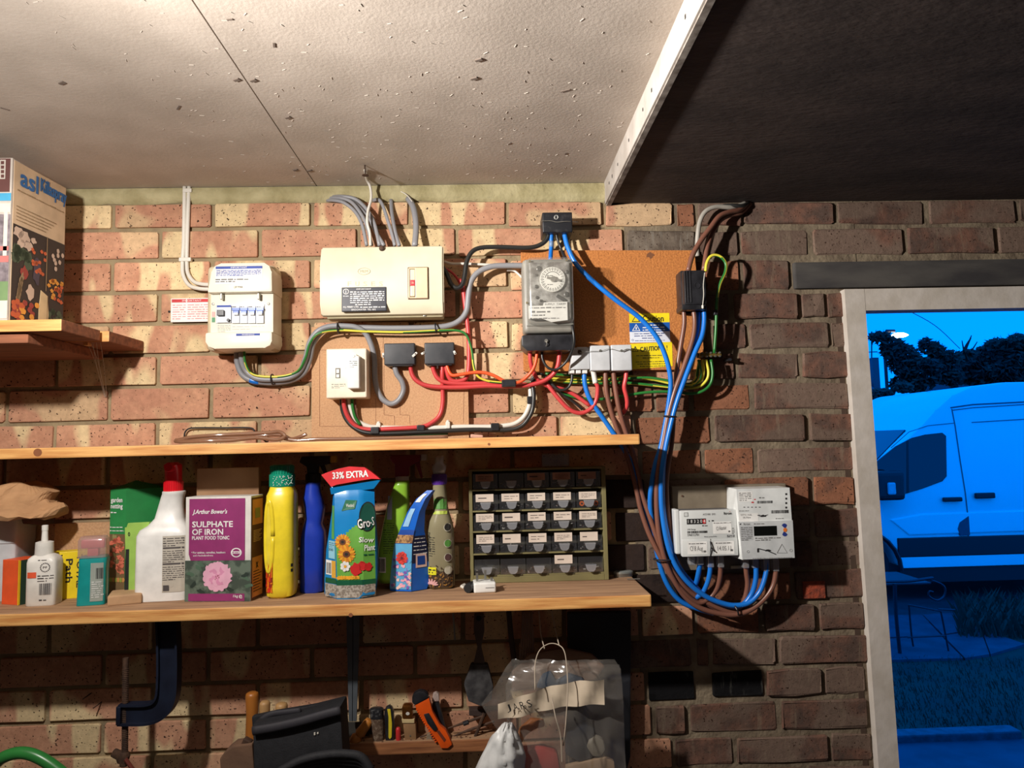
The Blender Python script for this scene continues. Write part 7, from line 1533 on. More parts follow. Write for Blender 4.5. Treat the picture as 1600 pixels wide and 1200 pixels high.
for r_ in range(5):
    z0, z1 = rowz[r_]
    for c_ in range(5):
        x0 = ix0+c_*pitchx+.0010; x1 = x0+pitchx-.0026; hgt_ = z1-z0-.002; wdx = x1-x0; zz0 = z0+.0002
        dr = bpy.data.objects.new('drawer', None); COL.objects.link(dr); dr.parent = og; dr.matrix_parent_inverse = parent_world(og).inverted(); dr.location = (x0, yF-.0005, zz0)
        if proto is None:
            m = MB(); w_, h_, t_ = wdx, hgt_, .0011
            m.box(0, w_, 0, t_, 0, h_); m.box(0, t_, t_, .034, 0, h_*.85); m.box(w_-t_, w_, t_, .034, 0, h_*.85); m.box(t_, w_-t_, t_, .034, 0, t_)
            body_me = m.build('tray', DR, dr, local=True).data
            m = MB(); m.prism([(w_*.28, h_*.50), (w_*.72, h_*.50), (w_*.66, h_*.16), (w_*.58, h_*.05), (w_*.42, h_*.05), (w_*.34, h_*.16)], -.010, 0, .001); hand_me = m.build('pull', DRH, dr, local=True).data
            m = MB(); m.box(w_*.60, w_*.88, -.0005, .003, -.0038, -.0004, .0005); clip_me = m.build('catch', M('catch_olive', (78, 72, 50), .6), dr, local=True).data
            proto = 1
        else:
            for nm, me_ in (('tray', body_me), ('pull', hand_me), ('catch', clip_me)):
                q = bpy.data.objects.new(nm, me_); COL.objects.link(q); q.parent = dr
        if (r_, c_) not in no_card:
            m = MB(); RR = random.Random(r_*7+c_); a_ = RR.uniform(-.0006, .0006); m.box(wdx*.10+a_, wdx*.82+a_, -.0012, -.0004, hgt_*.50, hgt_*.97, 0, mi=0); m.small(wdx*.2, wdx*.75, hgt_*.60, hgt_*.88, -.0015, RR.choice((1, 2, 3)), 1, fill=.28, seed=r_*9+c_)
            m.build('name_card', [CARDL if r_ else CARDD, INKD], dr, local=True)  # top row cards are darker than the other rows
        m = MB(); RR = random.Random(r_*11+c_+3)
        if (r_, c_) == (1, 4):
            for u in (.22, .52, .80): m.lathe([(.0035, -.003), (.0056, -.003), (.0056, 0), (0, 0)], (wdx*u, .005, hgt_*.24), 14, 'y', mi=0); m.lathe([(0, -.0034), (.0022, -.0034), (.0022, -.003)], (wdx*u, .005, hgt_*.24), 10, 'y', mi=1)
            m.build('contents', [M('contents_orange', (232, 110, 30), .5), BLK], dr, local=True, kind='stuff')
        else:
            for u in range(16):
                x_, y_, z_ = RR.uniform(.004, wdx-.004), RR.uniform(.004, .028), RR.uniform(.002, hgt_*.34); a_ = Vector((RR.uniform(-1, 1), RR.uniform(-1, 1), RR.uniform(-.4, .4)))*.0035
                m.tube([Vector((x_, y_, z_))-a_, Vector((x_, y_, z_))+a_], RR.uniform(.0006, .0016), 5, mi=RR.choice((0, 0, 1, 2)))
            m.build('contents', [M('bits_grey', (120, 120, 118), .5, .4), M('bits_brown', (110, 74, 50), .6), M('bits_pale', (200, 196, 186), .6)], dr, local=True, kind='stuff')
p0, p1 = P(847, 727, .03), P(889, 708, .03)
o = MB().box(p0.x, p1.x, -.034, -.010, ztp+.0005, p1.z, .002).build('clear_box', clear('dusty_clear', (90, 86, 84), .35, .2, .5)); tag(o, 'small clear lidded box sitting in shadow on the organiser top', 'box')
# clear hose coil on upper shelf
US = 1.7135
HOSE = clear('hose_clear_brown', (176, 128, 98), .85, .12, .72)
def hose(label, pts, r=.0042): o = MB().tube(smoothpath([P(*a) for a in pts], 6), r, 8).build('clear_hose', HOSE, smooth=True); return tag(o, label, 'hose', None)
hs = thing('clear_hose', 'coil of clear brownish hose lying on the upper shelf below the ivory consumer unit', 'hose', tuple(P(350, 690, .08)))
def hz(a): q = P(*a); q.z = max(q.z, US+.0046); return q
for i, pts in enumerate(([(274, 689, .10), (300, 683, .10), (340, 680, .10), (380, 678, .09), (420, 676, .08), (437, 675, .07), (445, 682, .07), (432, 687, .08), (400, 684, .09), (360, 688, .11), (320, 689, .12), (285, 690, .11), (274, 689, .10)], [(274, 688, .06), (300, 686, .055), (340, 684, .05), (380, 684, .05), (415, 680, .05), (440, 680, .045), (455, 686, .045), (470, 682, .05), (479, 678, .05)], [(440, 684, .06), (460, 688, .06), (478, 688, .06), (500, 686, .06), (560, 686, .06), (640, 686, .06), (700, 687, .06)])):
    MB().tube(smoothpath([hz(a) for a in pts], 6), .0042, 8).build('loop', HOSE, hs, smooth=True)
o = MB().tube(smoothpath([P(288, 684, .01), P(289, 676, .01), P(295, 670, .01), P(310, 668.5, .01), P(350, 668.5, .01), P(390, 668.5, .01), P(398, 674, .012), P(406, 682, .02), P(416, 690, .03)], 6), .0018, 7).build('wire_handle', BLK); tag(o, 'thin black wire handle loop standing behind the clear hose coil', 'wire')
p = P(745, 682, .06); o = MB().box(p.x-.014, p.x+.014, -.07, -.05, US, US+.008, .003, rot=Matrix.Rotation(.1, 3, 'Y')).build('plaster_chip', M('pink_chip', (206, 160, 140), .9)); tag(o, 'pale pink chip of plaster on the upper shelf below the white cable', 'chip')
#LOWER
# ------------------------------------------------------------------ tools below
def pp3(pts, d=None): return [P(*(a if len(a) == 3 else (a[0], a[1], d))) for a in pts]
NAVY = M('clamp_navy', (34, 42, 62), .45, .3, (24, 28, 44), 20)
gc = thing('g_clamp', 'large navy iron G-clamp with rusty screw hanging under the lower shelf', 'clamp', tuple(P(262, 1010, .14)))
# curved T section frame
path = smoothpath(pp3([(262, 962), (264, 1010), (264, 1060), (261, 1090), (250, 1107), (232, 1114), (205, 1115), (188, 1115)], .14), 6)
m = MB(); out = MB(); vs = []
for i, p in enumerate(path):
    t_ = (path[min(i+1, len(path)-1)]-path[max(i-1, 0)]).normalized(); nrm = Vector((t_.z, 0, -t_.x))
    h_ = .0185
    for a_, b_ in ((-h_, -.010), (h_, -.010), (h_, .010), (-h_, .010)): vs.append(p+nrm*a_+Vector((0, b_*.45, 0)))
n = len(path); out.add(vs, [(i*4+j, i*4+(j+1) % 4, (i+1)*4+(j+1) % 4, (i+1)*4+j) for i in range(n-1) for j in range(4)]+[(3, 2, 1, 0), tuple((n-1)*4+j for j in range(4))]); out.build('web', NAVY, gc)
for s_ in (-1, 1):
    vs = []
    for i, p in enumerate(path):
        t_ = (path[min(i+1, n-1)]-path[max(i-1, 0)]).normalized(); nrm = Vector((t_.z, 0, -t_.x)); q = p+nrm*(s_*.0185)
        for a_, b_ in ((-.0022, -.012), (.0022, -.012), (.0022, .012), (-.0022, .012)): vs.append(q+nrm*a_+Vector((0, b_, 0)))
    MB().add(vs, [(i*4+j, i*4+(j+1) % 4, (i+1)*4+(j+1) % 4, (i+1)*4+j) for i in range(n-1) for j in range(4)]+[(3, 2, 1, 0), tuple((n-1)*4+j for j in range(4))]).build('flange', NAVY, gc, auto=40)
MB().box(P(188, 1115, .14).x-.003, P(188, 1115, .14).x+.006, -.153, -.127, P(188, 1130, .14).z, P(188, 1101, .14).z, .002).build('jaw_end', NAVY, gc)
a_, b_ = P(196.5, 1028, .14), P(195, 1178, .14); m = MB(); m.tube([a_, b_], .0058, 10); N_ = 46
for i in range(N_): q = a_+(b_-a_)*((i+6)/(N_+6)); m.lathe([(.0055, -.0007), (.0068, 0), (.0055, .0007)], q, 10)
m.build('screw', RUST, gc, auto=60)
m = MB(); q = P(192, 1183, .14); m.loft([(q.z-.010, q.x, -.14, .010, .008, 2.4), (q.z+.002, q.x, -.14, .014, .010, 2.4), (q.z+.012, q.x, -.14, .009, .008, 2.2)], 16); m.box(q.x-.022, q.x+.006, -.146, -.134, q.z-.004, q.z+.012, .004, rot=Matrix.Rotation(.5, 3, 'Y')); m.box(q.x-.004, q.x+.010, -.148, -.134, q.z-.018, q.z+.002, .004); m.build('swivel', RUST, gc, auto=40)
MB().tube(pp3([(196, 1186, .15), (206, 1200, .15), (216, 1214, .15)]), .004, 8).build('tommy_bar', M('bar_dark', (110, 50, 40), .5), gc)
# curved green garden tool handle at bottom left, filed under hoses
o = MB().tube(smoothpath(pp3([(-10, 1196, .16), (4, 1184, .17), (24, 1177, .17), (42, 1177, .17), (62, 1184, .17), (84, 1198, .17), (104, 1216, .17), (112, 1240, .17)]), 8), .0115, 14).build('garden_tool_handle', M('handle_green', (52, 132, 62), .3), smooth=True); tag(o, 'thick bright green tool handle curving through the bottom left corner', 'hose')
# bracket
br = thing('shelf_bracket', 'grey steel upright strap hanging below the lower shelf', 'bracket', tuple(P(551, 960, .03)))
m = MB()
for (x0, x1, x2, x3) in ((541, 551, 550, 545), (552, 562, 557, 551)):
    v = [P(x0, 958, .04), P(x1, 958, .04), P(x2, 1127, .04), P(x3, 1127, .04)]; w4 = [q+Vector((0, .006, 0)) for q in v]; m.add(v+w4, [(3, 2, 1, 0), (4, 5, 6, 7), (0, 1, 5, 4), (1, 2, 6, 5), (2, 3, 7, 6), (3, 0, 4, 7)])
v = [P(550, 958, .034), P(553, 958, .034), P(552, 1127, .034), P(549, 1127, .034)]; w4 = [q+Vector((0, .006, 0)) for q in v]; m.add(v+w4, [(3, 2, 1, 0), (4, 5, 6, 7), (0, 1, 5, 4), (1, 2, 6, 5), (2, 3, 7, 6), (3, 0, 4, 7)])
m.build('strap', M('bracket_grey', (104, 110, 116), .45, .3), br); br.children[0]['kind'] = 'stuff'; del br.children[0]['kind']
# nails in brick
for q, l in (((141, 1084), 'small nail in the brick left of the G-clamp screw, pale tip'), ((157, 1098), 'short dark nail in the lit pink brick left of the G-clamp')):
    p = P(*q); o = MB().tube([p+Vector((.004, .006, .003)), p+Vector((-.004, -.022, -.004))], .0014, 6).build('wall_nail', RUST); tag(o, l, 'nail')
# wood chunk left of bag
m = MB(); pts = [(343, 1186), (350, 1176), (362, 1166), (394, 1162), (398, 1215), (345, 1215)]; m.prism([(P(a, b, .13).x, P(a, b, .13).z) for a, b in pts], -.13, -.09, .003); o = m.build('wood_chunk', M('chunk_brown', (120, 90, 70), .85, 0, (90, 66, 52), 14, .4)); tag(o, 'rough broken wood chunk at the left of the black tool pouch', 'wood')
# wooden handles behind pouch
HND = M('handle_wood', (196, 126, 52), .4, 0, (170, 104, 42), 14, stretch=(1, 1, .2)); HNP = M('handle_pale', (196, 152, 100), .5)
def handle(name, label, x, y0, y1, r, mat, d, tip=None, lean=0, cat='tool'):
    t = thing(name, label, cat, tuple(P(x, y1, d))); a_, b_ = P(x+lean, y0, d), P(x, y1, d); v = b_-a_
    m = MB(); L_ = v.length; us = [0, .02, .06, .35, .7, 1]; rs = [r*.55, r*.9, r, r*.88, r, r*.8]; m.tube([a_+v*u for u in us], r, 14, radii=rs); m.build('handle', mat, t, auto=50); return t
handle('chisel', 'tall orange wooden tool handle, leftmost behind the black pouch', 394, 1081, 1180, .0135, HND, .10)
h_ = handle('file', 'shorter pale wooden handle, middle of three behind the black pouch', 413.5, 1095, 1180, .0115, HNP, .09)
handle('file', 'pale wooden handle just peeping over the black pouch lid', 440, 1098, 1180, .0125, HNP, .085)
p = P(383, 1160, .12); o = MB().box(p.x-.006, p.x+.012, -.125, -.11, p.z-.010, p.z+.008, .004, rot=Matrix.Rotation(.5, 3, 'Y')).build('wood_scrap', RUST); tag(o, 'dark wood scrap wedged left of the black pouch', 'scrap')
# black pouch
FAB = M('black_nylon', (36, 36, 40), .75, 0, (28, 28, 32), 90, .2, bscale=300)
pc = thing('tool_pouch', 'black zipped nylon tool pouch standing open below the shelf', 'pouch', tuple(P(465, 1230, .17)))
m = MB(); pts = [(394, 1132), (397, 1240), (540, 1240), (532, 1104), (460, 1122)]; m.prism([(P(a, b, .17).x, P(a, b, .17).z) for a, b in pts], -.17, -.10, .006); m.build('front_panel', FAB, pc, auto=40)
m = MB(); m.tube(smoothpath(pp3([(395, 1142, .178), (430, 1136, .180), (470, 1127, .180), (505, 1117, .180), (532, 1110, .178)]), 5), .009, 10, flat=.6); m.build('rim_binding', M('binding_black', (52, 50, 56), .7), pc, smooth=True)
m = MB(); pts = [(393, 1120), (394, 1138), (460, 1126), (531, 1108), (533, 1102), (527, 1095), (480, 1104), (430, 1112)]; m.prism([(P(a, b, .12).x, P(a, b, .12).z) for a, b in pts], -.12, -.105, .003); m.build('back_panel', FAB, pc)
m = MB(); m.tube(smoothpath(pp3([(407, 1136, .14), (410, 1124, .14), (424, 1116, .14), (445, 1113, .14), (470, 1110, .14)]), 5), .006, 8, flat=.5); m.build('inner_strap', MC['binding_black'], pc, smooth=True)
m = MB(); q = P(493, 1146, .171); m.box(q.x-.003, q.x, -.1725, -.169, q.z-.003, q.z+.002, .0005); m.box(q.x+.003, q.x+.006, -.1725, -.169, q.z-.001, q.z+.002, .0005); m.build('pale_mark', CB_WHT, pc); pc.children[-1]['kind'] = 'stuff'
m = MB()
for i in range(4): m.tube(smoothpath(pp3([(436-i*2, 1206+i*3, .20-i*.006), (470, 1188+i*5, .20-i*.006), (510, 1179+i*5, .20-i*.006), (545, 1178+i*6, .20-i*.006), (566, 1184+i*5, .20-i*.006), (580, 1204+i*2, .20-i*.006)]), 5), .0085, 8)
o = m.build('folded_webbing', FAB, smooth=True); tag(o, 'folded black webbing strap in front of the pouch at frame bottom', 'strap'); o['kind'] = 'stuff'
# tools on the ledge; z = TZ
def up(px, py, d=.03): return P(px, py, d)
bd = MB().prism([(P(a, b, .012).x, P(a, b, .012).z) for a, b in ((530, 1128), (580, 1128), (584, 1146), (566, 1152), (530, 1152))], -.014, -.009, .0005).build('steel_blade', M('blade_dark', (88, 86, 82), .5, .5)); tag(bd, 'dark steel plane blade lying against the wall right of the pouch', 'blade')
t = thing('bradawl', 'turned orange wooden awl leaning right of the black pouch', 'awl', tuple(P(545, 1176, .04)))
a_, b_ = P(579, 1124, .035), P(541, 1174, .040); v = b_-a_; MB().tube([a_+v*u for u in (0, .03, .15, .3, .42, .5, .56, .66, .76)], .01, 16, radii=[.004, .009, .0105, .0105, .012, .0085, .0125, .0115, .008]).build('handle', HND, t, auto=50)
MB().tube([a_+v*.75, a_+v*.82, a_+v], .006, 10, radii=[.0085, .0080, .003]).build('ferrule', RUST, t)
p = P(536, 1150, .04); o = thing('pink_pencil', 'small dark pencil with pink end beside the awl', 'pencil', tuple(P(535, 1175, .04))); MB().tube([P(536, 1152, .04), P(535, 1174, .04)], .0035, 8).build('shaft', BLK, o); MB().lathe([(.003, -.004), (.0046, 0), (.0044, .004), (.002, .006)], (p.x, p.y, p.z), 12).build('pink_end', M('rubber_pink', (214, 90, 130), .5), o)
def tool(name, label, cat, foot): return thing(name, label, cat, tuple(foot))
t = tool('putty_tube', 'crusty brown tube with dark metal top on the tool ledge', 'tube', P(592, 1174, .035)); q = P(591, 1174, .035); ztop = P(591, 1106, .035).z-TZ
m = MB(); m.loft([(TZ, q.x+.001, q.y, .0115, .010, 2.4), (TZ+ztop*.45, q.x, q.y, .0135, .012, 2.3), (TZ+ztop*.72, q.x-.002, q.y, .0145, .012, 2.2)], 18); m.build('body', M('crust_brown', (96, 74, 58), .9, 0, (150, 130, 110), 150, .6, lo=.5, hi=.72), t, auto=60)
m = MB(); m.loft([(TZ+ztop*.70, q.x-.002, q.y, .015, .0125, 2.4), (TZ+ztop*.97, q.x-.003, q.y, .0150, .0125, 2.6), (TZ+ztop, q.x-.003, q.y, .012, .010, 2.4)], 18); m.build('metal_top', M('dark_metal_spots', (50, 50, 54), .4, .4, (120, 120, 120), 120, lo=.55, hi=.7), t, auto=40)
t = tool('craft_knife', 'black craft knife with yellow inlay on the tool ledge', 'knife', P(608, 1171, .035)); m = MB(); m.prism([(P(a, b, .04).x, P(a, b, .04).z) for a, b in ((602, 1172), (615, 1172), (616, 1150), (615, 1112), (612, 1105), (607, 1103), (602, 1106), (600, 1116), (602, 1150))], -.042, -.026, .004); m.build('handle', BLK, t, auto=40)
m = MB(); m.prism([(P(a, b, .043).x, P(a, b, .043).z) for a, b in ((607, 1152), (609, 1155), (612, 1152), (612.5, 1130), (610, 1108), (605, 1108), (607, 1120))], -.0435, -.0415, .0006); m.prism([(P(a, b, .043).x, P(a, b, .043).z) for a, b in ((609, 1169), (614, 1168), (613, 1161), (609, 1162))], -.0435, -.0415, .0006); m.build('inlay', M('inlay_yellow', (232, 210, 50), .4), t); t.children[-1]['kind'] = 'stuff'
t = tool('screwdriver', 'tiny screwdriver with red handle, tip down on the ledge', 'screwdriver', P(623, 1173, .04)); q = P(622, 1136, .04); r1 = P(623, 1164, .04); r2 = P(624, 1173, .04)
MB().tube([q, q+(r1-q)*.05, q+(r1-q)*.15, q+(r1-q)*.9, r1], .006, 12, radii=[.002, .0045, .0056, .0056, .0048]).build('handle', M('driver_red', (206, 52, 52), .35), t, auto=60); MB().tube([r1, r2], .0024, 8).build('tip', STEEL, t)
t = tool('trimming_knife', 'brass and wood folding tool standing left of the orange cutter', 'tool', P(643, 1173, .035))
m = MB(); m.prism([(P(a, b, .035).x, P(a, b, .035).z) for a, b in ((635, 1173), (652, 1173), (650, 1129), (630, 1129))], -.042, -.022, .003); m.build('handle', M('worn_wood', (150, 112, 74), .7), t, auto=40)
m = MB(); m.prism([(P(a, b, .035).x, P(a, b, .035).z) for a, b in ((629, 1128), (648, 1128), (648, 1122), (628, 1122))], -.0425, -.0215, .001); m.build('collar', M('bone', (214, 190, 140), .5), t)
m = MB(); m.prism([(P(a, b, .035).x, P(a, b, .035).z) for a, b in ((629, 1122), (645, 1122), (645, 1102), (642, 1100), (631, 1100), (628, 1104))], -.0425, -.0215, .004); m.build('brass_cap', M('copper_brass', (178, 112, 52), .25, .9), t, auto=40)
q = P(637, 1115, .043); MB().ellipse(q.x, q.z, .0042, .0034, -.0430, 14).build('hole', CB_WHT, t)
q = P(641, 1150, .043); MB().lathe([(.0018, 0), (.0014, -.001)], (q.x, -.042, q.z), 8, 'y').build('rivet', STEEL, t)
# orange cutter
t = tool('box_cutter', 'bright orange box cutter with black cap leaning to the left', 'cutter', P(702, 1168, .05)); ORG = M('cutter_orange', (240, 92, 22), .35)
def poly(pts, d): return [(P(a, b, d).x, P(a, b, d).z) for a, b in pts]
m = MB(); m.prism(poly([(648, 1100), (671, 1089), (676, 1110), (688, 1132), (697, 1140), (702, 1150), (707, 1162), (700, 1168), (689, 1168), (684, 1158), (670, 1138), (660, 1125), (652, 1110)], .05), -.056, -.040, .003); m.build('body', ORG, t, auto=40)
m = MB(); m.prism(poly([(644, 1096), (648, 1101), (670, 1089), (669, 1083), (663, 1079), (655, 1078), (647, 1082), (644, 1088)], .05), -.0575, -.0385, .004); m.build('end_cap', BLK, t, auto=40)
m = MB(); m.prism(poly([(662, 1116), (670, 1114), (676, 1124), (684, 1138), (681, 1142), (677, 1141), (668, 1130)], .057), -.0590, -.0555, .001); m.build('slider', BLK, t, auto=40); m = MB(); m.prism(poly([(682, 1143), (686, 1141), (697, 1156), (694, 1160)], .057), -.0566, -.0550, .0003); m.build('blade_slot', M('slot_brown', (110, 50, 30), .6), t)
for i in range(16):
    q = P(652+i*1.95, 1108+i*3.3, .05); MB().box(q.x-.0022, q.x+.0022, -.0565, -.0415, q.z-.0008, q.z+.0008, .0003, rot=Matrix.Rotation(-.4, 3, 'Y')).build('grip_rib', ORG, t)
t = tool('trimming_knife', 'dark cutter with clear tip standing behind the orange one', 'cutter', P(692, 1160, .03)); m = MB(); m.prism(poly([(676, 1096), (686, 1095), (691, 1112), (698, 1140), (692, 1150), (682, 1130), (674, 1110)], .025), -.034, -.020, .003); m.build('body', BLK, t, auto=40); m = MB(); m.prism(poly([(675, 1095), (687, 1094), (686, 1083), (682, 1080), (677, 1082)], .025), -.033, -.021, .002); m.build('clear_tip', M('tip_grey', (120, 96, 92), .3, 0, (190, 170, 160), 30), t)
t = tool('small_chisel', 'short pale square peg under the leaning orange cutter', 'peg', P(669, 1166, .04)); m = MB(); m.prism(poly([(665, 1166), (674, 1167), (675, 1150), (672, 1145), (667, 1148)], .04), -.044, -.034, .001); m.build('peg', M('peg_grey', (140, 124, 104), .7), t); MB().tube(pp3([(656, 1152, .04), (690, 1141, .03)]), .0016, 6).build('wire', RUST, t)
t = tool('compasses', 'rusty dividers with spread legs leaning at the right of the ledge', 'dividers', P(738, 1160, .03))
for i, pts in enumerate(([(700, 1138, .03), (726, 1129, .03), (758, 1118, .03)], [(706, 1151, .03), (735, 1140, .03), (772, 1127, .03)])): MB().tube(pp3(pts), .003, 7, radii=[.0014, .0034, .0026]).build('leg', RUST, t)
MB().tube(pp3([(757, 1114, .035), (745, 1145, .035), (736, 1165, .035)]), .0035, 7, radii=[.004, .0036, .0024]).build('arm', RUST, t); m = MB().tube(pp3([(724, 1131, .034), (732, 1128, .034)]), .0052, 8).build('sleeve', BLK, t)
# paintbrush hanging
t = thing('paintbrush', 'old paintbrush with black bristles hanging below the shelf in shade', 'brush', tuple(P(748, 1100, .05)))
m = MB(); m.prism(poly([(741, 958), (756, 958), (757, 985), (752, 1010), (758, 1036), (740, 1036), (746, 1010), (740, 985)], .05), -.056, -.044, .003); m.build('handle', M('dusty_brown', (96, 80, 72), .7), t, auto=40)
m = MB(); m.prism(poly([(736, 1036), (762, 1036), (771, 1070), (768, 1092), (752, 1102), (732, 1094), (725, 1068)], .05), -.060, -.038, .004); m.build('bristles', M('bristle_black', (44, 42, 44), .8, 0, (74, 72, 72), 60), t, auto=40)
q = P(748, 966, .057); MB().ellipse(q.x, q.z, .006, .006, -.0565, 14).build('hole', M('pure_black', (8, 8, 8), .6), t)
o = MB().tube(pp3([(708, 958, .02), (711, 1000, .02)]), .0022, 6).build('hanging_rod', STEEL); tag(o, 'thin dull metal rod hanging left of the old paintbrush', 'rod')
m = MB(); m.prism(poly([(733, 1106), (760, 1106), (760, 1118), (733, 1116)], .02), -.03, -.008, .002); o = m.build('wood_scrap', M('scrap_dark', (60, 44, 38), .8)); tag(o, 'dark block under the paintbrush bristles', 'block')
# bundle of sticks, rope
t = thing('cord_hank', 'hank of pale cord hanging under the shelf behind the plastic bag', 'cord', tuple(P(824, 955, .04)))
for i in range(6): MB().tube(smoothpath(pp3([(817+i*2.6, 955, .04), (816+i*3.2, 990, .042), (812+i*4.4, 1036, .044)]), 4), .0028, 6).build('strand', M('cord_pale', (150, 122, 106), .9), t, smooth=True)
o = MB().tube(smoothpath(pp3([(795, 955, .03), (798, 990, .03), (804, 1040, .03)]), 4), .006, 7, radii=None).build('stick', M('stick_dark', (78, 62, 56), .9)); tag(o, 'dark twisted stick hanging left of the pale cord hank', 'stick')
m = MB(); m.prism(poly([(886, 956), (985, 954), (984, 1180), (975, 1215), (890, 1215)], .025), -.034, -.018, .003); o = m.build('dark_board', M('dark_board_panel', (40, 42, 50), .7, 0, (30, 30, 36), 8)); tag(o, 'dark flat board leaning on the wall behind the plastic bag', 'board')  # dark flat panel, its material not identified
# brown cardboard in bag area
t = thing('garden_twine_cap', 'tan fabric flap behind the top of the clear plastic bag', 'fabric', tuple(P(900, 1050, .07)))
m = MB(); m.prism(poly([(800, 1050), (826, 1022), (880, 1012), (925, 1022), (945, 1040), (930, 1062), (800, 1080)], .07), -.075, -.060, .004); m.build('flap', M('tan_flap', (128, 96, 76), .8), t)
# clear bag as a crumpled sheet front and back
def sheet(pts_rows, d, amp, seed, nx=26, nz=30, rows=None):
    m = MB(); vs = []; n0 = len(pts_rows)-1
    for j in range(nz+1):
        t_ = j/nz*n0; i = min(int(t_), n0-1); u = t_-i; y = pts_rows[i][0]+(pts_rows[i+1][0]-pts_rows[i][0])*u
        l = pts_rows[i][1]+(pts_rows[i+1][1]-pts_rows[i][1])*u; r = pts_rows[i][2]+(pts_rows[i+1][2]-pts_rows[i][2])*u
        for k in range(nx+1):
            s_ = k/nx; bul = math.sin(math.pi*s_)*.025*min(1, j/nz*2+.2); p = P(l+(r-l)*s_, y, d)
            w_ = noise.noise(Vector((s_*5+seed, j/nz*4, seed)))*amp+noise.noise(Vector((s_*13+seed, j/nz*9, seed*2)))*amp*.5+noise.noise(Vector((s_*22+j*.12, j/nz*3, seed*3)))*amp*.5
            vs.append((p.x, p.y-bul-w_, p.z))
    m.add(vs, [(j*(nx+1)+k, (j+1)*(nx+1)+k, (j+1)*(nx+1)+k+1, j*(nx+1)+k+1) for j in range(nz) for k in range(nx)]); return m
cbag = thing('clear_plastic_bag', 'crinkled clear plastic carrier bag hanging from a cord below the shelf', 'bag', tuple(P(880, 1010, .12)))
POLY = clear('polythene', (206, 198, 188), .33, .14, .5); POLY2 = clear('polythene_white', (226, 222, 214), .86, .25, .75)
sheet([(1030, 800, 960), (1045, 790, 970), (1070, 775, 973), (1100, 752, 974), (1130, 770, 975), (1160, 790, 976), (1210, 785, 979)], .13, .012, 3).build('front_sheet', POLY, cbag, smooth=True)
sheet([(1038, 805, 968), (1070, 790, 972), (1210, 795, 978)], .08, .008, 7).build('back_sheet', POLY, cbag, smooth=True)
m = MB(); NB = 22; vs = []
def band(u):
    x_ = 778+u*166; t_ = 1103-u*30-12*math.sin(u*math.pi*.5); return x_, 1100-38*min(1, u*1.25)**.8, 1124-24*min(1, u*1.2)
for i in range(NB+1):
    u = i/NB; x_, yt, yb = band(u)
    for j in range(4):
        q = P(x_, yt+(yb-yt)*j/3, .168); q.y -= .006*math.sin(u*9)+.004*math.sin(u*23+j); vs.append(q)
m.add(vs, [(i*4+j, i*4+j+1, (i+1)*4+j+1, (i+1)*4+j) for i in range(NB) for j in range(3)])
m.build('header_band', M('bag_header_paper', (206, 188, 164), .6), cbag, smooth=True)
m = MB()
for k, s_ in enumerate('JARS'):
    u = .10+k*.065; x_, yt, yb = band(u); q = P(x_, (yt+yb)/2, .18); m.text(s_, q.x-.0045, q.x+.0045, q.z-.007, q.z+.008, -.182, rot=.35)
m.build('pen_lettering', BLKINK, cbag)
m = MB(); m.tube(smoothpath(pp3([(836, 1078, .19), (836, 1040, .17), (842, 1018, .16), (855, 1007, .15), (868, 1006, .15), (880, 1014, .16), (885, 1035, .17), (887, 1075, .19), (884, 1130, .2), (880, 1165, .2)]), 6), .0012, 5); m.build('string_loop', M('string_pale', (186, 170, 150), .8), cbag, smooth=True)
for pts in ([(842, 955, .10), (845, 990, .12), (851, 1014, .15)], [(862, 955, .10), (868, 985, .12), (874, 1010, .15)]): MB().tube(smoothpath(pp3(pts), 5), .0012, 5).build('hanging_string', MC['string_pale'], cbag)
MB().tube(smoothpath(pp3([(862, 1090, .20), (868, 1120, .21), (876, 1150, .205), (878, 1190, .20)]), 5), .0013, 5).build('string_end', MC['string_pale'], cbag)
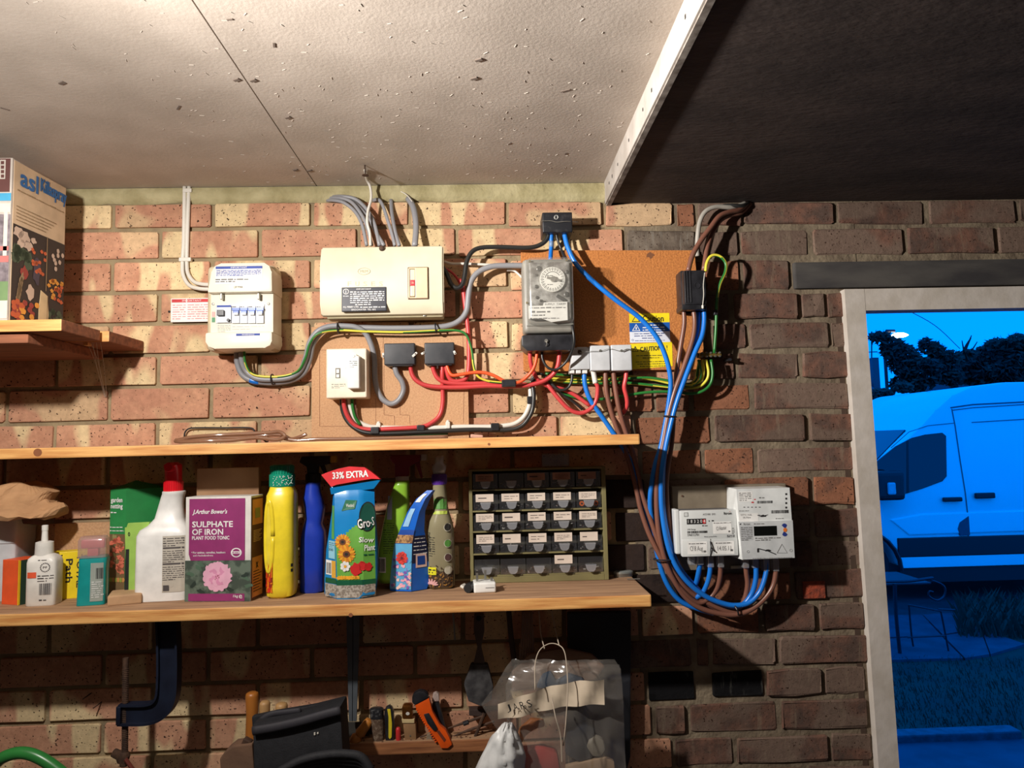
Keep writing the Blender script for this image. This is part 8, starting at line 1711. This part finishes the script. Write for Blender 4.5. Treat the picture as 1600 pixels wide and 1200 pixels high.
# contents of the bag, each its own thing
def inbag(name, label, cat, pts, d, mat, th=.02, bev=.006): m = MB(); m.prism(poly(pts, d), -d, -d+th, bev); o = m.build(name, mat, auto=50); return tag(o, label, cat)
inbag('terracotta_pot', 'dark red pot inside the bottom of the clear bag', 'pot', [(786, 1215), (798, 1184), (818, 1172), (850, 1169), (872, 1176), (878, 1215)], .125, M('pot_red', (186, 62, 58), .6, 0, (160, 52, 50), 12), .03, .010)
inbag('wood_offcut', 'orange-brown wood piece slanting inside the clear bag', 'wood', [(804, 1166), (812, 1140), (830, 1124), (850, 1126), (852, 1136), (836, 1140), (822, 1150), (812, 1168)], .125, M('bag_orange_wood', (190, 116, 64), .6), .015, .004)
inbag('dark_bottle', 'dark slim tool inside the middle of the clear bag', 'tool', [(884, 1180), (886, 1105), (912, 1100), (930, 1140), (928, 1185), (905, 1192)], .12, M('bag_dark', (70, 72, 76), .6), .02)
inbag('round_knob', 'pale round knob at the lower right inside the clear bag', 'knob', [(916, 1168), (920, 1156), (932, 1150), (944, 1156), (947, 1172), (940, 1184), (926, 1184)], .125, M('bag_knob', (156, 148, 132), .6), .02, .008)
inbag('paper_packet', 'pale packet with small print at the bag bottom right', 'packet', [(884, 1198), (945, 1184), (960, 1190), (962, 1215), (884, 1215)], .125, M('bag_packet', (190, 160, 128), .7), .015, .003)
inbag('blue_cloth', 'dark blue cloth pushed in at the bag opening', 'cloth', [(838, 1076), (848, 1056), (862, 1050), (870, 1066), (890, 1054), (914, 1062), (914, 1070), (866, 1080)], .12, M('bag_blue_cloth', (52, 74, 96), .8), .02)
o = sheet([(1128, 788, 800), (1150, 768, 812), (1180, 752, 822), (1215, 736, 820)], .16, .012, 11, 14, 16).build('white_plastic_bag', M('white_poly', (214, 214, 212), .4), smooth=True); o.modifiers.new('s', 'SOLIDIFY').thickness = .001; tag(o, 'crumpled white plastic bag bottom left of the clear bag', 'bag')
# ceiling lampholder over the lamp
lh = thing('ceiling_lamp', 'plain white ceiling lampholder above the workbench, left of the view', 'lamp', (LAMP.x, LAMP.y, ZC))
MB().lathe([(.04, 0), (.045, -.012), (.03, -.02), (.006, -.022)], (LAMP.x, LAMP.y, ZC), 20).build('rose', WHITE, lh, auto=40)
MB().tube([(LAMP.x, LAMP.y, ZC-.02), (LAMP.x, LAMP.y, LAMP.z+.075)], .003, 6).build('flex', WHITE, lh)
MB().lathe([(.008, .075), (.015, .07), (.016, .035), (.012, .032)], tuple(LAMP), 16).build('holder', WHITE, lh, auto=40)
